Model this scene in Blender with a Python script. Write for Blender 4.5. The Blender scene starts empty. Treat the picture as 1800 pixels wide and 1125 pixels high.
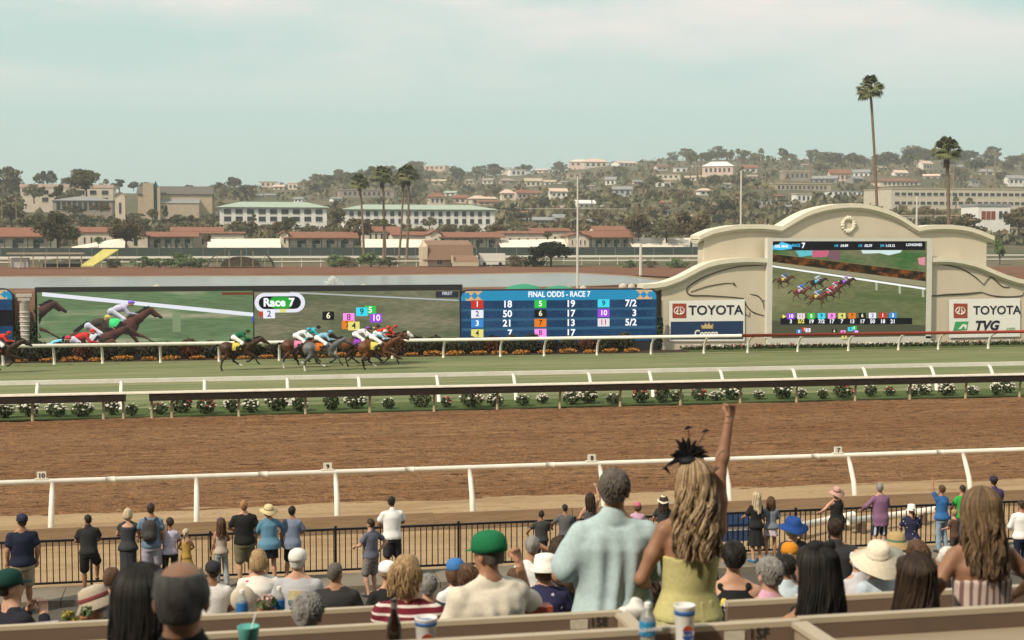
import bpy, bmesh, math, random
import numpy as np
from mathutils import Vector, Matrix, Euler, noise as mnoise
SC = bpy.context.scene
COL = SC.collection
random.seed(7)
R = math.radians
# ------------------------------------------------------------------ camera
CAM_H = 6.9
YAW = R(11.6)
PITCH = math.atan(142.5/2500)
cam_d = bpy.data.cameras.new('camera')
cam = bpy.data.objects.new('camera', cam_d)
COL.objects.link(cam)
cam.location = (0, 0, CAM_H)
cam.rotation_euler = (math.pi/2-PITCH, 0, -YAW)
cam_d.sensor_width = 36.0
cam_d.lens = 50.0
cam_d.clip_end = 20000
cam_d.dof.use_dof = True
cam_d.dof.focus_distance = 74.0
cam_d.dof.aperture_fstop = 4.5
SC.camera = cam
# ------------------------------------------------------------------ sky
SUN_EL, SUN_AZ = R(44), R(-122)      # azimuth from +Y (across the track), clockwise
w = bpy.data.worlds.new('World'); SC.world = w; w.use_nodes = True
nt = w.node_tree; nt.nodes.clear()
N = nt.nodes.new; L = nt.links.new
out = N('ShaderNodeOutputWorld'); bg = N('ShaderNodeBackground'); bg.inputs[1].default_value = 0.075
sky = N('ShaderNodeTexSky'); sky.sky_type = 'NISHITA'; sky.sun_disc = False
sky.sun_elevation = SUN_EL; sky.sun_rotation = SUN_AZ
sky.air_density = 1.0; sky.dust_density = 2.0; sky.ozone_density = 1.0
veil = N('ShaderNodeMix'); veil.data_type = 'RGBA'; veil.inputs[0].default_value = 0.78
veil.inputs[7].default_value = (6.3, 8.5, 7.75, 1)        # thin marine layer over the blue
tc = N('ShaderNodeTexCoord'); mp = N('ShaderNodeMapping'); mp.inputs['Scale'].default_value = (1.9, 1.9, 7.5)
nz = N('ShaderNodeTexNoise'); nz.inputs['Scale'].default_value = 2.0; nz.inputs['Detail'].default_value = 6; nz.inputs['Roughness'].default_value = 0.5
cr = N('ShaderNodeValToRGB'); cr.color_ramp.elements[0].position = 0.39; cr.color_ramp.elements[1].position = 0.58
cl = N('ShaderNodeMix'); cl.data_type = 'RGBA'; cl.inputs[7].default_value = (10.3, 9.1, 8.5, 1)
sx = N('ShaderNodeSeparateXYZ'); hr = N('ShaderNodeMapRange')
hr.inputs[1].default_value = 0.085; hr.inputs[2].default_value = 0.16; hr.inputs[3].default_value = 0.0; hr.inputs[4].default_value = 0.85
ml = N('ShaderNodeMath'); ml.operation = 'MULTIPLY'
L(sky.outputs[0], veil.inputs[6]); L(tc.outputs['Generated'], mp.inputs[0]); L(mp.outputs[0], nz.inputs[0]); L(nz.outputs[0], cr.inputs[0])
L(tc.outputs['Generated'], sx.inputs[0]); L(sx.outputs[2], hr.inputs[0]); L(cr.outputs[0], ml.inputs[0]); L(hr.outputs[0], ml.inputs[1])
L(ml.outputs[0], cl.inputs[0]); L(veil.outputs[2], cl.inputs[6]); L(cl.outputs[2], bg.inputs[0]); L(bg.outputs[0], out.inputs[0])
# ------------------------------------------------------------------ sun, exposure
sd = bpy.data.lights.new('sun', 'SUN'); sd.energy = 3.3; sd.angle = R(2.5); sd.color = (1.0, 0.88, 0.70)
so = bpy.data.objects.new('sun', sd); COL.objects.link(so)
sdir = Vector((math.sin(SUN_AZ)*math.cos(SUN_EL), math.cos(SUN_AZ)*math.cos(SUN_EL), math.sin(SUN_EL)))
so.rotation_euler = sdir.to_track_quat('Z', 'Y').to_euler(); so.location = (-40, -40, 90)
vs = SC.view_settings; vs.view_transform = 'Standard'; vs.look = 'None'; vs.exposure = 0.42; vs.gamma = 1.0; vs.use_curve_mapping = False
SC.cycles.use_denoising = True
SC.cycles.max_bounces = 5; SC.cycles.diffuse_bounces = 2; SC.cycles.glossy_bounces = 2; SC.cycles.transmission_bounces = 3; SC.cycles.volume_bounces = 0
SC.cycles.caustics_reflective = False; SC.cycles.caustics_refractive = False
SC.cycles.volume_max_steps = 64
# ------------------------------------------------------------------ photo pixel -> place
FW = np.array([math.sin(YAW)*math.cos(PITCH), math.cos(YAW)*math.cos(PITCH), -math.sin(PITCH)])
RT = np.array([math.cos(YAW), -math.sin(YAW), 0.0]); UP = np.cross(RT, FW); EYE = np.array([0, 0, CAM_H])
def ray(px, py): return FW+RT*(px-900)/2500+UP*(562.5-py)/2500
def at_z(px, py, z=0.0):
    r = ray(px, py); return Vector(EYE+r*(z-CAM_H)/r[2])
def at_y(px, py, Y):
    r = ray(px, py); return Vector(EYE+r*Y/r[1])
def at_d(px, py, d): return Vector(EYE+ray(px, py)*d)
# ------------------------------------------------------------------ materials
MATS = {}
def mat(name, col, rough=0.7, var=0.12, scale=3.0, bump=0.0, bscale=None, spec=0.3, metal=0.0, stretch=(1, 1, 1), col2=None, emit=0.0, detail=4, coords='Object'):
    if name in MATS: return MATS[name]
    m = bpy.data.materials.new(name); m.use_nodes = True; t = m.node_tree
    b = t.nodes['Principled BSDF']
    b.inputs['Roughness'].default_value = rough; b.inputs['Specular IOR Level'].default_value = spec; b.inputs['Metallic'].default_value = metal
    b.inputs['Base Color'].default_value = (*col, 1)
    if var > 0 or col2 or bump > 0:
        c = t.nodes.new('ShaderNodeTexCoord'); mp = t.nodes.new('ShaderNodeMapping'); mp.inputs['Scale'].default_value = stretch
        n = t.nodes.new('ShaderNodeTexNoise'); n.inputs['Scale'].default_value = scale; n.inputs['Detail'].default_value = detail; n.inputs['Roughness'].default_value = 0.6
        t.links.new(c.outputs[coords], mp.inputs[0]); t.links.new(mp.outputs[0], n.inputs[0])
        cr = t.nodes.new('ShaderNodeValToRGB'); e = cr.color_ramp.elements
        e[0].position = 0.3; e[1].position = 0.7
        c2 = col2 if col2 else tuple(min(1, v*(1+var)) for v in col)
        c1 = col if col2 else tuple(v*(1-var) for v in col)
        e[0].color = (*c1, 1); e[1].color = (*c2, 1)
        t.links.new(n.outputs[0], cr.inputs[0]); t.links.new(cr.outputs[0], b.inputs['Base Color'])
        if bump > 0:
            bp = t.nodes.new('ShaderNodeBump'); bp.inputs['Strength'].default_value = 1.0; bp.inputs['Distance'].default_value = bump
            nn = n
            if bscale:
                nn = t.nodes.new('ShaderNodeTexNoise'); nn.inputs['Scale'].default_value = bscale; nn.inputs['Detail'].default_value = 3
                t.links.new(mp.outputs[0], nn.inputs[0])
            t.links.new(nn.outputs[0], bp.inputs['Height']); t.links.new(bp.outputs[0], b.inputs['Normal'])
    if emit > 0:
        b.inputs['Emission Color'].default_value = (*col, 1); b.inputs['Emission Strength'].default_value = emit
    MATS[name] = m; return m
def glow(name, col, s=1.0):
    if name in MATS: return MATS[name]
    m = bpy.data.materials.new(name); m.use_nodes = True; t = m.node_tree; t.nodes.clear()
    o = t.nodes.new('ShaderNodeOutputMaterial'); e = t.nodes.new('ShaderNodeEmission'); e.inputs[0].default_value = (*col, 1); e.inputs[1].default_value = s
    t.links.new(e.outputs[0], o.inputs[0]); MATS[name] = m; return m
def attr_mat(name, rough=0.6, emit=False, spec=0.25, var=0.15, scale=30.0, stretch=(1, 1, 1)):
    if name in MATS: return MATS[name]
    m = bpy.data.materials.new(name); m.use_nodes = True; t = m.node_tree
    a = t.nodes.new('ShaderNodeAttribute'); a.attribute_name = 'Col'
    if emit:
        t.nodes.clear(); a = t.nodes.new('ShaderNodeAttribute'); a.attribute_name = 'Col'
        o = t.nodes.new('ShaderNodeOutputMaterial'); e = t.nodes.new('ShaderNodeEmission'); t.links.new(a.outputs[0], e.inputs[0]); t.links.new(e.outputs[0], o.inputs[0])
    else:
        b = t.nodes['Principled BSDF']; b.inputs['Roughness'].default_value = rough; b.inputs['Specular IOR Level'].default_value = spec
        c = t.nodes.new('ShaderNodeTexCoord'); mp = t.nodes.new('ShaderNodeMapping'); mp.inputs['Scale'].default_value = stretch
        n = t.nodes.new('ShaderNodeTexNoise'); n.inputs['Scale'].default_value = scale
        mr = t.nodes.new('ShaderNodeMapRange'); mr.inputs[1].default_value = 0.3; mr.inputs[2].default_value = 0.7; mr.inputs[3].default_value = 1-var; mr.inputs[4].default_value = 1+var
        mx = t.nodes.new('ShaderNodeMix'); mx.data_type = 'RGBA'; mx.blend_type = 'MULTIPLY'; mx.inputs[0].default_value = 1
        t.links.new(c.outputs['Object'], mp.inputs[0]); t.links.new(mp.outputs[0], n.inputs[0]); t.links.new(n.outputs[0], mr.inputs[0])
        t.links.new(a.outputs[0], mx.inputs[6]); t.links.new(mr.outputs[0], mx.inputs[7]); t.links.new(mx.outputs[2], b.inputs['Base Color'])
    MATS[name] = m; return m
def nodes_of(m): return m.node_tree, m.node_tree.nodes['Principled BSDF']
def pattern_mat(name, kind, base, cols, scale=10.0, rough=0.8, width=0.5):
    """flat cloth prints: stripes, flowers, checks"""
    if name in MATS: return MATS[name]
    m = bpy.data.materials.new(name); m.use_nodes = True; t, b = nodes_of(m); b.inputs['Roughness'].default_value = rough; b.inputs['Specular IOR Level'].default_value = 0.15
    N = t.nodes.new; Lk = t.links.new
    c = N('ShaderNodeTexCoord')
    if kind in ('stripe', 'vstripe'):
        wv = N('ShaderNodeTexWave'); wv.wave_type = 'BANDS'; wv.bands_direction = 'Z' if kind == 'stripe' else 'X'
        wv.inputs['Scale'].default_value = scale; wv.inputs['Distortion'].default_value = 0.6; wv.inputs['Detail'].default_value = 1
        cr = N('ShaderNodeValToRGB'); cr.color_ramp.interpolation = 'CONSTANT'
        cr.color_ramp.elements[0].color = (*base, 1); cr.color_ramp.elements[1].position = width; cr.color_ramp.elements[1].color = (*cols[0], 1)
        Lk(c.outputs['Object'], wv.inputs[0]); Lk(wv.outputs[0], cr.inputs[0]); Lk(cr.outputs[0], b.inputs['Base Color'])
    elif kind == 'flower':
        v = N('ShaderNodeTexVoronoi'); v.inputs['Scale'].default_value = scale; v.inputs['Randomness'].default_value = 1
        nz = N('ShaderNodeTexNoise'); nz.inputs['Scale'].default_value = scale*2.2
        ad = N('ShaderNodeMath'); ad.operation = 'MULTIPLY_ADD'; ad.inputs[1].default_value = 0.35
        lt = N('ShaderNodeMath'); lt.operation = 'LESS_THAN'; lt.inputs[1].default_value = width
        cr = N('ShaderNodeValToRGB'); cr.color_ramp.interpolation = 'CONSTANT'
        els = cr.color_ramp.elements
        for i, cc in enumerate(cols):
            e = els[i] if i < 2 else els.new(i/len(cols)); e.position = i/len(cols); e.color = (*cc, 1)
        sp = N('ShaderNodeSeparateColor'); mx = N('ShaderNodeMix'); mx.data_type = 'RGBA'; mx.inputs[6].default_value = (*base, 1)
        Lk(c.outputs['Object'], v.inputs[0]); Lk(c.outputs['Object'], nz.inputs[0]); Lk(nz.outputs[0], ad.inputs[0]); Lk(v.outputs['Distance'], ad.inputs[2]); Lk(ad.outputs[0], lt.inputs[0])
        Lk(v.outputs['Color'], sp.inputs[0]); Lk(sp.outputs[0], cr.inputs[0]); Lk(lt.outputs[0], mx.inputs[0]); Lk(cr.outputs[0], mx.inputs[7]); Lk(mx.outputs[2], b.inputs['Base Color'])
    elif kind == 'check':
        k = N('ShaderNodeTexChecker'); k.inputs['Scale'].default_value = scale; k.inputs['Color1'].default_value = (*base, 1); k.inputs['Color2'].default_value = (*cols[0], 1)
        Lk(c.outputs['Object'], k.inputs[0]); Lk(k.outputs[0], b.inputs['Base Color'])
    MATS[name] = m; return m
# ------------------------------------------------------------------ mesh helpers
def tag(o, label=None, cat=None, group=None, kind=None):
    if label: o['label'] = label
    if cat: o['category'] = cat
    if group: o['group'] = group
    if kind: o['kind'] = kind
    return o
def obj(name, mesh, m=None, parent=None, loc=None, rot=None):
    o = bpy.data.objects.new(name, mesh); COL.objects.link(o)
    if m is not None and mesh is not None and len(mesh.materials) == 0:
        mesh.materials.append(m)
    if parent is not None: o.parent = parent
    if loc is not None: o.location = loc
    if rot is not None: o.rotation_euler = rot
    return o
def empty(name, loc=(0, 0, 0), rz=0.0):
    o = bpy.data.objects.new(name, None); COL.objects.link(o); o.location = loc; o.rotation_euler = (0, 0, rz); o.empty_display_size = 0.1
    return o
def mesh_np(name, V, F, smooth=False, colors=None):
    me = bpy.data.meshes.new(name); me.from_pydata([tuple(v) for v in V], [], [tuple(int(i) for i in f) for f in F])
    if smooth: me.polygons.foreach_set('use_smooth', [True]*len(me.polygons))
    if colors is not None:
        a = me.color_attributes.new('Col', 'FLOAT_COLOR', 'POINT'); arr = np.ones((len(V), 4), np.float32); arr[:, :3] = colors; a.data.foreach_set('color', arr.ravel())
    me.update(); return me
class MB:
    def __init__(s): s.v = []; s.f = []; s.mi = []; s.mats = []
    def mat(s, m):
        if m not in s.mats: s.mats.append(m)
        return s.mats.index(m)
    def add(s, V, F, m=None):
        o = len(s.v); s.v += [tuple(v) for v in V]; k = s.mat(m) if m else 0
        for f in F: s.f.append(tuple(i+o for i in f)); s.mi.append(k)
        return s
    def box(s, c, d, rz=0.0, m=None, M=None):
        x, y, z = d[0]/2, d[1]/2, d[2]/2
        V = [Vector((sx*x, sy*y, sz*z)) for sz in (-1, 1) for sx, sy in ((-1, -1), (1, -1), (1, 1), (-1, 1))]
        Q = M if M is not None else Matrix.Rotation(rz, 3, 'Z')
        V = [Q @ v+Vector(c) for v in V]
        return s.add(V, [(3, 2, 1, 0), (4, 5, 6, 7), (0, 1, 5, 4), (1, 2, 6, 5), (2, 3, 7, 6), (3, 0, 4, 7)], m)
    def tube(s, pts, rad, n=8, m=None, caps=True):
        pts = [Vector(p) for p in pts]
        if not isinstance(rad, (list, tuple)): rad = [rad]*len(pts)
        V = []; F = []
        ref = None
        for i, p in enumerate(pts):
            d = (pts[min(i+1, len(pts)-1)]-pts[max(i-1, 0)])
            d = d.normalized() if d.length > 1e-9 else Vector((0, 0, 1))
            if ref is None:
                ref = Vector((0, 0, 1)) if abs(d.z) < 0.9 else Vector((1, 0, 0))
            a = d.cross(ref).normalized(); b = d.cross(a).normalized(); ref = b.cross(d) if False else ref
            for k in range(n):
                t = 2*math.pi*k/n; V.append(p+(a*math.cos(t)+b*math.sin(t))*rad[i])
        for i in range(len(pts)-1):
            for k in range(n):
                k2 = (k+1) % n; F.append((i*n+k, i*n+k2, (i+1)*n+k2, (i+1)*n+k))
        if caps:
            F.append(tuple(range(n))); F.append(tuple(reversed(range((len(pts)-1)*n, len(pts)*n))))
        return s.add(V, F, m)
    def lathe(s, prof, n=16, c=(0, 0, 0), m=None, M=None, sq=1.0):
        V = []; F = []
        for r, z in prof:
            for k in range(n):
                t = 2*math.pi*k/n; v = Vector((r*math.cos(t), r*math.sin(t)*sq, z))
                if M is not None: v = M @ v
                V.append(v+Vector(c))
        for i in range(len(prof)-1):
            for k in range(n):
                k2 = (k+1) % n; F.append((i*n+k, i*n+k2, (i+1)*n+k2, (i+1)*n+k))
        F.append(tuple(reversed(range(n)))); F.append(tuple(range((len(prof)-1)*n, len(prof)*n)))
        return s.add(V, F, m)
    def prism(s, poly, y0, y1, m=None):
        """poly in x,z extruded from y0 (front) to y1"""
        n = len(poly); V = [(x, y0, z) for x, z in poly]+[(x, y1, z) for x, z in poly]
        ar = sum(poly[i][0]*poly[(i+1) % n][1]-poly[(i+1) % n][0]*poly[i][1] for i in range(n))
        ix = list(range(n)) if ar > 0 else list(reversed(range(n)))
        F = [tuple(ix), tuple(i+n for i in reversed(ix))]
        for i in range(n):
            a, b = ix[i], ix[(i+1) % n]; F.append((b, a, a+n, b+n))
        return s.add(V, F, m)
    def mesh(s, name, smooth=False):
        me = bpy.data.meshes.new(name); me.from_pydata(s.v, [], s.f)
        for m in s.mats: me.materials.append(m)
        if len(s.mats) > 1: me.polygons.foreach_set('material_index', s.mi)
        if smooth: me.polygons.foreach_set('use_smooth', [True]*len(me.polygons))
        me.update(); return me
    def build(s, name, m=None, parent=None, loc=None, rot=None, smooth=False):
        return obj(name, s.mesh(name, smooth), m, parent, loc, rot)
def dup(o, parent=None, loc=None, rot=None, scale=None):
    c = o.copy(); COL.objects.link(c)
    if parent is not None: c.parent = parent
    if loc is not None: c.location = loc
    if rot is not None: c.rotation_euler = rot
    if scale is not None: c.scale = scale
    for ch in o.children: dup(ch, c)
    return c
TXT = {}
def text(s, size, m, parent, loc, name='lettering', rot=(math.pi/2, 0, 0), align='CENTER', bold=0.0, sx=1.0, ext=0.006, shear=0.0):
    key = (s, size, align, bold, ext, m.name, shear)
    if key not in TXT:
        c = bpy.data.curves.new(name, 'FONT'); c.body = s; c.size = size; c.align_x = align; c.align_y = 'CENTER'; c.offset = bold; c.extrude = ext; c.resolution_u = 3; c.shear = shear
        t = bpy.data.objects.new('tmp', c); me = bpy.data.meshes.new_from_object(t); bpy.data.objects.remove(t); bpy.data.curves.remove(c)
        me.materials.clear(); me.materials.append(m); TXT[key] = me
    o = obj(name, TXT[key], None, parent, loc, rot); o.scale = (sx, 1, 1)
    return o
# ------------------------------------------------------------------ distance-field modelling (one continuous skin per body)
def surface_net(V, org, h):
    s = V < 0
    nx, ny, nz = V.shape
    cnt = np.zeros((nx-1, ny-1, nz-1), np.float32); acc = np.zeros((nx-1, ny-1, nz-1, 3), np.float32)
    def edge(ax, o1, o2):
        sl = [slice(o, n-1+o) for o, n in zip((0, 0, 0), V.shape)]
        A = [0, 0, 0]; oth = [i for i in range(3) if i != ax]; A[oth[0]] = o1; A[oth[1]] = o2
        B = list(A); B[ax] = 1
        a = V[tuple(slice(q, n-1+q) for q, n in zip(A, V.shape))]; b = V[tuple(slice(q, n-1+q) for q, n in zip(B, V.shape))]
        c = (a < 0) != (b < 0)
        t = np.where(c, a/np.where(c, a-b, 1), 0)
        for i in range(3):
            acc[..., i] += np.where(c, (t if i == ax else A[i]), 0)
        np.add(cnt, c, out=cnt)
    for ax in range(3):
        for o1 in (0, 1):
            for o2 in (0, 1): edge(ax, o1, o2)
    act = cnt > 0
    idx = -np.ones(act.shape, np.int64); ii = np.argwhere(act); idx[act] = np.arange(len(ii))
    P = (ii+acc[act]/cnt[act][:, None])*h+org
    F = []
    for ax in range(3):
        a = [slice(1, -1)]*3; a[ax] = slice(0, -1); b = [slice(1, -1)]*3; b[ax] = slice(1, None)
        sa, sb = s[tuple(a)], s[tuple(b)]
        for flip in (False, True):
            w_ = np.argwhere((sa & ~sb) if not flip else (~sa & sb))
            if len(w_) == 0: continue
            w_ = w_+1; w_[:, ax] -= 1
            o = [i for i in range(3) if i != ax]
            q = []
            for d1, d2 in ((1, 1), (0, 1), (0, 0), (1, 0)):
                c = w_.copy(); c[:, o[0]] -= d1; c[:, o[1]] -= d2; q.append(idx[c[:, 0], c[:, 1], c[:, 2]])
            q = np.stack(q, 1)
            rev = flip ^ (ax == 1)
            F.append(q[:, ::-1] if rev else q)
    return P, (np.concatenate(F) if F else np.zeros((0, 4), int))
class SDF:
    def __init__(s, h=0.02, k=0.03): s.h = h; s.k = k; s.p = []; s.cuts = []; s.wr = None
    def cone(s, a, b, ra, rb=None, k=None):
        s.p.append(('c', np.array(a, float), np.array(b, float), ra, ra if rb is None else rb, k)); return s
    def chain(s, pts, rs, k=None):
        for i in range(len(pts)-1): s.cone(pts[i], pts[i+1], rs[i], rs[i+1], k)
        return s
    def ell(s, c, r, M=None, k=None):
        s.p.append(('e', np.array(c, float), np.array(r, float), np.eye(3) if M is None else np.array(M, float), None, k)); return s
    def loft(s, zs, rx, ry, M=None, o=(0, 0, 0), k=None, cy=None):
        s.p.append(('l', np.array(zs, float), np.array(rx, float), np.array(ry, float), (np.eye(3) if M is None else np.array(M, float), np.array(o, float), np.zeros(len(zs)) if cy is None else np.array(cy, float)), k)); return s
    def cut(s, fn): s.cuts.append(fn); return s
    def bounds(s):
        lo = np.full(3, 1e9); hi = -lo; bb = []
        for p in s.p:
            if p[0] == 'c':
                r = max(p[3], p[4]); l = np.minimum(p[1], p[2])-r; u = np.maximum(p[1], p[2])+r
            elif p[0] == 'e':
                r = np.abs(p[3]) @ p[2]; l = p[1]-r; u = p[1]+r
            else:
                M, o, cy = p[4]; rx, ry = p[2].max(), p[3].max()
                cs = np.array([[x, y, z] for x in (-rx, rx) for y in (cy.min()-ry, cy.max()+ry) for z in (p[1][0], p[1][-1])]) @ M.T+o
                l = cs.min(0); u = cs.max(0)
            bb.append((l, u)); lo = np.minimum(lo, l); hi = np.maximum(hi, u)
        return lo, hi, bb
    def mesh(s):
        h = s.h; lo, hi, bb = s.bounds(); lo = lo-3*h; n = np.ceil((hi+3*h-lo)/h).astype(int)+1
        V = np.full(n, 1.0, np.float32)
        for p, (l, u) in zip(s.p, bb):
            k = s.k if p[5] is None else p[5]
            m = k+2.5*h
            i0 = np.maximum(((l-m-lo)/h).astype(int), 0); i1 = np.minimum(((u+m-lo)/h).astype(int)+2, n)
            g = [lo[i]+h*np.arange(i0[i], i1[i]) for i in range(3)]
            X, Y, Z = np.meshgrid(*g, indexing='ij')
            if p[0] == 'c':
                a, b, ra, rb = p[1:5]; ba = b-a; L2 = max(ba @ ba, 1e-9)
                t = np.clip(((X-a[0])*ba[0]+(Y-a[1])*ba[1]+(Z-a[2])*ba[2])/L2, 0, 1)
                d = np.sqrt((X-a[0]-t*ba[0])**2+(Y-a[1]-t*ba[1])**2+(Z-a[2]-t*ba[2])**2)-(ra+(rb-ra)*t)
            elif p[0] == 'e':
                c, r, M = p[1:4]; q = np.stack([X-c[0], Y-c[1], Z-c[2]], -1) @ M
                e = np.sqrt(((q/r)**2).sum(-1)); g2 = np.sqrt(((q/(r*r))**2).sum(-1))+1e-6
                d = e*(e-1)/g2
            else:
                M, o, cy = p[4]; q = np.stack([X-o[0], Y-o[1], Z-o[2]], -1) @ M
                z = q[..., 2]; zc = np.clip(z, p[1][0], p[1][-1]); rx = np.interp(zc, p[1], p[2]); ry = np.interp(zc, p[1], p[3]); c = np.interp(zc, p[1], cy)
                qx = q[..., 0]/rx; qy = (q[..., 1]-c)/ry; e = np.sqrt(qx*qx+qy*qy)
                g2 = np.sqrt((qx/rx)**2+(qy/ry)**2)+1e-6
                d = np.where(e > 0.2, e*(e-1)/g2, -np.minimum(rx, ry)*0.8)
                d = np.maximum(d, np.maximum(z-p[1][-1], p[1][0]-z))
            sl = tuple(slice(i0[i], i1[i]) for i in range(3)); old = V[sl]
            hh = np.clip(0.5+0.5*(old-d)/k, 0, 1)
            V[sl] = old*(1-hh)+d*hh-k*hh*(1-hh)
        if s.cuts or s.wr:
            X, Y, Z = np.meshgrid(*[lo[i]+h*np.arange(n[i]) for i in range(3)], indexing='ij')
            if s.wr: V = V+s.wr(X, Y, Z)
            for c in s.cuts: V = np.maximum(V, c(X, Y, Z))
        V[0] = V[-1] = 1; V[:, 0] = V[:, -1] = 1; V[:, :, 0] = V[:, :, -1] = 1
        return surface_net(V.astype(np.float32), lo, h)
    def build(s, name, m, parent, colors=None, extra=None, scale=1.0):
        P, F = s.mesh(); P = P*scale
        if extra is not None and len(extra.v):
            n = len(P); P = np.concatenate([P, np.array([tuple(v) for v in extra.v])*scale]); fl = [tuple(f) for f in F]+[tuple(i+n for i in f) for f in extra.f]
        else: fl = [tuple(f) for f in F]
        me = mesh_np(name, P, fl, True, None if colors is None else colors(P/scale))
        return obj(name, me, m, parent)
def wrinkle(amp, seed, fz=16, fx=22):
    r = random.Random(seed); a, b, c = r.random()*6, r.random()*6, r.random()*6
    return lambda X, Y, Z: amp*(np.sin(fx*X+a+1.6*np.sin(7*Z+b))*0.6+np.sin(fz*Z+9*X+6*np.sin(5*X+c)+b)*0.7+np.sin(31*X+21*Z+c+14*Y)*0.35)
# ------------------------------------------------------------------ people
SKIN = {k: mat('skin_'+k, c, 0.55, 0.16, 9, 0.0, spec=0.35) for k, c in dict(fair=(0.50, 0.28, 0.19), tan=(0.36, 0.185, 0.11), olive=(0.29, 0.15, 0.09), brown=(0.16, 0.08, 0.05)).items()}
def hair_mat(k, c, c2):
    return mat('hair_'+k, c, 0.6, 0, 26, 0.004, stretch=(2.2, 2.2, 0.35), col2=c2, spec=0.22, detail=6)
HAIR = dict(black=hair_mat('black', (0.008, 0.007, 0.007), (0.03, 0.025, 0.022)), dark=hair_mat('dark', (0.018, 0.011, 0.008), (0.06, 0.038, 0.025)),
            brown=hair_mat('brown', (0.04, 0.02, 0.012), (0.14, 0.075, 0.04)), blond=hair_mat('blond', (0.16, 0.09, 0.04), (0.46, 0.32, 0.17)),
            pale=hair_mat('pale', (0.34, 0.26, 0.16), (0.62, 0.52, 0.36)), grey=hair_mat('grey', (0.15, 0.14, 0.13), (0.29, 0.275, 0.255)),
            white=hair_mat('white', (0.45, 0.44, 0.41), (0.72, 0.70, 0.66)), salt=hair_mat('salt', (0.065, 0.055, 0.047), (0.155, 0.13, 0.11)), ginger=hair_mat('ginger', (0.2, 0.09, 0.035), (0.42, 0.23, 0.1)))
def cloth(c, name=None): return mat('cloth_%s' % (name or '%02d%02d%02d' % tuple(int(v*99) for v in c)), c, 0.85, 0.10, 40, 0.0, spec=0.15)
M_EYE = mat('eye_dark', (0.02, 0.015, 0.01), 0.2, 0)
ARMS = {'down': ((.235, -.03, 1.14), (.245, .05, .89)), 'rail': ((.27, .08, 1.19), (.17, .33, 1.12)), 'cross': ((.26, .09, 1.18), (.04, .33, 1.13)),
        'up': ((.31, .06, 1.60), (.24, .10, 1.86)), 'hip': ((.40, -.12, 1.18), (.20, -.06, .99)), 'lap': ((.25, .06, 1.15), (.12, .29, 1.05)),
        'chin': ((.24, .17, 1.20), (.10, .22, 1.42)), 'wide': ((.36, .05, 1.22), (.33, .28, 1.10)), 'brow': ((.34, .14, 1.48), (.12, .16, 1.64))}
def vadd(a, b): return tuple(x+y for x, y in zip(a, b))
def lerp(a, b, t): return tuple(x+(y-x)*t for x, y in zip(a, b))
def hand_into(mb, wrist, d, side, curl=0.35, up=None, sc=1.0, n=6):
    """palm, four unequal fingers and a thumb, fingers bending towards the palm normal"""
    d = Vector(d).normalized(); u = Vector(up) if up else Vector((0, 1, 0.1))
    nrm = (u-d*u.dot(d))
    nrm = nrm.normalized() if nrm.length > 1e-4 else d.orthogonal().normalized()
    s = d.cross(nrm)*side; w0 = Vector(wrist)
    for q in (-.022, -.0075, .0075, .022):
        mb.tube([w0-d*.02*sc+s*q*0.7*sc, w0+(d*.045+s*q)*sc, w0+(d*.085+s*q*1.15)*sc], [.019*sc, .018*sc, .013*sc], n)
    for q, ln in ((.031, .068), (.011, .078), (-.010, .072), (-.029, .056)):
        b = w0+(d*.082+s*q)*sc; pts = [b]; a = 0.15
        for seg in (.46, .32, .24):
            a += curl*1.35
            b = b+(d*math.cos(a)+nrm*math.sin(a))*ln*seg*1.15*sc; pts.append(b)
        mb.tube(pts, [.0105*sc, .0098*sc, .009*sc, .0065*sc], n)
    b = w0+(d*.022+s*.03)*sc
    mb.tube([b, b+(d*.028+s*.022+nrm*.01)*sc, b+(d*.05+s*(.030-.03*curl)+nrm*(.012+.02*curl))*sc, b+(d*.068+s*(.03-.06*curl)+nrm*(.016+.03*curl))*sc], [.0145*sc, .0125*sc, .011*sc, .008*sc], n)
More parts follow.
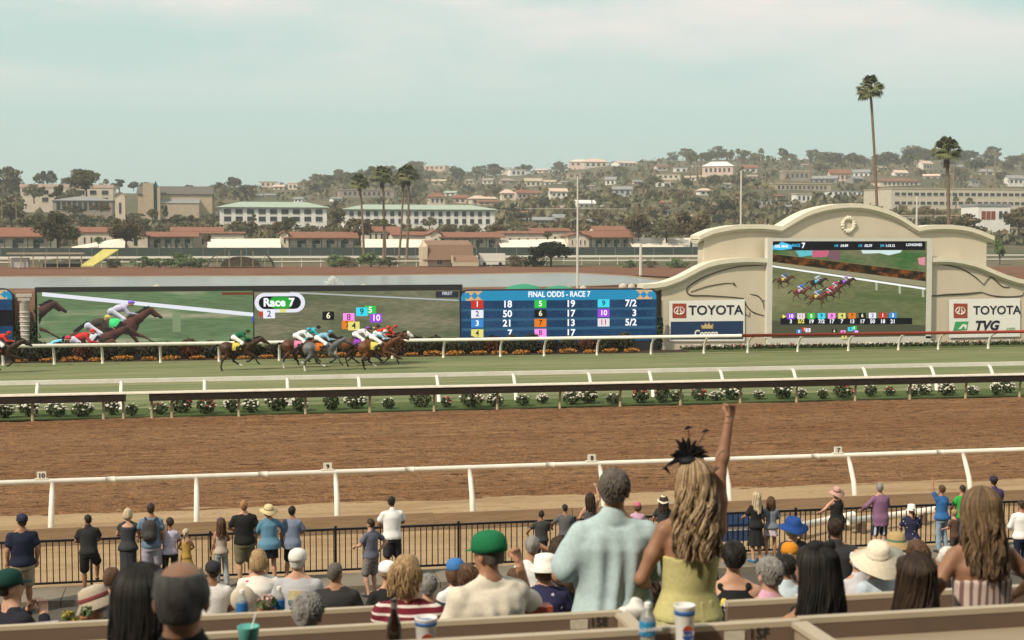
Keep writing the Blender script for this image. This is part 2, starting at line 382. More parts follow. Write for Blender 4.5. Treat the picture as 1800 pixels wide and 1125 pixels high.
def strands(name, m, parent, hm, hc, n, length, wave, spread, back, sc, rnd, rings=10, rad=0.011, crown=None, lift=0.012, cols=None):
    """hanging locks: leave the parting, hug the skull, then fall over the back; neighbours wave together in loose clumps"""
    mb = MB(); C = []
    for i in range(n):
        u = (i+rnd.random())/n; ang = math.pi*(1.02+0.96*u)+(rnd.random()-.5)*.12        # sweeps ear - back - ear
        lay = rnd.random()
        rx, ry = (.084+lift+.016*lay), (.104+lift+.016*lay)
        pts = []; L = length*(0.78+0.27*rnd.random()); cl = math.floor(u*13+rnd.uniform(-.35, .35)); ph = cl*2.4+rnd.uniform(-.5, .5); wv = wave*(.6+.5*((cl*37) % 10)/10+.3*rnd.random())
        cu = (cl+.5)/13; ca = math.pi*(1.02+.96*cu); fr = 9+((cl*17) % 5)
        ex, ey = math.cos(ang), math.sin(ang); cx, cy = math.cos(ca), math.sin(ca)
        for k in range(rings):
            t = k/(rings-1)
            if t < 0.28:
                a = t/0.28*math.pi/2
                p = Vector((ex*rx*math.sin(a), ey*ry*math.sin(a)-.005, (.094+lift+.01*lay)*math.cos(a)))
            else:
                q = (t-.28)/.72; g = .42*q
                ax, ay = ex*(1-g)+cx*g, ey*(1-g)+cy*g
                p = Vector((ax*rx*(1+spread*q)+wv*math.sin(q*fr+ph)*min(1, q*3), ay*ry*(1-.1*q)-back*q*(.5+.5*abs(ey))+wv*.6*math.cos(q*fr+ph)*min(1, q*3), -L*q))
            pts.append(p)
        P = []
        for k, p in enumerate(pts):
            t = k/(rings-1); q = max(0, (t-.28)/.72)
            w_ = 1-min(1, q*1.6)
            P.append((hc+(hm @ p)*w_+p*(1-w_))*sc)
        rd = rad*(.6+.7*rnd.random())
        mb.tube(P, [rd*sc*(.55+.9*math.sin(math.pi*min(1, .18+.75*k/(rings-1))))*(1 if k < rings-1 else .3) for k in range(rings)], 4)
        if cols is not None:
            tone = min(1, max(0, rnd.gauss(.45, .22)))
            for k in range(rings):
                f = min(1, max(0, tone+.12*math.sin(k*.9+i)-.25*max(0, k/(rings-1)-.45)))
                C += [tuple(a+(b-a)*f for a, b in zip(*cols))]*4
    me = mb.mesh(name, True)
    if cols is not None:
        at = me.color_attributes.new('Col', 'FLOAT_COLOR', 'POINT'); arr = np.ones((len(C), 4), np.float32); arr[:, :3] = C; at.data.foreach_set('color', arr.ravel())
        m = attr_mat('hair_strands', .55, spec=.25, var=.2, scale=40)
    return obj(name, me, m, parent)
def hat_on(parent, kind, m, hm, hc, sc, band=None, tilt=0.0, rs=1.0):
    n = 22; mb = MB(); T = hm @ Matrix.Rotation(tilt, 3, 'X')
    rx = .094*rs
    def pt(r, z, sq=1.18): return (r, z)
    prof = dict(
        cap=[(rx*1.02, -.012), (rx*1.04, .02), (rx*1.0, .055), (rx*.82, .088), (rx*.5, .106), (rx*.12, .112), (.004, .116)],
        sun=[(rx*1.02, -.01), (rx*2.0, -.035), (rx*2.02, -.028), (rx*1.1, .006), (rx*1.04, .05), (rx*.9, .092), (rx*.55, .112), (.01, .116)],
        bucket=[(rx*1.0, -.005), (rx*1.5, -.06), (rx*1.53, -.055), (rx*1.08, .0), (rx*1.02, .05), (rx*.92, .085), (rx*.5, .1), (.01, .102)],
        wide=[(rx*1.02, -.01), (rx*2.45, -.055), (rx*2.47, -.047), (rx*1.1, .006), (rx*1.04, .06), (rx*.92, .10), (rx*.5, .112), (.01, .108)],
        fedora=[(rx*1.02, -.01), (rx*1.9, -.02), (rx*1.95, -.012), (rx*1.1, .006), (rx*1.06, .06), (rx*.9, .12), (rx*.6, .128), (.01, .105)])[kind]
    c0 = hc+hm @ Vector((0, -.008, .005))
    mb.lathe([(r*sc, z*sc) for r, z in prof], n, c0*sc, M=T, sq=1.16)
    if kind in ('wide', 'sun', 'fedora'):      # floppy brim
        for i, v in enumerate(mb.v):
            l = Vector(v)-c0*sc; rr = math.hypot(l.x, l.y)
            if rr > rx*1.35*sc:
                a = math.atan2(l.y, l.x); mb.v[i] = (v[0], v[1], v[2]+.018*sc*math.sin(2*a+len(prof))*(rr/(rx*sc)-1.2)+.008*sc*math.sin(5*a+1))
    o = mb.build('hat', m, parent, smooth=True)
    if kind == 'cap':
        v = MB(); P = []
        for j in range(2):
            for i in range(9):
                a = math.pi*(.18+.64*i/8); r1 = 1.0+.0*j
                x = math.cos(a)*rx*1.02; y = math.sin(a)*rx*1.2+(.075*math.sin(math.pi*i/8) if j else 0)
                P.append((c0+T @ Vector((x, y, .004-(.022*math.sin(math.pi*i/8) if j else 0))))*sc)
        P2 = [p+Vector((0, 0, -.006*sc)) for p in P]; n9 = 9
        F = [(i, i+1, n9+i+1, n9+i) for i in range(8)]+[(18+n9+i, 18+n9+i+1, 18+i+1, 18+i) for i in range(8)]+[(n9+i, n9+i+1, 18+n9+i+1, 18+n9+i) for i in range(8)]
        v.add(P+P2, F); v.build('visor', m, o)
    if band:
        b = MB(); b.lathe([(rx*1.085*sc, .006*sc), (rx*1.10*sc, .010*sc), (rx*1.085*sc, .034*sc), (rx*1.06*sc, .036*sc)], n, c0*sc, M=T, sq=1.16); b.build('hat_band', band, o, smooth=True)
    return o
PEOPLE = []
def person(loc, rz, H, label, group=None, pose='stand', sex='m', wd=1.0, L='rail', Rr='rail', lean=0.06, head=(0, 0), skin='tan', hair=('short', 'dark'), hat=None,
           top=None, bottom=None, shoes=(0.05, 0.05, 0.05), h=0.021, legs=None, hands=True, loose=0.0, seed=0, curl=0.4, cat='person', eyes=False, roll=0.0, hair_kw=None, stoolz=0.45):
    root = empty('person', loc, rz); tag(root, label, cat, group)
    rnd = random.Random(seed*13+5)
    sit = pose == 'sit'
    dz = -(0.92-(stoolz+.07)) if sit else (-.1 if pose == 'stoop' else 0)
    sc = H/(1.755+dz)
    hip = Vector((0, 0, .92+dz))
    TR = Matrix.Rotation(-lean, 3, 'X') @ Matrix.Rotation(roll, 3, 'Y')
    def T(p): return tuple(hip+TR @ (Vector(p)-Vector((0, 0, .92))))
    # skeleton
    sw = (.175 if sex == 'm' else .15)*wd
    j = {}
    for s, key in ((-1, L), (1, Rr)):
        e, wv = ARMS[key] if isinstance(key, str) else key
        e = (e[0]*s+(sw-.185)*s, e[1], e[2]); wv = (wv[0]*s, wv[1], wv[2])
        j[s] = (T((sw*s, -.005, 1.385)), T(e), T(wv))
    if sex == 'm': zs, rx, ry = [-.11, 0, .12, .28, .40, .47, .525, .57], [.148, .162, .155, .166, .186, .172, .10, .055], [.105, .118, .112, .118, .122, .10, .075, .058]
    elif sex == 'k': zs, rx, ry = [-.11, 0, .12, .28, .40, .47, .525, .57], [.13, .14, .13, .14, .15, .14, .08, .05], [.10, .11, .105, .105, .105, .09, .07, .052]
    else: zs, rx, ry = [-.11, 0, .14, .28, .40, .47, .525, .57], [.158, .172, .128, .142, .158, .142, .08, .046], [.112, .125, .095, .105, .118, .088, .066, .05]
    rx = [v*(wd if i < 6 else 1) for i, v in enumerate(rx)]; ry = [v*(.4+.6*wd if i < 6 else 1) for i, v in enumerate(ry)]
    hk = Matrix.Rotation(-head[0], 3, 'Z') @ Matrix.Rotation(-head[1], 3, 'X')
    nk = Vector(T((0, .005, 1.53)))
    hs = 1.12 if sex == 'k' else 1.0
    hm = hk @ TR.lerp(Matrix.Identity(3), 0.6) if False else hk
    def Hd(p): return nk+hm @ (Vector(p)-Vector((0, .005, 1.53)))*hs
    hc = Hd((0, -.008, 1.662)); HM = hm
    fem = .9 if sex != 'm' else 1.0
    B = SDF(h/sc, .03)
    B.loft(zs, rx, ry, np.array(TR), hip, k=.04)
    B.cone(T((0, 0, 1.45)), Hd((0, -.005, 1.58)), .058*fem, .054*fem, k=.02)
    for s in (-1, 1): B.cone(T((.02*s, -.012, 1.485)), T((sw*.86*s, -.008, 1.40)), .046*fem, .040*fem, k=.03)
    B.ell(hc, (.074*hs, .094*hs, .090*hs), np.array(hm), k=.02); B.ell(Hd((0, .034, 1.598)), (.054*hs, .062*hs, .074*hs), np.array(hm), k=.025)
    B.ell(Hd((0, .103, 1.612)), (.013, .02, .022), np.array(hm), k=.012)
    for s in (-1, 1): B.ell(Hd((.075*s, -.012, 1.622)), (.012, .024, .033), np.array(hm), k=.008)
    ar = .92 if sex != 'm' else 1.0
    ar *= (.5+.5*wd)
    fing = MB()
    for s in (-1, 1):
        S, E, W = j[s]
        B.chain([S, lerp(S, E, .5), E], [.05*ar, .045*ar, .037*ar], k=.025)
        B.chain([E, lerp(E, W, .3), W], [.036*ar, .038*ar, .025*ar], k=.02)
        d = Vector(W)-Vector(E)
        if hands: hand_into(fing, W, d, s, curl, up=(Vector((-s*.6, .2, -.6)) if d.z > -.1 and abs(d.z) < .25 else Vector((-s*.5, .6, .1))), sc=1.0 if sex == 'm' else .9)
        else: B.cone(W, Vector(W)+d.normalized()*.09, .03, .026)
    # legs
    knees = {}
    for s in (-1, 1):
        hp = Vector((.085*s*wd, 0, hip.z-.02))
        if sit: kn = Vector((.11*s, .44, hip.z-.03)); an = Vector((.11*s, .42, .085))
        else: kn = Vector((.098*s, .02, .50+dz*.5)); an = Vector((.105*s, -.03, .085))
        if legs and s in legs: kn, an = Vector(legs[s][0]), Vector(legs[s][1])
        knees[s] = (hp, kn, an)
        B.chain([hp, hp.lerp(kn, .5), kn], [.082*fem, .07*fem, .054], k=.03)
        B.chain([kn, kn.lerp(an, .35), an], [.052, .056, .036], k=.02)
        toe = an+Vector((.02*s, .15, -.045)); B.cone(an+Vector((0, -.03, -.045)), toe, .038, .032, k=.02)
    B.build('body', SKIN[skin], root, extra=fing, scale=sc)
    # clothes
    top = top or dict(c=(0.3, 0.3, 0.3)); tm = top.get('m') or cloth(top['c']); inf = .014+loose
    sl = top.get('sleeve', .55); nz_ = top.get('neck', .518); hem = top.get('hem', -.06)
    G = SDF(h/sc, .03); zz = [z for z in zs if z < nz_ and z > hem]
    zz = [hem]+zz+[nz_]
    gx = [max(np.interp(z, zs, rx), (.12*wd if z < .3 else 0))+inf for z in zz]; gy = [np.interp(z, zs, ry)+inf for z in zz]
    gx = [g+(.028 if z < .10 and not top.get('tuck') else 0) for g, z in zip(gx, zz)]; gy = [g+(.028 if z < .10 and not top.get('tuck') else 0) for g, z in zip(gy, zz)]
    fl = top.get('flare', 0.0)
    if fl or top.get('straight'):
        for i, z in enumerate(zz):
            if z < .3: gx[i] = max(gx[i], gx[-1]*0+np.interp(.35, zs, rx)*top.get('straight', .9)+inf)+fl*(.3-z); gy[i] += fl*(.3-z)*.7
    if sl <= 0 and nz_ > .45: gx = [g if z < .42 else g*.80 for g, z in zip(gx, zz)]
    G.loft(zz, gx, gy, np.array(TR), hip, k=.035)
    if top.get('collar'): G.cone(T((0, -.005, 1.455)), T((0, -.002, 1.50)), .074, .068, k=.012)
    for s in (-1, 1):
        S, E, W = j[s]
        if sl > 0:
            wide = top.get('cuff', .018); G.cone(T((.025*s, -.012, 1.462)), T((sw*.86*s, -.008, 1.392)), .040*fem+min(inf, .02), .040*fem+min(inf, .02), k=.03)
            if sl <= 1: G.chain([vadd(S, (-.03*s, 0, 0)), S, lerp(S, E, sl)], [.045*ar, .047*ar+inf*.55, .047*ar+inf*.8+wide*.6], k=.03)
            else: G.chain([vadd(S, (-.03*s, 0, 0)), S, E, lerp(E, W, sl-1)], [.05*ar, .050*ar+inf*.8, .041*ar+inf, .030*ar+inf], k=.03)
        elif nz_ > .45:
            G.cone(T((.085*s*wd, .035, 1.44)), T((.09*s*wd, -.045, 1.43)), .026, .026, k=.02)
    G.wr = wrinkle(top.get('wr', .0035), seed)
    if top.get('folds'):
        w0_ = G.wr; fa = top['folds']; z0_ = hip[2]
        G.wr = lambda X, Y, Z: w0_(X, Y, Z)+fa*np.sin(46*X+2.6*np.sin(4.5*Z+seed)+1.8*np.sin(11*X))*np.clip((z0_+.52-Z)/.22, 0, 1)+fa*.5*np.sin(19*X-12*Z+seed)
    if sl > 0 and sl <= 1:                       # sleeves end in an open-looking straight cut
        pass
    tp = G.build('dress' if top.get('dress') else ('shirt' if sl > 0 else 'top'), tm, root, scale=sc)
    bottom = bottom or dict(kind='pants', c=(0.05, 0.05, 0.06))
    bm_ = bottom.get('m') or (cloth(bottom['c']) if 'c' in bottom else tm); kd = bottom['kind']
    P = SDF(h/sc, .03); bi = .012+bottom.get('loose', 0)
    if kd in ('pants', 'shorts'):
        zt = bottom.get('waist', .07); z2 = [-.13]+[z for z in zs if -.13 < z < zt]+[zt]
        P.loft(z2, [np.interp(z, zs, rx)+bi for z in z2], [np.interp(z, zs, ry)+bi for z in z2], np.array(TR), hip, k=.03)
        for s in (-1, 1):
            hp, kn, an = knees[s]
            if kd == 'shorts':
                e = hp.lerp(kn, bottom.get('len', .88)); P.chain([hp, hp.lerp(e, .5), e], [.088*fem+bi, .082*fem+bi, .074+bi+.008], k=.03)
            else: P.chain([hp, kn, kn.lerp(an, .5), an.lerp(kn, .06)], [.085*fem+bi, .06+bi, .058+bi, .05+bi*1.2], k=.03)
        P.wr = wrinkle(.003, seed+3)
        P.build('shorts' if kd == 'shorts' else 'trousers', bm_, root, scale=sc)
    elif kd == 'skirt':
        ln = bottom['len']; wz = bottom.get('waist', .12); ff = bottom.get('flare', .06); z2 = list(np.linspace(-ln, wz, 6))
        P.loft(z2, [max(np.interp(max(z, -.11), zs, rx)+bi, np.interp(z, [-ln, wz], [.165*wd+ff+bi, .1])) for z in z2], [max(np.interp(max(z, -.11), zs, ry)+bi, np.interp(z, [-ln, wz], [.125+ff*.8+bi, .08])) for z in z2], None, hip, k=.03)
        P.wr = lambda X, Y, Z: .010*np.sin(7*np.arctan2(Y, X)+seed)*np.clip((hip[2]-Z)/max(ln, .1), 0, 1)+.004*np.sin(13*np.arctan2(Y, X)+2)
        P.build('skirt', bm_, root, scale=sc)
    sm = cloth(shoes)
    for s in (-1, 1):
        hp, kn, an = knees[s]; K = SDF(.016/sc, .02)
        K.chain([an+Vector((0, -.045, -.05)), an+Vector((.01*s, .05, -.05)), an+Vector((.022*s, .16, -.055))], [.040, .042, .034]); K.cut(lambda X, Y, Z, z0=an.z-.083: z0-Z)
        K.build('shoe', sm, root, scale=sc)
    # hair
    st, hcol = hair; hmtl = HAIR[hcol] if isinstance(hcol, str) else hcol
    Hn = np.array(HM); hcn = np.array(hc); hv = min(h, .014) if h < .015 else .017
    def loc_(X, Y, Z): return np.stack([X-hcn[0], Y-hcn[1], Z-hcn[2]], -1) @ Hn
    if st != 'none':
        Q = SDF(hv/sc, .02)
        if st in ('short', 'bald', 'crop'):
            e = .007 if st == 'crop' else .013
            Q.ell(hc, ((.076+e)*hs, (.096+e)*hs, (.092+e)*hs), Hn); Q.ell(Hd((0, -.055, 1.60)), (.058*hs, .045*hs, .05*hs), Hn)
            def fc(X, Y, Z):
                q = loc_(X, Y, Z); a = q[..., 1]-(.052+.55*np.clip(q[..., 2]-.02, -.08, .2)); b = -.085-q[..., 2]
                c = np.where(np.abs(q[..., 0]) > .05, np.minimum(q[..., 1]+.032, -.018-q[..., 2]), -1)
                r_ = np.maximum(np.maximum(a, b), c)
                if st == 'bald': r_ = np.maximum(r_, .088-np.sqrt(q[..., 0]**2+(q[..., 1]-.012)**2*.8+(q[..., 2]-.112)**2*1.1))
                return r_
            Q.cut(fc)
        else:
            Q.ell(hc, (.092*hs, .112*hs, .104*hs), Hn)
            lowz = dict(bob=-.13, long=-.12, pony=-.05, bun=-.05)[st]
            if st == 'bob':
                Q.ell(Hd((0, -.035, 1.60)), (.108*hs, .098*hs, .105*hs), Hn, k=.03)
            if st == 'long': Q.ell(Hd((0, -.045, 1.60)), (.085*hs, .065*hs, .11*hs), Hn, k=.03)
            if st == 'bun': Q.ell(Hd((0, -.06, 1.765)), (.04, .04, .038), Hn, k=.012)
            Q.cut(lambda X, Y, Z: np.maximum(loc_(X, Y, Z)[..., 1]-(.05+.5*np.clip(loc_(X, Y, Z)[..., 2]-.03, -.09, .2)), lowz*hs-loc_(X, Y, Z)[..., 2]))
        Q.wr = lambda X, Y, Z: .0035*np.sin(70*X+3*np.sin(20*Z))+.003*np.sin(55*Y+31*X+8*Z)
        ho = Q.build('hair', hmtl, root, scale=sc)
        if h < .0151 and not hat and st in ('short', 'bob'):
            tf = MB(); e0 = Vector((.088, .108, .102) if st != 'bob' else (.106, .114, .110))*hs; ln0 = .034 if st != 'bob' else .085; cn = hc if st != 'bob' else Hd((0, -.03, 1.625))
            for i in range(560):
                th = math.acos(1-1.55*rnd.random()) if st != 'bald' else math.acos(.55-1.0*rnd.random()); az = rnd.uniform(0, 6.283); v = Vector((math.sin(th)*math.cos(az), math.sin(th)*math.sin(az), math.cos(th)))
                if v.y > .35+.5*max(0, v.z) or (st != 'bob' and abs(v.x) > .72 and v.z < -.05 and v.y > -.35): continue
                tg = Vector((v.x, v.y-.25, 0)); dn = (Vector((0, 0, -1))+tg*.3); dn = (dn-v*dn.dot(v)).normalized()+Vector((rnd.gauss(0, .2), rnd.gauss(0, .2), rnd.gauss(0, .1)))
                L_ = ln0*rnd.uniform(.5, 1.2); p = Vector((v.x*e0.x, v.y*e0.y, v.z*e0.z)); q1 = p+dn*L_*.5; q2 = p+dn*L_
                def onto(q_, f): return q_*(f/math.sqrt((q_.x/e0.x)**2+(q_.y/e0.y)**2+(q_.z/e0.z)**2)) if q_.z > -.6*e0.z or st != 'bob' else q_
                q1 = onto(q1, 1.035); q2 = onto(q2, rnd.uniform(.98, 1.045))
                if st != 'bob' and (hm @ q2).z < -.10: continue
                tf.tube([(cn+hm @ (p-v*.006))*sc, (cn+hm @ q1)*sc, (cn+hm @ q2)*sc], [.0045*sc, .005*sc, .001*sc], 4, caps=False)
            tf.build('hair_tufts', hmtl, ho, smooth=True)
        kw = dict(n=26, length=.34, wave=.006, spread=.15, back=.05, rings=8, rad=.016)
        if st == 'long':
            kw.update(hair_kw or {}); strands('hair_locks', hmtl, ho, HM.copy(), hc, sc=sc, rnd=rnd, **kw)
        if st == 'pony':
            mb = MB(); b0 = Hd((0, -.10, 1.66))
            for i in range(12):
                o_ = Vector((rnd.uniform(-.02, .02), rnd.uniform(-.015, .015), 0))
                mb.tube([(b0+o_*.4)*sc, (b0+o_+Vector((0, -.05, -.02)))*sc, (b0+o_*1.6+Vector((0, -.06, -.13)))*sc, (b0+o_+Vector((0, -.04, -.27)))*sc], [.012*sc, .016*sc, .014*sc, .004*sc], 5)
            mb.build('ponytail', hmtl, ho, smooth=True)
    if hat:
        hat_on(root, hat[0], hat[1], HM.copy(), hc, sc, band=(hat[2] if len(hat) > 2 else None), tilt=(hat[3] if len(hat) > 3 else 0), rs=hs*(hat[4] if len(hat) > 4 else 1))
    if eyes:
        for s in (-1, 1):
            e = MB(); e.lathe([(.002*sc, -.010*sc), (.010*sc, -.004*sc), (.010*sc, .004*sc), (.002*sc, .010*sc)], 8, Hd((.031*s, .083, 1.642))*sc); e.build('eye', M_EYE, root, smooth=True)
    PEOPLE.append(root)
    root['_d'] = 0; del root['_d']
    return root, dict(sc=sc, hc=hc*sc, Hd=lambda p: Hd(p)*sc, T=lambda p: Vector(T(p))*sc, j=j, hm=HM, tm=tm, hip=hip)
# ------------------------------------------------------------------ race horses and jockeys
GAIT = {
 'A': dict(f1=[(.93, .88), (1.30, .66), (1.41, .60)], f2=[(.72, .66), (.47, .44), (.36, .40)], h1=[(-.55, .95), (-.82, .58), (-.74, .22), (-.66, .06)], h2=[(-.40, .90), (-.42, .50), (-.12, .26), (-.01, .20)]),
 'B': dict(f1=[(.60, .60), (.60, .22), (.68, .06)], f2=[(.86, .74), (.66, .42), (.56, .38)], h1=[(-.62, .92), (-1.02, .72), (-1.32, .50), (-1.42, .46)], h2=[(-.60, .92), (-.95, .58), (-1.16, .26), (-1.26, .20)]),
 'C': dict(f1=[(.86, .82), (1.02, .46), (1.12, .38)], f2=[(.80, .70), (.55, .50), (.44, .50)], h1=[(-.58, .95), (-.90, .60), (-.98, .22), (-.92, .06)], h2=[(-.35, .90), (-.28, .52), (.05, .32), (.17, .28)])}
def horse_body(gait, coat, point, sock=None, blaze=None, h=0.03, neck=0.0):
    g = GAIT[gait]; B = SDF(h, .08)
    B.ell((.36, 0, 1.27), (.42, .23, .32)); B.ell((-.12, 0, 1.28), (.60, .255, .275)); B.ell((-.66, 0, 1.33), (.40, .25, .30)); B.ell((-.82, 0, 1.20), (.22, .22, .28))
    B.ell((.22, 0, 1.52), (.30, .10, .12))
    n1 = (1.02, 0, 1.66+neck); n2 = (1.26, 0, 1.78+neck*1.3)
    B.chain([(.52, 0, 1.38), (.80, 0, 1.54+neck*.5), n1, n2], [.24, .175, .135, .115], k=.06)
    hd = (1.66, 0, 1.50+neck*1.1); B.chain([n2, (1.44, 0, 1.64+neck*1.2), hd], [.115, .088, .058], k=.03); B.cone((1.30, 0, 1.68+neck*1.3), (1.42, 0, 1.56+neck*1.2), .085, .07, k=.03)
    for s in (-1, 1): B.cone((1.22, .05*s, 1.86+neck*1.3), (1.20, .065*s, 1.99+neck*1.3), .032, .010, k=.012)
    for key, s in (('f1', -1), ('f2', 1)):
        k_, f_, o_ = [Vector((x, s*.12, z)) for x, z in g[key]]; e = Vector((.46, s*.13, 1.02))
        B.chain([Vector((.42, s*.12, 1.25)), e, k_], [.15, .105, .062], k=.05); B.chain([k_, k_.lerp(f_, .5), f_], [.058, .040, .046], k=.02); B.cone(f_, o_, .04, .052, k=.02)
    for key, s in (('h1', -1), ('h2', 1)):
        st, hk, f_, o_ = [Vector((x, s*.13, z)) for x, z in g[key]]
        B.chain([Vector((-.66, s*.12, 1.28)), st, hk], [.21, .135, .066], k=.05); B.chain([hk, hk.lerp(f_, .5), f_], [.06, .043, .047], k=.02); B.cone(f_, o_, .042, .054, k=.02)
    P, F = B.mesh()
    C = np.tile(np.array(coat), (len(P), 1))
    low = np.clip((.78-P[:, 2])/.25, 0, 1)[:, None]; C = C*(1-low)+np.array(point)*low
    mz = np.clip((P[:, 0]-1.50)/.12, 0, 1)[:, None]*.7; C = C*(1-mz)+np.array(point)*mz
    C *= (1-.25*np.clip((1.15-P[:, 2])/.3, 0, 1)*(np.abs(P[:, 0]) < .6))[:, None]*0+1
    for key, s, zs in (sock or []):
        o_ = g[key][-1]; f_ = g[key][-2]
        dd = np.hypot(P[:, 0]-(o_[0]+f_[0])/2, P[:, 2]-(o_[1]+f_[1])/2) < zs
        C[dd & (P[:, 1]*s > 0) & (P[:, 2] < .75)] = (.75, .72, .66)
    if blaze:
        m_ = (P[:, 0] > 1.2) & (P[:, 2] > 1.42) & ((np.abs(P[:, 1]) < .05) if blaze == 'blaze' else (P[:, 0] < 1.58)); C[m_] = (.78, .76, .72)
    mane = MB(); r = random.Random(gait+str(coat))
    for i in range(26):
        t = i/25; b = Vector((.45, 0, 1.60)).lerp(Vector((1.22, 0, 1.88+neck*1.3)), t)
        mane.tube([b, b+Vector((-.06, r.uniform(-.05, .05), .05)), b+Vector((-.20, r.uniform(-.09, .03), r.uniform(-.06, .06)))], [.035, .028, .006], 4)
    tail = MB()
    for i in range(16):
        y = r.uniform(-.05, .05); tail.tube([(-1.0, y*.4, 1.42), (-1.18, y, 1.44+r.uniform(-.03, .03)), (-1.42, y*1.6, 1.28+r.uniform(-.08, .06)), (-1.72, y*2, 1.05+r.uniform(-.16, .12))], [.04, .045, .035, .006], 4)
    return (P, F, C), mane, tail
def cloth_patch(x0=-.30, x1=.18, drop=.98, infl=.022):
    V = []; F = []; nx, na = 6, 13
    for i in range(nx):
        x = x0+(x1-x0)*i/(nx-1)
        for k in range(na):
            a = math.pi*(-.12+1.24*k/(na-1)); V.append((x-.06*abs(math.cos(a)), math.cos(a)*(.262+infl), 1.28+.0+math.sin(a)*(.285+infl)))
    for i in range(nx-1):
        for k in range(na-1): F.append((i*na+k, i*na+k+1, (i+1)*na+k+1, (i+1)*na+k))
    n = len(V); V2 = [(x, y*1.05, 1.28+(z-1.28)*1.03) for x, y, z in V]
    F2 = [tuple(reversed(f)) for f in F]+[tuple(i+n for i in f) for f in F]
    return V+V2, F2
def jockey_parts(h=0.026, crouch=0.0, whip=False):
    hip = Vector((-.24, 0, 1.86)); ch = Vector((.22, 0, 2.03-crouch)); nk = Vector((.36, 0, 2.10-crouch)); hd = Vector((.50, 0, 2.18-crouch))
    B = SDF(h, .04); B.chain([hip, (0, 0, 1.97), ch, nk], [.14, .13, .135, .06]); B.ell(hd, (.095, .078, .10), k=.02); B.ell(hd+Vector((.06, 0, -.055)), (.05, .05, .05), k=.02); B.ell(hd+Vector((.105, 0, -.02)), (.016, .013, .018), k=.01)
    S = SDF(h, .04); S.chain([hip+Vector((.03, 0, .02)), (0, 0, 1.98), ch, nk+Vector((-.03, 0, -.01))], [.135, .15, .155, .075])
    Br = SDF(h, .04); Br.chain([hip+Vector((-.02, 0, 0)), hip+Vector((.06, 0, .02))], [.158, .15])
    Bo = []
    for s in (-1, 1):
        sh = ch+Vector((.02, .15*s, .0)); el = Vector((.40, .22*s, 1.78-crouch*.5)); wr = Vector((.68, .09*s, 1.76))
        B.chain([sh, el, wr, wr+Vector((.07, -.01*s, -.01))], [.055, .045, .033, .036]); S.chain([sh, el, wr], [.075, .062, .046])
        kn = Vector((.22, .27*s, 1.56)); an = Vector((-.08, .28*s, 1.20))
        B.chain([hip+Vector((0, .08*s, 0)), kn, an, an+Vector((.16, .01*s, -.04))], [.10, .07, .045, .04]); Br.chain([hip+Vector((0, .08*s, 0)), kn, kn.lerp(an, .3)], [.118, .085, .072])
        bo = SDF(h, .03); Bo.append(bo); bo.chain([kn.lerp(an, .25), an, an+Vector((.17, .01*s, -.05))], [.075, .055, .045])
    Hl = SDF(h, .02); Hl.ell(hd+Vector((-.01, 0, .03)), (.125, .105, .11)); Hl.cone(hd+Vector((.08, 0, .05)), hd+Vector((.15, 0, .03)), .05, .03)
    Hl.cut(lambda X, Y, Z: (hd.z-.015)-Z-.0*X)
    return B, S, Br, Bo, Hl
M_COAT = attr_mat('horse_coat', 0.55, spec=0.3, var=0.18, scale=9)
M_MANE = mat('horse_mane', (.012, .01, .009), .6, .3, 20)
M_BOOT = mat('boot_black', (.012, .012, .012), .3, .1, 8)
M_TACK = mat('tack_leather', (.02, .014, .01), .5, .2, 8)
BAY, DKBAY, CHEST, GREYC = (.085, .032, .014), (.035, .016, .009), (.13, .045, .018), (.10, .10, .105)
BLK = (.010, .009, .008)
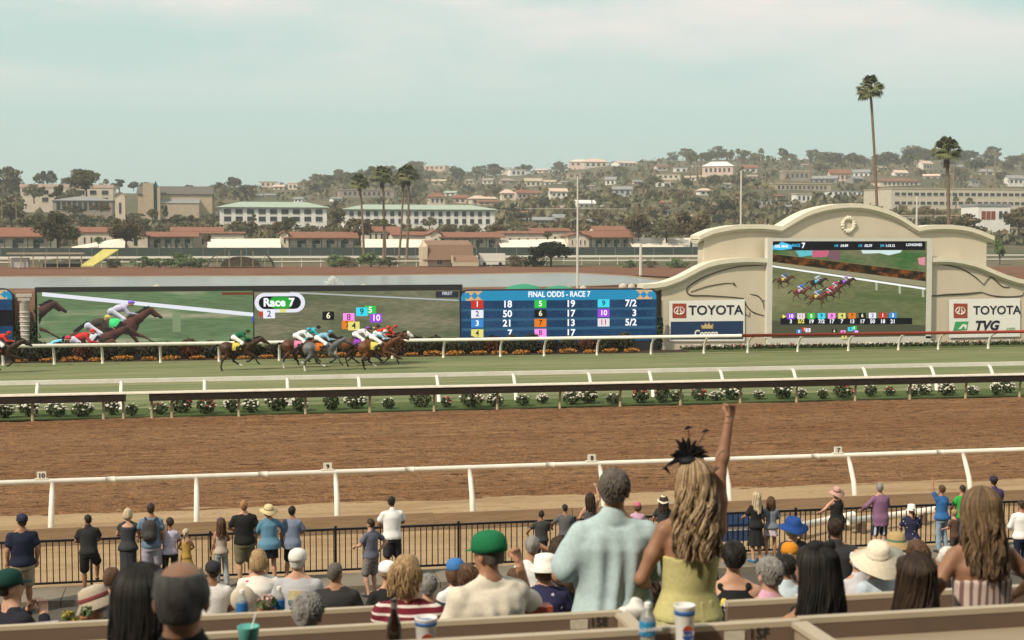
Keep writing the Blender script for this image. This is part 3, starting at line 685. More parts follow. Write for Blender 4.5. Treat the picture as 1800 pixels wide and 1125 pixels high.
def race_horse(px, py, Y, label, gait, coat, point, cloth_c, num, jk, sock=None, blaze=None, neck=0.0, num_c=(0.02, 0.02, 0.02), rz=0.0, jlabel=''):
    g = at_y(px, py, Y); loc = (g.x, Y, 0.0)
    lo = min(min(p[1] for p in v) for v in GAIT[gait].values()); 
    root = empty('race_horse', (g.x, Y, 0), rz); tag(root, label, 'horse', 'race horses galloping on the turf')
    (P, F, C), mane, tail = horse_body(gait, coat, point, sock, blaze, neck=neck)
    off = Vector((0, 0, -float(P[:, 2].min()))); root.location = (g.x, Y, off.z*.94+.02); root.scale = (.94, .94, .94)
    obj('body', mesh_np('horse_body', P, F, True, C), M_COAT, root)
    hm_ = M_MANE if coat != GREYC else mat('mane_grey', (.05, .05, .052), .6, .3, 20)
    mane.build('mane', hm_, root, smooth=True); tail.build('tail', hm_, root, smooth=True)
    cp = MB(); cp.add(*cloth_patch()); c = cp.build('saddlecloth', cloth(cloth_c), root, smooth=True)
    text(num, .34, cloth(num_c), c, (-.09, -.318, 1.28), 'number', bold=.012, ext=.003)
    sd_ = MB(); sd_.tube([(-.22, 0, 1.60), (-.08, 0, 1.615), (.12, 0, 1.62)], [.06, .09, .05], 8); sd_.build('saddle', M_TACK, root, smooth=True)
    br = MB(); z = neck
    for s in (-1, 1):
        br.tube([(1.60, .055*s, 1.52+z*1.1), (1.15, .10*s, 1.62+z), (.72, .08*s, 1.76)], .012, 5)
    br.tube([(1.55, .07, 1.60+z*1.15), (1.55, -.07, 1.60+z*1.15), (1.52, -.07, 1.48+z*1.1), (1.52, .07, 1.48+z*1.1), (1.55, .07, 1.60+z*1.15)], .014, 5)
    br.build('bridle', M_TACK, root)
    j = empty('person', root.location, rz); j.scale = (.94, .94, .94); tag(j, jlabel, 'jockey', 'jockeys riding the race horses')
    B, S, Br, Bo, Hl = jockey_parts(crouch=jk.get('crouch', 0))
    fing = MB()
    for s in (-1, 1): hand_into(fing, (.72, .09*s, 1.755), (1, -.1*s, -.1), s, .8, up=(0, -s, -.3), n=5)
    B.build('body', SKIN['tan'], j, extra=fing)
    sl = S.build('silks', jk.get('m') or cloth(jk['c']), j)
    Br.build('breeches', cloth(jk.get('pants', (.8, .8, .8))), j); [b.build('boot', M_BOOT, j) for b in Bo]; Hl.build('helmet', cloth(jk['cap']), j)
    if jk.get('whip'):
        wp = MB(); wp.tube([(.66, -.12, 1.78), (.3, -.2, 1.62), (.05, -.25, 1.5)], [.012, .009, .005], 5); wp.build('whip', M_TACK, j)
    return root
# picture of the race on a screen: the same animals pressed flat, glowing, with top light shaded into their colours
def flat_riders(items):
    Vs = []; Fs = []; Cs = []
    for it in items:
        (P, F, C), mane, tail = horse_body(it['g'], it['coat'], it['point'], h=.045, neck=it.get('neck', 0))
        B, S, Br, Bo, Hl = jockey_parts(h=.04)
        pieces = [(P, np.array(F), C)]
        for mb, c in ((mane, BLK), (tail, BLK)): pieces.append((np.array([tuple(v) for v in mb.v]), mb.f, np.tile(np.array(c), (len(mb.v), 1))))
        cv, cf = cloth_patch(); pieces.append((np.array(cv), cf, np.tile(np.array(it['cl']), (len(cv), 1))))
        for sd_, c in ((B, (.36, .19, .11)), (S, it['silk']), (Br, (.75, .75, .78)), (Bo[0], BLK), (Hl, it['cap'])):
            p_, f_ = sd_.mesh(); pieces.append((p_, f_, np.tile(np.array(c), (len(p_), 1))))
        for p_, f_, c_ in pieces:
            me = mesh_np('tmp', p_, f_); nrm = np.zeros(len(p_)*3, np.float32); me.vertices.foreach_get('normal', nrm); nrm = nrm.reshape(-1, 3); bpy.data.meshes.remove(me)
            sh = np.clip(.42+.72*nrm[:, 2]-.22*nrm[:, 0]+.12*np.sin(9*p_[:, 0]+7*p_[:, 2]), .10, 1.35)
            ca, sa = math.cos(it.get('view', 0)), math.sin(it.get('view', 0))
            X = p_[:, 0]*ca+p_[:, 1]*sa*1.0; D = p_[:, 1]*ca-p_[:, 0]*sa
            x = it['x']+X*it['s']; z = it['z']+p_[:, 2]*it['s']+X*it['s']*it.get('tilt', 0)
            y = D*it['s']*.006+it.get('dy', 0)
            keep = None
            n0 = sum(len(v) for v in Vs)
            Vs.append(np.stack([x, y, z], -1)); Cs.append(c_*sh[:, None]*np.minimum(it.get('gain', 2.2), .72/np.maximum(c_.max(1), .05))[:, None]+it.get('fog', .012)); Fs += [tuple(int(i)+n0 for i in f) for f in f_]
    return np.concatenate(Vs), Fs, np.concatenate(Cs)
def clip_faces(V, F, x0, x1, z0, z1):
    ok = (V[:, 0] > x0) & (V[:, 0] < x1) & (V[:, 2] > z0) & (V[:, 2] < z1)
    return [f for f in F if all(ok[i] for i in f)]
# ================================================================== ground, track, rails
def sheet(name, x0, x1, y0, y1, z, m, nx=1, ny=1, zf=None, kind='structure'):
    V = []; F = []
    for j in range(ny+1):
        for i in range(nx+1):
            x = x0+(x1-x0)*i/nx; y = y0+(y1-y0)*j/ny; V.append((x, y, z+(zf(x, y) if zf else 0)))
    for j in range(ny):
        for i in range(nx): a = j*(nx+1)+i; F.append((a, a+1, a+nx+2, a+nx+1))
    o = obj(name, mesh_np(name, V, F, True), m); o['kind'] = kind; return o
def ground_mat(name, cols, layers, rough=0.95, bumps=()):
    """cols: base pair; layers: (scale, stretch, colour, lo, hi, amount) stains"""
    m = bpy.data.materials.new(name); m.use_nodes = True; t, b = nodes_of(m); b.inputs['Roughness'].default_value = rough; b.inputs['Specular IOR Level'].default_value = 0.1
    N = t.nodes.new; Lk = t.links.new; c = N('ShaderNodeTexCoord'); cur = None
    def nz(sc, st, det=4):
        mp = N('ShaderNodeMapping'); mp.inputs['Scale'].default_value = st; n = N('ShaderNodeTexNoise'); n.inputs['Scale'].default_value = sc; n.inputs['Detail'].default_value = det; n.inputs['Roughness'].default_value = .65
        Lk(c.outputs['Object'], mp.inputs[0]); Lk(mp.outputs[0], n.inputs[0]); return n.outputs[0]
    base = N('ShaderNodeRGB'); base.outputs[0].default_value = (*cols, 1); cur = base.outputs[0]
    for sc, st, col, lo, hi, am in layers:
        f = nz(sc, st); mr = N('ShaderNodeMapRange'); mr.inputs[1].default_value = lo; mr.inputs[2].default_value = hi; mr.inputs[4].default_value = am
        Lk(f, mr.inputs[0]); mx = N('ShaderNodeMix'); mx.data_type = 'RGBA'; mx.inputs[7].default_value = (*col, 1); Lk(mr.outputs[0], mx.inputs[0]); Lk(cur, mx.inputs[6]); cur = mx.outputs[2]
    Lk(cur, b.inputs['Base Color'])
    prev = None
    for sc, st, dist in bumps:
        bp = N('ShaderNodeBump'); bp.inputs['Distance'].default_value = dist; Lk(nz(sc, st, 3), bp.inputs['Height'])
        if prev: Lk(prev, bp.inputs['Normal'])
        prev = bp.outputs[0]
    if prev: Lk(prev, b.inputs['Normal'])
    MATS[name] = m; return m
M_EARTH = ground_mat('dry_earth', (.20, .135, .08), [(.02, (1, 1, 1), (.12, .12, .06), .45, .6, .7), (.3, (1, 1, 1), (.26, .19, .12), .45, .7, .6)])
M_DIRT = ground_mat('track_dirt', (.290, .160, .082), [(.22, (.10, 1.3, 1), (.215, .100, .045), .40, .62, .8), (1.1, (.07, 2.4, 1), (.37, .21, .11), .50, .70, .85), (2.2, (.16, 2.0, 1), (.145, .070, .034), .52, .68, .85), (5, (.40, 1.5, 1), (.075, .034, .017), .53, .66, .9), (14, (.7, 1, 1), (.33, .19, .11), .60, .72, .6)], bumps=[(2.0, (.12, 2.6, 1), .2), (5, (.5, 1.5, 1), .22), (16, (.8, 1, 1), .07)])
M_SAND = ground_mat('dry_sand', (.36, .25, .145), [(.8, (.15, 1.5, 1), (.27, .175, .095), .45, .65, .8), (6, (.5, 1, 1), (.22, .145, .08), .56, .68, .7), (2, (.2, 1, 1), (.42, .31, .19), .55, .7, .6)], bumps=[(4, (.4, 1.4, 1), .06), (11, (.8, 1, 1), .03)])
M_TURF = ground_mat('turf', (.155, .180, .085), [(.5, (.08, 1, 1), (.235, .225, .125), .42, .60, .85), (1.6, (.08, 1, 1), (.095, .130, .052), .50, .66, .75), (6, (.4, 1, 1), (.21, .19, .10), .55, .75, .5), (25, (1, 1, 1), (.09, .11, .045), .5, .7, .4)], bumps=[(9, (.5, 1, 1), .05)])
M_GRASS = ground_mat('verge_grass', (.075, .110, .036), [(1.2, (.3, 1, 1), (.115, .135, .055), .45, .65, .8), (9, (1, 1, 1), (.05, .075, .024), .5, .7, .6)], bumps=[(14, (1, 1, 1), .06)])
M_ASPH = ground_mat('asphalt', (.095, .085, .073), [(.7, (1, 1, 1), (.125, .112, .096), .45, .65, .7), (9, (1, 1, 1), (.07, .056, .05), .5, .7, .5)], bumps=[(40, (1, 1, 1), .006)])
M_CONC = ground_mat('pale_concrete', (.21, .18, .145), [(1.2, (1, 1, 1), (.15, .13, .10), .45, .65, .7), (12, (1, 1, 1), (.26, .23, .19), .5, .7, .5)], bumps=[(30, (1, 1, 1), .006)])
sheet('ground', -6000, 6000, -60, 9000, -.25, M_EARTH)
sheet('apron_asphalt', -60, 90, 23, 27.5, 0.0, M_ASPH)
kb = MB()
for i in range(30):
    x = -21+i*2.4; kb = MB(); kb.box((x, 28.05, .06), (2.385, 1.1, .14)); 
    o = kb.build('kerb_slab', M_CONC)
    if i == 0: kroot = tag(empty('kerb', (0, 0, 0)), kind='structure')
    o.parent = kroot
sheet('sand_strip', -60, 90, 28.6, 33.1, -.006, M_SAND, 120, 16, lambda x, y: .03*mnoise.noise((x*.7, y*3.0, 0))+.012*mnoise.noise((x*3, y*6, 3)))
_r = random.Random(3)
def dirt_z(x, y):
    return .045*mnoise.noise((x*.35, y*4.2, 1))+.05*mnoise.noise((x*2.1, y*5, 5))*abs(mnoise.noise((x*.2, y*.5, 7)))*2+.03*mnoise.noise((x*1.1, y*9, 2))+.05*max(0, 1-(y-33.3)/2.2)*max(0, mnoise.noise((x*.8, y*1.2, 9)))
sheet('dirt_track', -25, 50, 33.3, 56.4, 0.0, M_DIRT, 520, 260, dirt_z)
sheet('loose_sand_edge', -40, 60, 33.35, 39.0, .05, M_SAND, 300, 30, lambda x, y: .03*mnoise.noise((x*.6, y*3.2, 1))+.02*mnoise.noise((x*2.2, y*5, 5))-.07*max(0, (y-36.3))+.03*mnoise.noise((x*.35, y*1.5, 8)))
sheet('grass_verge', -60, 90, 56.3, 59.4, .02, M_GRASS, 150, 8, lambda x, y: .03*mnoise.noise((x*2, y*3, 1)))
sheet('turf_course', -80, 110, 59.4, 82.3, .02, M_TURF, 2, 2)
sheet('flower_bed_soil', -80, 28, 82.3, 84.3, .03, mat('bed_soil', (.045, .028, .018), .95, .3, 4))
sheet('board_verge', 28, 110, 82.3, 84.6, .03, M_GRASS)
sheet('infield_grass', -140, 190, 84.3, 150, -.05, M_GRASS)
M_WHITE = mat('rail_white', (.80, .77, .70), .45, 0, 2.2, col2=(.68, .63, .54), spec=.4, detail=8)
M_WHITE2 = mat('rail_white_worn', (.58, .52, .43), .5, .14, 5, spec=.3)
# --- near running rail of the dirt track
rail = tag(empty('running_rail', (0, 33.3, 0)), 'white pipe rail along the near edge of the brown dirt track, with numbered plates', 'rail')
def local(parent, p): return Vector(p)-parent.location
RY, RZ = 33.75, 1.36
pipe = MB(); pipe.tube([(-40, RY-33.3, RZ), (60, RY-33.3, RZ)], .062, 12); pipe.build('rail_pipe', M_WHITE, rail, smooth=True)
pxs = [-160, 90, 346, 593, 831, 1062, 1283, 1503, 1706, 1905]
post = None
for p in pxs:
    b = at_y(p, 915-.036*(p-590), 33.3)
    mb = MB(); mb.tube([(0, 0, -.1), (0, 0, .40), (0, .10, .75), (0, .30, 1.12), (0, RY-33.3, RZ)], [.072, .07, .064, .058, .05], 10)
    if post is None: post = mb.build('post', M_WHITE, rail, (b.x, 0, 0), smooth=True)
    else: dup(post, rail, (b.x, 0, 0))
jm = MB(); jm.tube([(-.11, 0, 0), (.11, 0, 0)], .070, 12); jme = jm.mesh('joint_sleeve', True)
for k in range(16): obj('joint_sleeve', jme, mat('sleeve_grey', (.62, .58, .50), .5, .15, 8), rail, (-17.3+k*3.4*1.02+.9, RY-33.3, RZ))
M_PLATE = mat('plate_ivory', (.72, .68, .58), .5, .05); M_INK = mat('ink_dark', (.03, .03, .035), .6, .1)
for p, y, s in ((73, 838, '10'), (576, 825, '9'), (1040, 812, '8'), (1473, 798, '7')):
    q = at_y(p, y, RY); mb = MB(); mb.box((0, 0, .09), (.20, .05, .17)); mb.box((0, 0, .012), (.30, .09, .03))
    pl = mb.build('number_plate', M_PLATE, rail, (q.x, RY-33.3, RZ+.05)); text(s, .15, M_INK, pl, (0, -.031, .09), 'number', bold=.003, ext=.003)
M_BOARD = mat('board_tan', (.30, .205, .125), .9, .18, 2.0, .01, 12, stretch=(.3, 1, 2))
rb = tag(empty('retaining_boards', (0, 33.2, 0)), 'low tan board edging at the foot of the near white rail', 'edging')
bd = MB(); bd.box((0, 0, .14), (3.38, .08, .52)); b0 = bd.mesh('board')
for i in range(30): obj('board', b0, M_BOARD, rb, (-41+i*3.4, .0, random.uniform(-.012, .012)))
# --- black picket fence on the kerb
fence = tag(empty('picket_fence', (0, 28.55, .12)), 'black metal picket fence that the crowd leans on', 'fence')
M_BLK = mat('fence_black', (.010, .009, .010), .45, .1, 6, spec=.4)
f = MB(); f.box((7, 0, .93), (40, .045, .045)); f.build('top_rail', M_BLK, fence)
f = MB(); f.box((7, 0, .10), (40, .04, .04)); f.build('bottom_rail', M_BLK, fence)
pk = MB(); pk.box((0, 0, .515), (.019, .019, .79)); pm = pk.mesh('picket')
for i in range(215): obj('picket', pm, M_BLK, fence, (-5.6+i*.118, 0, 0))
ps = MB(); ps.box((0, 0, .48), (.045, .045, 1.0)); ps.box((0, 0, .985), (.055, .055, .02)); pm = ps.mesh('post')
for p in (-60, 160, 370, 590, 806, 1010, 1205, 1398, 1535, 1720, 1900):
    q = at_y(p, 960, 28.55); obj('post', pm, M_BLK, fence, (q.x, 0.001, 0))
# --- inner dirt rail: wide cover over a skirt painted as dark as its shade
dr = tag(empty('dirt_inner_rail', (0, 56.2, 0)), 'white topped rail with shade darkened skirt and tan posts beside the rose bushes', 'rail')
M_SKIRT = mat('skirt_shade_brown', (.022, .014, .010), .7, .3, 3); M_TANP = mat('post_tan', (.34, .27, .17), .7, .15, 5)
xs = []
ORD = ['first', 'second', 'third', 'fourth', 'fifth', 'sixth', 'seventh', 'eighth', 'ninth', 'tenth', 'eleventh', 'twelfth', 'thirteenth', 'fourteenth', 'fifteenth', 'sixteenth', 'seventeenth', 'eighteenth', 'nineteenth', 'twentieth']
def nth(i): return ORD[i] if i < 20 else ('twenty-' if i < 29 else 'thirty-')+(ORD[(i+1) % 10-1] if (i+1) % 10 else 'tenth') if i != 29 else 'thirtieth'
def rail_run(x0, x1, skirt=True):
    c = MB(); c.prism([(0, 0)], 0, 0) if False else None
    prof = [(-.34, .985), (-.33, 1.015), (-.24, 1.05), (-.08, 1.06), (-.04, 1.03), (-.2, .985)]
    V = [(x, y, z) for x in (x0, x1) for y, z in prof]; n = len(prof)
    c.add(V, [(i, (i+1) % n, n+(i+1) % n, n+i) for i in range(n)]+[tuple(reversed(range(n))), tuple(range(n, 2*n))]); c.build('rail_cover', M_WHITE2, dr)
    if skirt:
        s_ = MB(); s_.box(((x0+x1)/2, -.29, .84), (x1-x0-.01, .03, .28)); s_.build('skirt', M_SKIRT, dr)
gx0, gx1 = at_y(222, 700, 56.0).x, at_y(262, 700, 56.0).x
rail_run(-40, gx0); rail_run(gx0+.004, gx1-.004, False); rail_run(gx1, 70)
mb = MB(); mb.tube([(0, 0, -.05), (0, -.02, .55), (0, -.12, .80), (0, -.2, .95)], [.055, .05, .05, .045], 8); pm = mb.mesh('post', True)
for p in [-60, 57, 182, 217, 267, 302, 420, 537, 650, 763, 874, 984, 1090, 1196, 1301, 1400, 1503, 1599, 1697, 1792, 1880]:
    q = at_y(p, 730-.02*p*.9, 56.2); obj('post', pm, M_TANP, dr, (q.x, 0, 0))
# --- outer turf rail
tr = tag(empty('turf_outer_rail', (0, 59.3, 0)), 'plain white rail between the rose bushes and the green turf', 'rail')
mb = MB(); mb.box((15, .72, 1.10), (110, .12, .17)); mb.build('rail_bar', M_WHITE, tr)
mb = MB(); mb.tube([(0, 0, -.05), (0, .12, .45), (0, .5, .95), (0, .66, 1.05)], [.085, .08, .075, .07], 8); pm = mb.mesh('post', True)
for p in [-80, 65, 213, 360, 506, 632, 770, 905, 1038, 1145, 1270, 1398, 1522, 1641, 1744, 1860]:
    q = at_y(p, 700, 59.6); obj('post', pm, M_WHITE, tr, (q.x, 0, 0))
# --- inner turf rail, part red
ir = tag(empty('turf_inner_rail', (0, 81.3, 0)), 'curved post white rail with a red section below the big screen', 'rail')
xr = at_y(1303, 590, 80.3).x
mb = MB(); mb.tube([(-30, -1.0, 1.13), (xr, -1.0, 1.13)], .10, 10); mb.build('rail_bar', M_WHITE, ir, smooth=True)
mb = MB(); mb.tube([(xr+.005, -1.0, 1.13), (62, -1.0, 1.13)], .10, 10); o = mb.build('rail_bar', mat('rail_red', (.30, .045, .025), .5, .08), ir, smooth=True); o['label'] = 'dark red section of the rail'
mb = MB(); mb.tube([(0, 0, -.05), (0, -.02, .25), (0, -.14, .62), (0, -.45, .92), (0, -.95, 1.06)], [.075, .072, .07, .065, .05], 8); pm = mb.mesh('post', True)
for p in [5, 95, 180, 282, 385, 491, 590, 690, 780, 880, 957, 1050, 1145, 1238, 1315, 1403, 1492, 1580, 1650, 1738, 1830]:
    q = at_y(p, 630, 81.2); obj('post', pm, M_WHITE, ir, (q.x, 0, 0))
# ================================================================== planting along the rails
def leaf_cloud(n, rx, ry, rz, size, rnd, shape=None, base=.0):
    V = []; F = []
    for i in range(n):
        while True:
            p = Vector((rnd.uniform(-1, 1), rnd.uniform(-1, 1), rnd.uniform(-1, 1)))
            if p.length <= 1 and p.length > .35: break
        c = Vector((p.x*rx, p.y*ry, base+rz+p.z*rz)); s = size*rnd.uniform(.6, 1.4)
        e = Euler((rnd.uniform(0, 6), rnd.uniform(0, 6), rnd.uniform(0, 6))).to_matrix(); k = len(V)
        for q in ((-.5, 0, 0), (0, -.32, .06), (.5, 0, 0), (0, .32, .06)): V.append(c+e @ (Vector(q)*s*2))
        F.append((k, k+1, k+2, k+3))
    return V, F
M_ROSELEAF = mat('rose_leaf', (.028, .042, .016), .6, .4, 6, col2=(.06, .08, .03)); M_ROSEW = mat('rose_white', (.66, .62, .54), .6, .10, 9); M_ROSER = mat('rose_red', (.34, .05, .04), .6, .15, 9); M_STEM = mat('stem_brown', (.05, .035, .02), .8, .2)
def rose_bush(rnd, kind):
    V, F = leaf_cloud(300, .40, .34, .28, .055, rnd); lf = MB(); lf.add(V, F); a = lf.mesh('foliage')
    bl = MB(); 
    for i in range(dict(white=26, red=16, few=7)[kind]):
        t = rnd.uniform(0, 6.28); u = rnd.uniform(-.1, 1); r_ = math.sqrt(max(0, 1-u*u)); c = (math.cos(t)*r_*.40, math.sin(t)*r_*.33, .30+u*.30)
        m_ = M_ROSER if (kind == 'red' and i % 3) else M_ROSEW
        bl.lathe([(.01, -.035), (.042, -.02), (.052, .01), (.034, .035), (.005, .035)], 7, c, m=m_)
    st = MB()
    for i in range(4): st.tube([(0, 0, -.06), (rnd.uniform(-.12, .12), rnd.uniform(-.1, .1), .3)], [.018, .008], 5)
    return a, bl.mesh('bloom'), st.mesh('stem')
rr = random.Random(11); protos = {k: [rose_bush(rr, k) for _ in range(3)] for k in ('white', 'red', 'few')}
side = [(8, 'white'), (48, 'white'), (98, 'white'), (146, 'white'), (196, 'white'), (232, 'few'), (280, 'red'), (318, 'red'), (362, 'red'), (407, 'white'), (441, 'white'), (487, 'white'), (526, 'white'), (583, 'few'), (626, 'white'), (683, 'few'), (740, 'few'), (784, 'red'), (828, 'white'), (870, 'white'), (918, 'few'), (957, 'white'), (1003, 'white'), (1037, 'white'), (1075, 'few'), (1126, 'red'), (1162, 'red'), (1192, 'few'), (1232, 'red'), (1260, 'white'), (1290, 'white'), (1337, 'white'), (1378, 'white'), (1413, 'white'), (1442, 'few'), (1478, 'red'), (1532, 'few'), (1570, 'red'), (1602, 'white'), (1630, 'white'), (1664, 'white'), (1704, 'white'), (1744, 'white'), (1774, 'white')]
cnt = {}
for i, (p, k) in enumerate(side):
    q = at_y(p, 715, 57.3); a, b, c = protos[k][i % 3]; g = 'rose bushes along the dirt rail'
    o = empty('rose_bush', (q.x, 57.3+rr.uniform(-.35, .35), .03), rr.uniform(0, 6)); s = rr.uniform(.62, 1.18); o.scale = (s*rr.uniform(.9, 1.35), s, s*rr.uniform(.85, 1.2))
    lab = dict(white='low rose bush covered in white blooms behind the skirted rail', red='low rose bush with mixed red and white blooms behind the skirted rail', few='dark green rose bush with only a few blooms behind the skirted rail')[k]
    cnt[k] = cnt.get(k, -1)+1; tag(o, nth(cnt[k])+' from the left, '+dict(white='low rose bush covered in white blooms', red='low rose bush with red and white blooms', few='rose bush with few blooms')[k]+' behind the skirted rail', 'rose bush', g)
    obj('foliage', a, M_ROSELEAF, o); obj('blooms', b, None, o)['kind'] = 'stuff'; obj('stems', c, M_STEM, o)
M_HEDGE = mat('hedge_leaf', (.022, .024, .012), .7, .4, 4, col2=(.055, .050, .022)); M_RUST = mat('rust_leaf', (.09, .030, .012), .7, .3, 4); M_GOLD = mat('marigold', (.50, .21, .035), .7, .2, 20); M_IVY = mat('ivy_leaf', (.03, .045, .018), .6, .4, 5)
hv = []
for k in range(3):
    V, F = leaf_cloud(520, .62, .42, .50, .08, rr); mb = MB(); mb.add(V, F); hv.append(mb.mesh('foliage'))
gv = []
for k in range(3):
    V, F = leaf_cloud(150, .62, .22, .15, .06, rr); mb = MB(); mb.add(V, F); gv.append(mb.mesh('blooms'))
for i in range(31):
    x = -11.2+i*1.18; p = bool(i % 5 == 3)
    o = empty('hedge_shrub', (x, 83.55+rr.uniform(-.1, .1), .02), 0); o.scale = (rr.uniform(.85, 1.1), 1, rr.uniform(.95, 1.22))
    cnt[p] = cnt.get(p, -1)+1; tag(o, nth(cnt[p])+(' rust red' if p else ' dark green')+' clipped shrub from the left below the long video screens', 'shrub', 'shrubs below the screens')
    me = hv[i % 3] if not p else None
    if p:
        V, F = leaf_cloud(520, .62, .42, .50, .08, rr); mb = MB(); mb.add(V, F); me = mb.mesh('foliage')
    obj('foliage', me, M_RUST if p else M_HEDGE, o)
    mb = MB(); mb.tube([(0, 0, -.05), (0, 0, .5)], [.04, .02], 5); mb.build('stem', M_STEM, o)
for i in range(27):
    x = -10.9+i*1.36+rr.uniform(-.15, .15)
    o = empty('marigold_clump', (x, 82.75+rr.uniform(-.08, .08), .02), rr.uniform(-.1, .1)); s = rr.uniform(.65, 1.05); o.scale = (s, 1, s*1.05)
    tag(o, nth(i)+' clump of orange marigolds from the left before the dark shrubs', 'marigolds', 'orange marigold clumps')
    obj('blooms', gv[i % 3], M_GOLD, o); V, F = leaf_cloud(60, .6, .24, .09, .07, rr); mb = MB(); mb.add(V, F); mb.build('foliage', M_HEDGE, o)
fb = MB(); fl = MB()
for i in range(900):
    x = rr.uniform(27.8, 60); y = rr.uniform(83.7, 84.45); s = rr.uniform(.05, .12)
    V, F = leaf_cloud(5, .12, .1, .12, s, rr); fb.add([(v[0]+x, v[1]+y, v[2]+.02) for v in V], F, M_ROSELEAF)
    if rr.random() < .5:
        V, F = leaf_cloud(3, .10, .08, .04, .05, rr); fb.add([(v[0]+x, v[1]+y-.05, v[2]+rr.uniform(.15, .33)) for v in V], F, M_ROSEW if rr.random() < .72 else M_ROSER)
tag(fb.build('flower_border'), 'low border of small white and pink flowers at the foot of the beige wall', 'flowers', kind='stuff')
# ================================================================== long video screens and odds board
def xz(px, py, Y): p = at_y(px, py, Y); return (p.x, p.z)
SY = 84.32
def rect(name, px0, py0, px1, py1, Y, m, parent, th=.01):
    a, b = xz(px0, py0, Y), xz(px1, py1, Y); mb = MB(); mb.box(((a[0]+b[0])/2, Y, (a[1]+b[1])/2), (abs(b[0]-a[0]), th, abs(a[1]-b[1]))); return mb.build(name, m, parent)
def glow_noise(name, c1, c2, scale, stretch, c3=None):
    if name in MATS: return MATS[name]
    m = bpy.data.materials.new(name); m.use_nodes = True; t = m.node_tree; t.nodes.clear(); N = t.nodes.new
    o = N('ShaderNodeOutputMaterial'); e = N('ShaderNodeEmission'); c = N('ShaderNodeTexCoord'); mp = N('ShaderNodeMapping'); mp.inputs['Scale'].default_value = stretch
    n = N('ShaderNodeTexNoise'); n.inputs['Scale'].default_value = scale; cr = N('ShaderNodeValToRGB'); cr.color_ramp.elements[0].position = .35; cr.color_ramp.elements[1].position = .65
    cr.color_ramp.elements[0].color = (*c1, 1); cr.color_ramp.elements[1].color = (*c2, 1)
    if c3: x = cr.color_ramp.elements.new(.5); x.color = (*c3, 1)
    t.links.new(c.outputs['Object'], mp.inputs[0]); t.links.new(mp.outputs[0], n.inputs[0]); t.links.new(n.outputs[0], cr.inputs[0]); n2 = N('ShaderNodeTexNoise'); n2.inputs['Scale'].default_value = 7; n2.inputs['Detail'].default_value = 6; mr = N('ShaderNodeMapRange'); mr.inputs[1].default_value = .3; mr.inputs[2].default_value = .7; mr.inputs[3].default_value = .78; mr.inputs[4].default_value = 1.22
    m2 = N('ShaderNodeMix'); m2.data_type = 'RGBA'; m2.blend_type = 'MULTIPLY'; m2.inputs[0].default_value = 1; t.links.new(mp.outputs[0], n2.inputs[0]); t.links.new(n2.outputs[0], mr.inputs[0]); t.links.new(cr.outputs[0], m2.inputs[6]); t.links.new(mr.outputs[0], m2.inputs[7])
    t.links.new(m2.outputs[2], e.inputs[0]); t.links.new(e.outputs[0], o.inputs[0])
    MATS[name] = m; return m
GW = glow('led_white', (.80, .82, .86)); GB = glow('led_black', (.012, .012, .014)); M_FRAME = mat('screen_frame', (.03, .03, .032), .5, .1)
M_FLAT = attr_mat('screen_picture', emit=True)
ls = tag(empty('video_screen', (0, 0, 0)), 'long video screen showing galloping horses in close up and the Race 7 badge', 'video screen')
mb = MB(); a, b = xz(62, 508, SY+.3), xz(812, 606, SY+.3); mb.box(((a[0]+b[0])/2, SY+.35, a[1]/2+.05), (b[0]-a[0], .6, a[1]+.1)); mb.build('cabinet', M_FRAME, ls)
g1 = glow_noise('led_turf', (.105, .150, .075), (.275, .265, .170), .8, (.16, 1, 1.9), (.110, .175, .082)); g2 = glow_noise('led_turf_dull', (.090, .105, .056), (.170, .160, .098), .7, (.3, 1, 1.5))
rect('picture', 65, 514, 445.5, 604, SY, g1, ls); rect('picture', 446.5, 513, 808, 604, SY, g2, ls)
def strip(name, pts, w, m, parent, Y):
    mb = MB(); p0, p1 = [xz(*p, Y) for p in pts]; d = Vector((p1[0]-p0[0], p1[1]-p0[1])).normalized(); n = Vector((-d.y, d.x))*w/2
    mb.prism([(p0[0]+n.x, p0[1]+n.y), (p0[0]-n.x, p0[1]-n.y), (p1[0]-n.x, p1[1]-n.y), (p1[0]+n.x, p1[1]+n.y)], Y-.004, Y, m); return mb.build(name, m, parent)
GWD = glow('led_grey', (.50, .52, .54))
strip('pictured_rail', [(74, 517), (445, 553)], .22, glow('led_rail', (.62, .64, .68)), ls, SY-.008)
strip('pictured_rail', [(510, 514), (806, 528)], .08, glow('led_rail_dull', (.34, .37, .36)), ls, SY-.008)
rect('pictured_post', 303, 550, 318, 583, SY-.007, glow('led_post', (.17, .22, .12)), ls, .004)
rect('pictured_edge', 442, 551, 446, 566, SY-.009, glow('led_blue', (.05, .10, .35)), ls, .004); rect('pictured_edge', 390, 514, 445, 518, SY-.007, glow('led_rust', (.13, .04, .02)), ls, .004)
for y0, y1, cc in ((585, 604, (.045, .105, .035)), (520, 531, (.16, .165, .10)), (566, 572, (.075, .13, .055))): rect('pictured_band', 66, y0, 444, y1, SY-.006+.00001*y0, glow_noise('led_band_%d' % y0, cc, tuple(v*1.35 for v in cc), .8, (.16, 1, 1.9)), ls, .002)  # shadow band drawn in at the foot of the picture, lighter turf above
def at_nose(px, py, s): x, z = xz(px, py, SY); return dict(x=x-1.66*s, z=z-1.5*s, s=s)
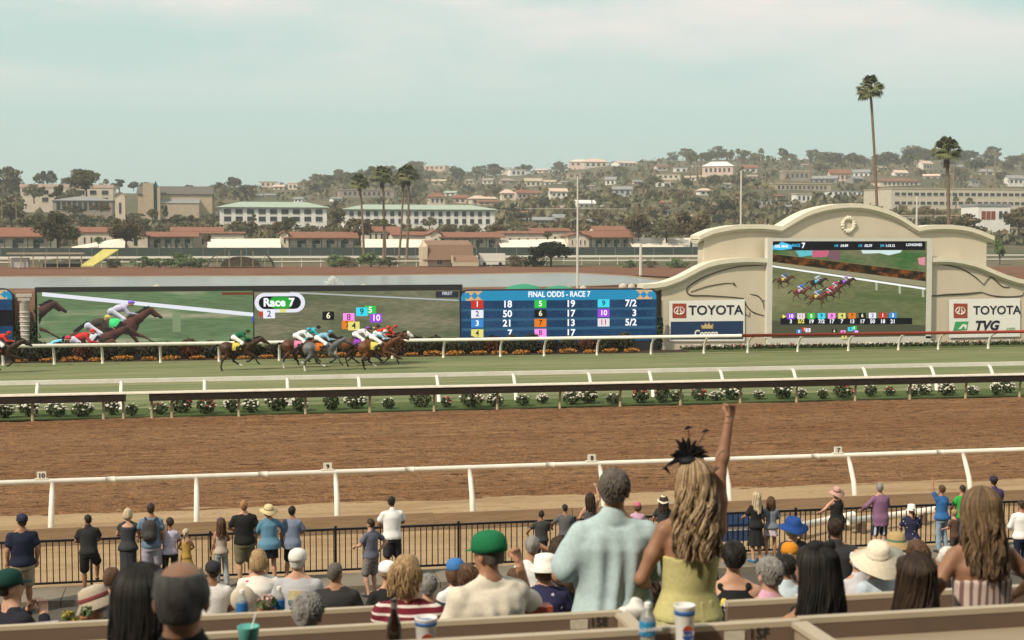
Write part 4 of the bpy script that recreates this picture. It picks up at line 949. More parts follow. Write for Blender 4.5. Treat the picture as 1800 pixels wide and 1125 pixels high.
hs_ = [dict(g='A', coat=(.045, .020, .014), point=BLK, cl=(.25, .05, .3), silk=(.12, .35, .5), cap=(.05, .5, .75), dy=SY-.04, neck=.06, **at_nose(116, 551, 1.55)),
       dict(g='A', coat=(.055, .022, .014), point=BLK, cl=(.03, .35, .10), silk=(.72, .66, .78), cap=(.20, .10, .45), dy=SY-.05, neck=.10, **at_nose(284, 563, 1.45)),
       dict(g='C', coat=(.050, .020, .014), point=BLK, cl=(.70, .68, .66), silk=(.035, .030, .022), cap=(.40, .32, .08), dy=SY-.06, **at_nose(242, 588, 1.42)),
       dict(g='A', coat=(.075, .028, .018), point=BLK, cl=(.6, .06, .05), silk=(.55, .035, .03), cap=(.55, .04, .03), dy=SY-.07, **at_nose(215, 612, 1.40)),
       dict(g='A', coat=(.06, .025, .015), point=BLK, cl=(.6, .06, .05), silk=(.20, .55, .62), cap=(.45, .03, .06), dy=SY-.08, **at_nose(172, 624, 1.40))]
V, F, Cc = flat_riders(hs_); x0, z1 = xz(66, 515, SY); x1, z0 = xz(444, 603.5, SY)
V[:, 1] = np.clip(V[:, 1], SY-.10, SY-.012)
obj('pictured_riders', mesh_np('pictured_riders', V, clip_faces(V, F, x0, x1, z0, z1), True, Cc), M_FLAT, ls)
def pill(px, py, w, h, m, parent, Y, name='badge'):
    x, z = xz(px, py, Y); r_ = h/2; P = []
    for k in range(13): t = -math.pi/2+math.pi*k/12; P.append((x+w/2-r_+math.cos(t)*r_, z+math.sin(t)*r_))
    for k in range(13): t = math.pi/2+math.pi*k/12; P.append((x-w/2+r_+math.cos(t)*r_, z+math.sin(t)*r_))
    mb = MB(); mb.prism(P, Y-.004, Y, m); return mb.build(name, m, parent)
SP = 29.4
pill(492, 532, 86/SP, 34/SP, glow('led_lilac', (.62, .62, .68)), ls, SY-.01); pill(492, 532, 72/SP, 22/SP, GB, ls, SY-.016); 
pill(494, 532, 40/SP, 20/SP, glow('led_green', (.02, .30, .03)), ls, SY-.022)
x, z = xz(490, 532, SY); text('Race 7', .66, GW, ls, (x, SY-.034, z), bold=.022, ext=.002)
CH = {1: ((.45, .03, .02), (.8, .8, .8)), 2: ((.66, .66, .72), (.05, .03, .2)), 3: ((.04, .20, .50), (.85, .9, .95)), 4: ((.62, .56, .16), (.03, .03, .03)), 5: ((.03, .42, .06), (.8, .9, .8)), 6: ((.012, .012, .012), (.75, .72, .5)), 7: ((.62, .17, .02), (.06, .02, .0)), 8: ((.78, .25, .62), (.2, .03, .15)), 9: ((.05, .55, .68), (.0, .05, .07)), 10: ((.28, .05, .62), (.88, .85, .95)), 11: ((.62, .60, .63), (.5, .02, .03))}
def chip(n, px, py, w, h, parent, Y, size):
    x, z = xz(px, py, Y); mb = MB(); mb.box((x, Y, z), (w, .008, h)); o = mb.build('chip', glow('chip_%d' % n, CH[n][0]), parent)
    text(str(n), size, glow('chip_ink_%d' % n, CH[n][1]), o, (x, Y-.007, z), 'number', bold=.008, ext=.002); return o
for i, (n, p, y) in enumerate([(2, 473, 552), (6, 577, 555), (8, 613, 558), (7, 611, 571), (4, 622, 573), (5, 651, 545), (9, 636, 548), (10, 661, 559)]):
    chip(n, p, y, 20/SP, 15/SP, ls, SY-.02-.012*i, .50)
rect('chip_edge', 456, 547, 463, 556, SY-.012, glow('chip_1', CH[1][0]), ls, .004); rect('chip_edge', 492, 543, 503, 549, SY-.04, glow('chip_4', CH[4][0]), ls, .004)
rect('pictured_sign', 766, 512, 806, 523, SY-.008, glow('led_sign', (.03, .03, .04)), ls, .004); x, z = xz(786, 516, SY); text('FIRST', .26, GWD, ls, (x, SY-.02, z), bold=.006, ext=.001)
# --- odds board
ob = tag(empty('odds_board', (0, 0, 0)), 'blue odds board headed FINAL ODDS with coloured number chips', 'odds board')
def round_rect(px0, py0, px1, py1, r_, Y, top_only=True):
    (x0, z1), (x1, z0) = xz(px0, py0, Y), xz(px1, py1, Y); P = [(x0, z0), (x1, z0)]
    for k in range(7): t = math.pi/2*k/6; P.append((x1-r_+math.cos(t)*r_, z1-r_+math.sin(t)*r_))
    for k in range(7): t = math.pi/2+math.pi/2*k/6; P.append((x0+r_+math.cos(t)*r_, z1-r_+math.sin(t)*r_))
    return P
def board(parent, p0, p1):
    mb = MB(); P = round_rect(p0, 509, p1, 600, .55, SY); mb.prism([(x, (z if z > 1.5 else .0)) for x, z in P], SY+.02, SY+.55, M_FRAME); mb.build('cabinet', M_FRAME, parent)
    mb = MB(); mb.prism(round_rect(p0+2, 511, p1-2, 599, .5, SY), SY-.002, SY+.012); mb.build('display', glow_noise('led_navy', (.012, .038, .085), (.020, .055, .112), .6, (1, 1, 1)), parent)
    (x0, z1), (x1, z0) = xz(p0+2.5, 511.5, SY), xz(p1-2.5, 526, SY)
    P = [(x0, z0), (x1, z0)]
    for k in range(7): t = math.pi/2*k/6; P.append((x1-.45+math.cos(t)*.45, z1-.45+math.sin(t)*.45))
    for k in range(7): t = math.pi/2+math.pi/2*k/6; P.append((x0+.45+math.cos(t)*.45, z1-.45+math.sin(t)*.45))
    mb = MB(); mb.prism(P, SY-.008, SY-.002); mb.build('title_band', glow('led_cyan', (.022, .21, .36)), parent)
    for sgn, xs_ in ((1, x0), (-1, x1)):
        mb = MB(); zc = (z0+z1)/2; 
        mb.box((xs_+sgn*.78, SY-.010, zc), (1.0, .003, (z1-z0)*.96)); mb.build('motif_ground', glow('led_sand', (.52, .33, .16)), parent)
        for k in range(3):
            mb = MB(); xx = xs_+sgn*(.40+.42*k); mb.prism([(xx-.22, zc), (xx, zc-.23), (xx+.22, zc), (xx, zc+.23)], SY-.016, SY-.012); mb.build('motif', glow('led_cyan', (.022, .21, .36)), parent)
board(ob, 808, 1156); board_rows = [535, 552, 568.5, 586]
x, z = xz(983, 517.5, SY); text('FINAL ODDS - RACE 7', .47, GW, ob, (x, SY-.02, z), bold=.010, ext=.002, sx=.84)
for r_, y in enumerate(board_rows): rect('row_line', 812, y+8.3, 1152, y+8.9, SY-.005, glow('led_line', (.03, .09, .15)), ob, .004)
for n, col, row, odds in ((1, 0, 0, '18'), (2, 0, 1, '50'), (3, 0, 2, '21'), (4, 0, 3, '7'), (5, 1, 0, '19'), (6, 1, 1, '17'), (7, 1, 2, '13'), (8, 1, 3, '17'), (9, 2, 0, '7/2'), (10, 2, 1, '3'), (11, 2, 2, '5/2')):
    y = board_rows[row]-col*.9; chip(n, 839+111*col, y, 22/SP, 14.5/SP, ob, SY-.012, .46)
    x, z = xz((900, 1011, 1119)[col], y, SY); text(odds, .58, GW, ob, (x, SY-.016, z), 'odds', align='RIGHT', bold=.014, ext=.002)
ob2 = tag(empty('odds_board', (0, 0, 0)), 'edge of a second blue board left of the stone column', 'odds board'); board(ob2, -330, 24)
rect('dark_row', -330, 548, 22, 573, SY-.01, GB, ob2, .004)
# column, backing wall and ivy beside the boards
M_STONE = mat('column_stone', (.46, .41, .37), .8, .2, 9, .03); M_PINK = mat('wall_terracotta', (.36, .22, .15), .9, .12, 2)
wl = tag(empty('backing_wall', (0, 84.9, 0)), 'terracotta plaster wall strip behind the stone column', 'wall'); a, b = xz(20, 512, 84.9), xz(66, 600, 84.9); mb = MB(); mb.box(((a[0]+b[0])/2, 0.3, a[1]/2), (b[0]-a[0]+.6, .4, a[1])); mb.build('panel', M_PINK, wl)
a, b = xz(1150, 512, 84.9), xz(1172, 600, 84.9); mb = MB(); mb.box(((a[0]+b[0])/2, 0.3, a[1]/2), (b[0]-a[0]+.5, .4, a[1])); mb.build('panel', M_PINK, wl)
cx = xz(44, 560, 84.3)[0]; col = tag(empty('stone_column', (cx, 84.2, 0)), 'carved pale stone column between the two blue boards', 'column'); zt = xz(44, 515, 84.3)[1]
mb = MB(); mb.lathe([(.33, 0), (.30, .3), (.27, .4), (.27, zt-.5), (.30, zt-.45)], 14); mb.build('shaft', M_STONE, col, smooth=True)
mb = MB(); mb.box((0, 0, zt-.14), (.86, .6, .16)); mb.box((0, 0, zt-.34), (.66, .56, .16)); mb.build('capital', M_STONE, col)
for k in range(10):
    mb = MB(); mb.lathe([(.275, zt*.1), (.315, zt*.1+.05), (.275, zt*.1+.10)], 14); o = mb.build('ring', M_STONE, col, (0, 0, k*(zt-1)/11)); 
for p0, w_ in ((31, 10), (59, 9), (1160, 11)):
    x = xz(p0, 570, 84.2)[0]; V, F = leaf_cloud(420, w_/SP/2, .18, 1.15, .09, rr); mb = MB(); mb.add(V, F)
    o = tag(empty('ivy', (x, 84.15, .02)), {31: 'dark ivy climbing left of the stone column', 59: 'dark ivy climbing right of the stone column', 1160: 'dark ivy strip between the odds board and the beige wall'}[p0], 'ivy'); mb.build('foliage', M_IVY, o)
    mb = MB(); mb.tube([(0, 0, -.05), (.05, 0, 1.2), (-.03, 0, 2.2)], [.03, .02, .01], 5); mb.build('stem', M_STEM, o)
# ================================================================== big curved board
M_STUC = mat('stucco_beige', (.60, .53, .42), .9, 0, .7, .006, 60, col2=(.53, .46, .355), stretch=(1, 1, .35), detail=8); M_MOULD = mat('moulding_cream', (.66, .61, .49), .7, .04, 2)
tb = tag(empty('screen_wall', (0, 0, 0)), 'large beige plaster wall with curved parapet around the main screen', 'screen wall')
YU, YW = 85.4, 84.6
up_ = [(1227, 416), (1240, 410), (1253, 405), (1272, 401), (1290, 398), (1314, 396.5), (1338, 396.5), (1358, 398), (1372, 400), (1385, 392), (1398, 384), (1413, 376), (1428, 370), (1446, 365), (1465, 361.5), (1479, 360), (1493, 359.3), (1509, 360), (1525, 362), (1542, 366), (1558, 371), (1574, 378), (1588, 386), (1600, 394), (1612, 401), (1628, 398.5), (1647, 397), (1668, 397), (1688, 399), (1706, 402.5), (1722, 408), (1734, 413), (1744, 417)]
lw_ = [(1128, 502), (1150, 500.5), (1167, 498), (1182, 493), (1197, 487), (1212, 479), (1227, 471), (1243, 464), (1260, 459.5), (1282, 456.5), (1305, 455), (1325, 455), (1346, 456)]
rw_ = [(1634, 455), (1652, 454.5), (1670, 455), (1690, 458), (1711, 463), (1730, 470), (1748, 478), (1767, 485.5), (1785, 491), (1802, 494.5), (1830, 497), (1870, 498)]
def parapet(pts, Y, xa, xb, name, thick):
    top = [xz(p, y+5, Y) for p, y in pts]; t2 = [q for q in top if xa <= q[0] <= xb]
    def zi(x): return float(np.interp(x, [q[0] for q in top], [q[1] for q in top]))
    P = [(xa, 0), (xb, 0), (xb, zi(xb))]+list(reversed(t2))+[(xa, zi(xa))]
    mb = MB(); mb.prism(P, Y, Y+thick); mb.build(name, M_STUC, tb)
    # moulding swept along the edge: two fillets
    for dz0, dz1, dy, nm in ((.26, -.02, .30, 'moulding'), (.02, -.13, .18, 'moulding'), (-.10, -.20, .08, 'moulding')):
        V = []; F = []
        for x, z in top:
            V += [(x, Y-dy, z+dz1), (x, Y-dy, z+dz0), (x, Y+thick+dy, z+dz0), (x, Y+thick+dy, z+dz1)]
        n = len(top)
        for i in range(n-1):
            for k in range(4): k2 = (k+1) % 4; F.append((i*4+k, (i+1)*4+k, (i+1)*4+k2, i*4+k2))
        F += [(0, 1, 2, 3), ((n-1)*4+3, (n-1)*4+2, (n-1)*4+1, (n-1)*4)]
        m2 = MB(); m2.add(V, F); m2.build(nm, M_MOULD, tb)
parapet(up_, YU, xz(1237, 500, YU)[0], xz(1733, 500, YU)[0], 'upper_wall', 1.2)
parapet(lw_, YW, xz(1163, 500, YW)[0], xz(1346, 500, YW)[0], 'wing_wall', .7)
parapet(rw_, YW, xz(1634, 500, YW)[0], xz(1862, 500, YW)[0], 'wing_wall', .7)
mb = MB(); a, b = xz(1346, 425, YW), xz(1634, 598, YW); mb.box(((a[0]+b[0])/2, YW+.45, .45), (b[0]-a[0]-.01, .6, .9)); mb.build('plinth', M_STUC, tb)
# wreath
xw, zw = xz(1492, 395, YU-.1); mb = MB(); n = 96; V = []; F = []
for i in range(n):
    t = 2*math.pi*i/n; r1 = .42+.012*math.sin(16*t); rr_ = .13+.022*math.sin(16*t)+.03*math.cos(4*t)
    for k in range(8):
        q = 2*math.pi*k/8; V.append((xw+math.cos(t)*(r1+rr_*math.cos(q))*.92, YU-.05-rr_*math.sin(q)*.8, zw+math.sin(t)*(r1+rr_*math.cos(q))))
for i in range(n):
    for k in range(8): F.append((i*8+k, ((i+1) % n)*8+k, ((i+1) % n)*8+(k+1) % 8, i*8+(k+1) % 8))
mb.add(V, F); mb.build('wreath', M_MOULD, tb, smooth=True)
# line drawings of whales in dark metal
M_LINE = mat('line_metal', (.085, .068, .05), .6, .1)
def zx8(pts): return [xz(1130+x*.3722, 340+y*.3722, YW-.03) for x, y in pts]
def line(pts, r_=.035, taper=True):
    q = zx8(pts); n = len(q); P = []
    for i in range(n-1):
        for k in range(4):
            t = k/4; p0 = q[max(i-1, 0)]; p1 = q[i]; p2 = q[i+1]; p3 = q[min(i+2, n-1)]
            P.append(tuple(.5*(2*p1[a]+(p2[a]-p0[a])*t+(2*p0[a]-5*p1[a]+4*p2[a]-p3[a])*t*t+(3*p1[a]-p0[a]-3*p2[a]+p3[a])*t**3) for a in (0, 1)))
    P.append(q[-1]); m_ = MB(); m_.tube([(x, YW-.03, z) for x, z in P], [r_*(.45+.8*math.sin(math.pi*(.1+.8*i/(len(P)-1)))) if taper else r_ for i in range(len(P))], 5); m_.build('whale_line', M_LINE, tb)
line([(576, 340), (470, 344), (380, 362), (290, 395), (230, 430), (207, 455), (225, 480), (300, 482), (400, 488), (475, 495)], .034)
line([(225, 465), (300, 440), (380, 425), (420, 424)], .022); line([(425, 422), (436, 434)], .06, False)
line([(475, 495), (490, 530), (520, 560), (574, 578)], .028); line([(508, 475), (545, 485), (568, 515), (572, 545)], .025); line([(480, 565), (500, 580), (505, 560)], .02); line([(576, 505), (560, 508)], .02)
line([(1352, 333), (1430, 338), (1510, 358), (1570, 395), (1610, 432)], .030); line([(1352, 486), (1430, 478), (1520, 474), (1600, 466)], .048)
line([(1610, 432), (1640, 395), (1665, 410), (1700, 440), (1735, 442)], .03); line([(1600, 466), (1650, 482), (1720, 488), (1790, 482), (1797, 465)], .03)
# --- main screen
ms = tag(empty('video_screen', (0, 0, 0)), 'big main video screen in a pale frame on the curved wall', 'video screen')
MY = YW-.10
def fr(px0, py0, px1, py1): return rect('frame_bar', px0, py0, px1, py1, MY, mat('screen_surround', (.60, .58, .52), .6, .04), ms, .5)
fr(1347, 418.5, 1633, 424); fr(1347, 594.5, 1633, 601); fr(1347, 424.2, 1354, 594.3); fr(1627, 424.2, 1633, 594.3)
rect('picture', 1354, 424, 1627, 594.5, MY-.06, glow_noise('led_turf_main', (.105, .125, .052), (.190, .180, .088), .35, (.2, 1, 1.0), (.14, .145, .066)), ms, .3)
FY = MY-.22
def quad8(name, pts, m, Y=FY, parent=ms):
    mb = MB(); mb.prism(zx8y(pts, Y), Y-.003, Y); return mb.build(name, m, parent)
def zx8y(pts, Y): return [xz(1130+x*.3722, 340+y*.3722, Y) for x, y in pts]
quad8('header', [(602, 225), (1335, 225), (1335, 268), (602, 268)], GB, FY-.02)
quad8('pictured_grass', [(602, 268), (1335, 268), (1335, 368), (602, 282)], glow_noise('led_turf_far', (.05, .115, .035), (.15, .15, .08), .9, (.4, 1, 1)), FY)
quad8('pictured_hedge', [(602, 285), (1335, 372), (1335, 415), (602, 322)], glow_noise('led_hedge', (.018, .016, .010), (.16, .055, .015), 2.2, (1, 1, 1.6), (.05, .028, .014)), FY-.006)
quad8('pictured_track', [(602, 322), (1335, 415), (1335, 440), (602, 335)], glow('led_sandy', (.24, .22, .13)), FY-.004)
quad8('pictured_rail', [(602, 338), (1335, 446), (1335, 455), (602, 346)], glow('led_rail_main', (.75, .75, .72)), FY-.012)
quad8('pictured_shade', [(602, 600), (1335, 622), (1335, 690), (602, 690)], glow('led_shade', (.070, .072, .040)), FY-.002)
quad8('pictured_shade', [(1000, 470), (1335, 492), (1335, 515), (1000, 488)], glow('led_strip', (.085, .115, .045)), FY-.002)
for k in range(3): quad8('pictured_post', [(1098+k*110, 420+k*16), (1108+k*110, 421+k*16), (1108+k*110, 458+k*16), (1098+k*110, 457+k*16)], glow('led_postm', (.34, .36, .26)), FY-.008)
quad8('pictured_banner', [(720, 270), (800, 270), (800, 292), (740, 300)], glow('led_b1', (.10, .42, .45)), FY-.004); quad8('pictured_banner', [(800, 270), (880, 270), (870, 300), (800, 302)], glow('led_b2', (.45, .10, .16)), FY-.004); quad8('pictured_banner', [(880, 270), (935, 270), (930, 318), (880, 312)], glow('led_b3', (.16, .08, .10)), FY-.004)
quad8('pictured_banner', [(1030, 268), (1225, 268), (1215, 280), (1160, 292), (1120, 282), (1040, 284)], glow('led_b4', (.50, .62, .58)), FY-.004); quad8('pictured_banner', [(1298, 305), (1333, 300), (1333, 340), (1305, 335)], glow('led_b5', (.55, .22, .25)), FY-.004)
sm_ = []
for (nx_, ny_, g_, co, si, ca, cl_, s_) in [(720, 402, 'A', BAY, (.04, .08, .2), (.1, .12, .3), (.6, .5, .1), 0.461), (876, 412, 'C', DKBAY, (.55, .65, .7), (.1, .4, .6), (.05, .4, .5), 0.461), (1008, 412, 'A', DKBAY, (.55, .35, .6), (.3, .1, .45), (.3, .1, .5), 0.470), (960, 440, 'B', BAY, (.5, .05, .2), (.7, .7, .7), (.5, .2, .2), 0.470), (800, 455, 'C', CHEST, (.05, .12, .4), (.1, .2, .5), (.7, .3, .5), 0.493), (935, 465, 'A', BAY, (.55, .04, .05), (.5, .05, .05), (.5, .1, .1), 0.493), (880, 482, 'B', CHEST, (.15, .3, .6), (.7, .7, .7), (.6, .5, .1), 0.508)]:
    x, z = zx8y([(nx_, ny_)], FY)[0]; sm_.append(dict(g=g_, coat=co, point=BLK, cl=cl_, silk=si, cap=ca, dy=FY-.03-.008*len(sm_), x=x-1.66*s_, z=z-1.5*s_, s=s_, gain=1.9))
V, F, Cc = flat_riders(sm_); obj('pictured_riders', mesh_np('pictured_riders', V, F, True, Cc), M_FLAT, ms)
def t8(s, x, y, size, m, Y=FY-.03, **k):
    p = zx8y([(x, y)], Y)[0]; return text(s, size, m, ms, (p[0], Y, p[1]), ext=.002, **k)
GC = glow('led_skyblue', (.06, .42, .68)); GY = glow('led_yellow', (.85, .72, .12))
quad8('logo_ribbon', [(604, 248), (640, 240), (655, 228), (680, 236), (704, 244), (704, 262), (655, 268), (604, 264)], GC, FY-.026); t8('DEL MAR', 655, 250, .22, GW, FY-.034, bold=.008)
t8('RACE', 724, 246, .26, GC, bold=.006, sx=.85); t8('7', 758, 247, .46, GW, bold=.014)
for lab, tm_, x in (('1/4', ':24.89', 905), ('1/2', ':50.39', 1018), ('3/4', '1:15.12', 1122)):
    t8(lab, x+8, 247, .22, GC, bold=.006); t8(tm_, x+46, 247, .22, GW, bold=.006)
t8('LONGINES', 1281, 243, .23, GW, bold=.005)
quad8('odds_strip', [(650, 588), (1272, 588), (1272, 618), (650, 620)], GB, FY-.02)
for i, (n, o_) in enumerate(((10, '3'), (11, '5/2'), (5, '19'), (9, '7/2'), (8, '17'), (4, '7'), (7, '13'), (6, '17'), (2, '50'), (1, '18'), (3, '21'))):
    X = 699+i*48.2; px_, py_ = 1130+X*.3722, 340+(580-i*.4)*.3722; chip(n, px_, py_, .50, .36, ms, FY-.03, .32); t8(o_, X, 605, .34, GW if n != 11 else GY, FY-.04, bold=.008)
quad8('arrow', [(660, 572), (676, 581), (660, 590)], GY, FY-.03)
for i, (n, X, Y_) in enumerate(((3, 737, 652), (1, 762, 642), (2, 780, 646), (6, 904, 650), (8, 946, 656), (5, 998, 636), (9, 980, 641), (10, 1007, 655), (4, 951, 677))): chip(n, 1130+X*.3722, 340+Y_*.3722, .34, .25, ms, FY-.03-.006*i, .22)
# --- sponsor signs
def sign_root(label): return tag(empty('sponsor_sign', (0, 0, 0)), label, 'sign')
M_SW = mat('sign_white', (.78, .76, .72), .5, .02); M_SR = mat('sign_red', (.34, .065, .035), .5, .03); M_SN = mat('sign_navy', (.020, .045, .115), .5, .05); M_TX = mat('sign_text', (.018, .015, .035), .5, 0); M_SG = mat('sign_green', (.05, .34, .12), .5, .05); M_CW = mat('crown_gold', (.50, .33, .12), .5, .1)
QY = YW-.09
def ring8(cx, cy, rx, ry, w_, m, parent, Y):
    x, z = zx8y([(cx, cy)], Y)[0]; k = 1/SP/.3722*.0+.3722/SP; mb = MB(); mb.tube([(x+rx*k*math.cos(t), Y, z+ry*k*math.sin(t)) for t in [2*math.pi*i/20 for i in range(21)]], w_*k, 6); return mb.build('emblem', m, parent)
def toyota(root, x0, dx, size):
    o = quad8('emblem_square', [(x0, 520), (x0+65, 520), (x0+65, 588), (x0, 588)], M_SR, QY-.02, root)
    c = (x0+32, 554); ring8(c[0], c[1], 26, 19, 2.2, M_SW, root, QY-.03); ring8(c[0], c[1]+2, 9, 17, 2.0, M_SW, root, QY-.03); ring8(c[0], c[1]+8, 17, 8, 2.0, M_SW, root, QY-.03)
    p = zx8y([(x0+205, 553)], QY-.02)[0]; text('TOYOTA', size, M_TX, root, (p[0], QY-.02, p[1]), bold=.014, ext=.004, sx=1.06)
s1 = sign_root('white and navy sponsor sign reading TOYOTA above Corona'); quad8('panel', [(124, 508), (481, 500), (481, 602), (124, 606)], M_SW, QY, s1); quad8('panel', [(132, 606), (474, 602), (474, 684), (132, 688)], M_SN, QY-.001, s1); quad8('panel', [(124, 606.5), (131.5, 606.5), (131.5, 690), (124, 690)], M_SW, QY, s1); quad8('panel', [(474.5, 602.5), (481, 602.5), (481, 688), (474.5, 688)], M_SW, QY, s1); quad8('panel', [(124, 690.5), (481, 688.5), (481, 696), (124, 698)], M_SW, QY, s1)
toyota(s1, 140, 0, .82)
quad8('emblem', [(278, 640), (275, 618), (288, 626), (295, 610), (305, 622), (312, 608), (320, 624), (333, 614), (331, 640)], M_CW, QY-.02, s1); ring8(304, 631, 22, 5, 2, mat('crown_cream', (.7, .62, .4), .5, 0), s1, QY-.025)
p = zx8y([(300, 662)], QY-.02)[0]; text('Corona', .58, M_SW, s1, (p[0], QY-.02, p[1]), bold=.020, ext=.004, sx=.86)
s2 = sign_root('white sponsor sign reading TOYOTA above TVG.com'); quad8('panel', [(1446, 500), (1782, 494), (1782, 676), (1446, 682)], M_SW, QY, s2); toyota(s2, 1468, 0, .78)
quad8('emblem', [(1476, 606), (1538, 604), (1530, 645), (1466, 648)], M_SG, QY-.02, s2); quad8('emblem', [(1490, 640), (1512, 616), (1532, 622), (1524, 644), (1516, 626), (1500, 642)], M_SW, QY-.028, s2)
p = zx8y([(1622, 626)], QY-.02)[0]; text('TVG', .84, M_TX, s2, (p[0], QY-.02, p[1]), bold=.034, ext=.004, sx=1.05, shear=.25); p = zx8y([(1736, 638)], QY-.02)[0]; text('.com', .36, M_SG, s2, (p[0], QY-.02, p[1]), bold=.0, ext=.004)
# ================================================================== the field
RH = [
 (0, 640, 76.5, 'bay horse at the left edge of the picture running last', 'A', DKBAY, (.5, .1, .1), '11', dict(c=(.55, .04, .03), cap=(.5, .03, .03), pants=(.8, .8, .8)), {}, 'jockey in red silks on the last horse at the left edge'),
 (420, 650, 75.6, 'dark bay horse with yellow saddlecloth trailing alone behind the pack', 'C', (.05, .022, .012), (.62, .52, .10), '6', dict(c=(.012, .12, .06), cap=(.012, .09, .045), pants=(.8, .8, .78)), dict(sock=[('h2', 1, .12)]), 'jockey in dark green silks on the horse trailing the pack'),
 (528, 648, 76.4, 'bay horse with pink saddlecloth at the rear of the pack', 'C', BAY, (.72, .22, .38), '8', dict(c=(.66, .68, .72), cap=(.06, .36, .55), pants=(.85, .85, .85)), dict(sock=[('h1', -1, .22), ('h2', 1, .2)]), 'jockey in white silks and bright blue cap at the rear of the pack'),
 (566, 655, 74.4, 'grey horse with orange saddlecloth on the near side of the pack', 'C', (.13, .13, .135), (.60, .15, .02), '7', dict(c=(.22, .42, .58), cap=(.10, .34, .50), pants=(.8, .82, .85)), dict(sock=[('h2', 1, .2), ('h1', -1, .2)], crouch=.03), 'jockey in light blue silks on the grey horse'),
 (545, 640, 78.3, 'dark horse with teal saddlecloth on the far side behind the white silks', 'A', DKBAY, (.05, .40, .45), '9', dict(c=(.05, .40, .48), cap=(.03, .03, .03), pants=(.7, .7, .7)), {}, 'jockey in teal silks half hidden at the rear of the pack'),
 (632, 645, 76.8, 'brown horse ridden by white and purple silks in mid pack', 'A', CHEST, (.28, .06, .5), '10', dict(m=pattern_mat('silk_purple', 'flower', (.74, .70, .76), [(.42, .10, .45), (.55, .2, .55)], 7, width=.45), cap=(.20, .08, .40), pants=(.82, .82, .82)), {}, 'jockey in white and purple silks in mid pack'),
 (650, 642, 78.4, 'dark horse on the rail ridden by black and gold silks', 'B', DKBAY, (.03, .4, .1), '5', dict(m=pattern_mat('silk_gold', 'check', (.02, .018, .015), [(.42, .34, .14)], 6), cap=(.04, .035, .03), pants=(.8, .8, .8)), {}, 'jockey in black and gold silks on the far rail'),
 (668, 643, 77.2, 'chestnut horse near the front ridden by bright red silks', 'C', BAY, (.5, .05, .05), '1', dict(c=(.50, .05, .025), cap=(.50, .07, .03), pants=(.8, .8, .8)), {}, 'jockey in bright red silks near the front'),
 (662, 655, 74.6, 'chestnut horse with yellow number 4 saddlecloth leading on the near side', 'A', CHEST, (.68, .58, .12), '4', dict(m=pattern_mat('silk_sky', 'check', (.66, .68, .72), [(.22, .45, .62)], 5), cap=(.62, .62, .66), pants=(.82, .84, .86)), dict(sock=[('h2', 1, .2)], crouch=.05), 'jockey in white and sky blue silks leading on the near side'),
 (680, 645, 78.0, 'chestnut horse with a white hood just in front on the far side', 'B', CHEST, (.7, .7, .7), '2', dict(c=(.45, .05, .02), cap=(.45, .08, .03), pants=(.75, .75, .75)), dict(blaze='hood', neck=.02), 'jockey in dark red silks on the white hooded horse')]
for px_, py_, Y_, lab, gt, co, cc, nm, jk, ex, jl in RH:
    jk = dict(jk); jk['crouch'] = ex.pop('crouch', 0)
    race_horse(px_, py_, Y_, lab, gt, co, BLK if co != (.13, .13, .135) else (.03, .03, .032), cc, nm, jk, jlabel=jl, **ex)
# ================================================================== infield lake, back stretch, barns, hills
RID = [(-400, 318), (0, 328), (200, 336), (380, 336), (450, 330), (560, 318), (650, 303), (750, 300), (850, 307), (950, 302), (1050, 290), (1150, 283), (1250, 278), (1350, 278), (1450, 281), (1560, 279), (1650, 277), (1750, 283), (1800, 285), (2200, 292)]
def ridge_y(px): return float(np.interp(px, [a for a, b in RID], [b for a, b in RID]))
def ridge_d(px): return float(np.interp(px, [-400, 300, 480, 700, 2200], [900, 950, 1250, 1650, 1700]))
D0 = 470.0
def hill_y(px, d):
    dr = ridge_d(px); t = (1/D0-1/max(d, D0))/(1/D0-1/dr); return 436+(ridge_y(px)-436)*max(0, min(t, 1.0))**1.15
def terr_z(px, d):
    if d < 345: return -.2
    if d < 400: return -.2+2.4*(d-345)/55
    if d < D0: return 2.2+(CAM_H-(436-420)*D0/2500-2.2)*(d-400)/(D0-400)
    dr = ridge_d(px)
    if d <= dr: return CAM_H+(420-hill_y(px, d))*d/2500
    return (CAM_H+(420-ridge_y(px))*dr/2500)*max(.2, 1-((d-dr)/1400))
def terr_d(px, y):
    """distance at which the hillside shows at height y in the photo"""
    lo, hi = D0, ridge_d(px)
    if y >= 435: return D0
    for _ in range(30):
        m_ = (lo+hi)/2
        if hill_y(px, m_) > y: lo = m_
        else: hi = m_
    return lo
def terr_p(px, d):
    p = at_d(px, 420, d); return Vector((p.x, p.y, terr_z(px, d)))
V = []; F = []; ds = [330, 345, 370, 400, 430, 470]+[470*(1.045**k) for k in range(1, 46)]; pxs_ = list(range(-420, 2221, 40)); nn = len(pxs_)
for d in ds:
    for p in pxs_:
        q = terr_p(p, d); bmp = 0 if d < 480 else min(4, (d-480)*.02)*mnoise.noise((q.x*.012, q.y*.012, 0)); V.append((q.x, q.y, q.z+bmp-.3))
for j in range(len(ds)-1):
    for i in range(nn-1): a = j*nn+i; F.append((a, a+1, a+nn+1, a+nn))
M_HILL = ground_mat('hillside', (.135, .112, .072), [(.012, (1, 1, 1), (.075, .080, .045), .42, .58, .9), (.05, (1, 1, 1), (.20, .165, .115), .52, .68, .7), (.15, (1, 1, 1), (.06, .062, .034), .5, .65, .6)])
o = obj('hills', mesh_np('hills', V, F, True), M_HILL); o['kind'] = 'structure'
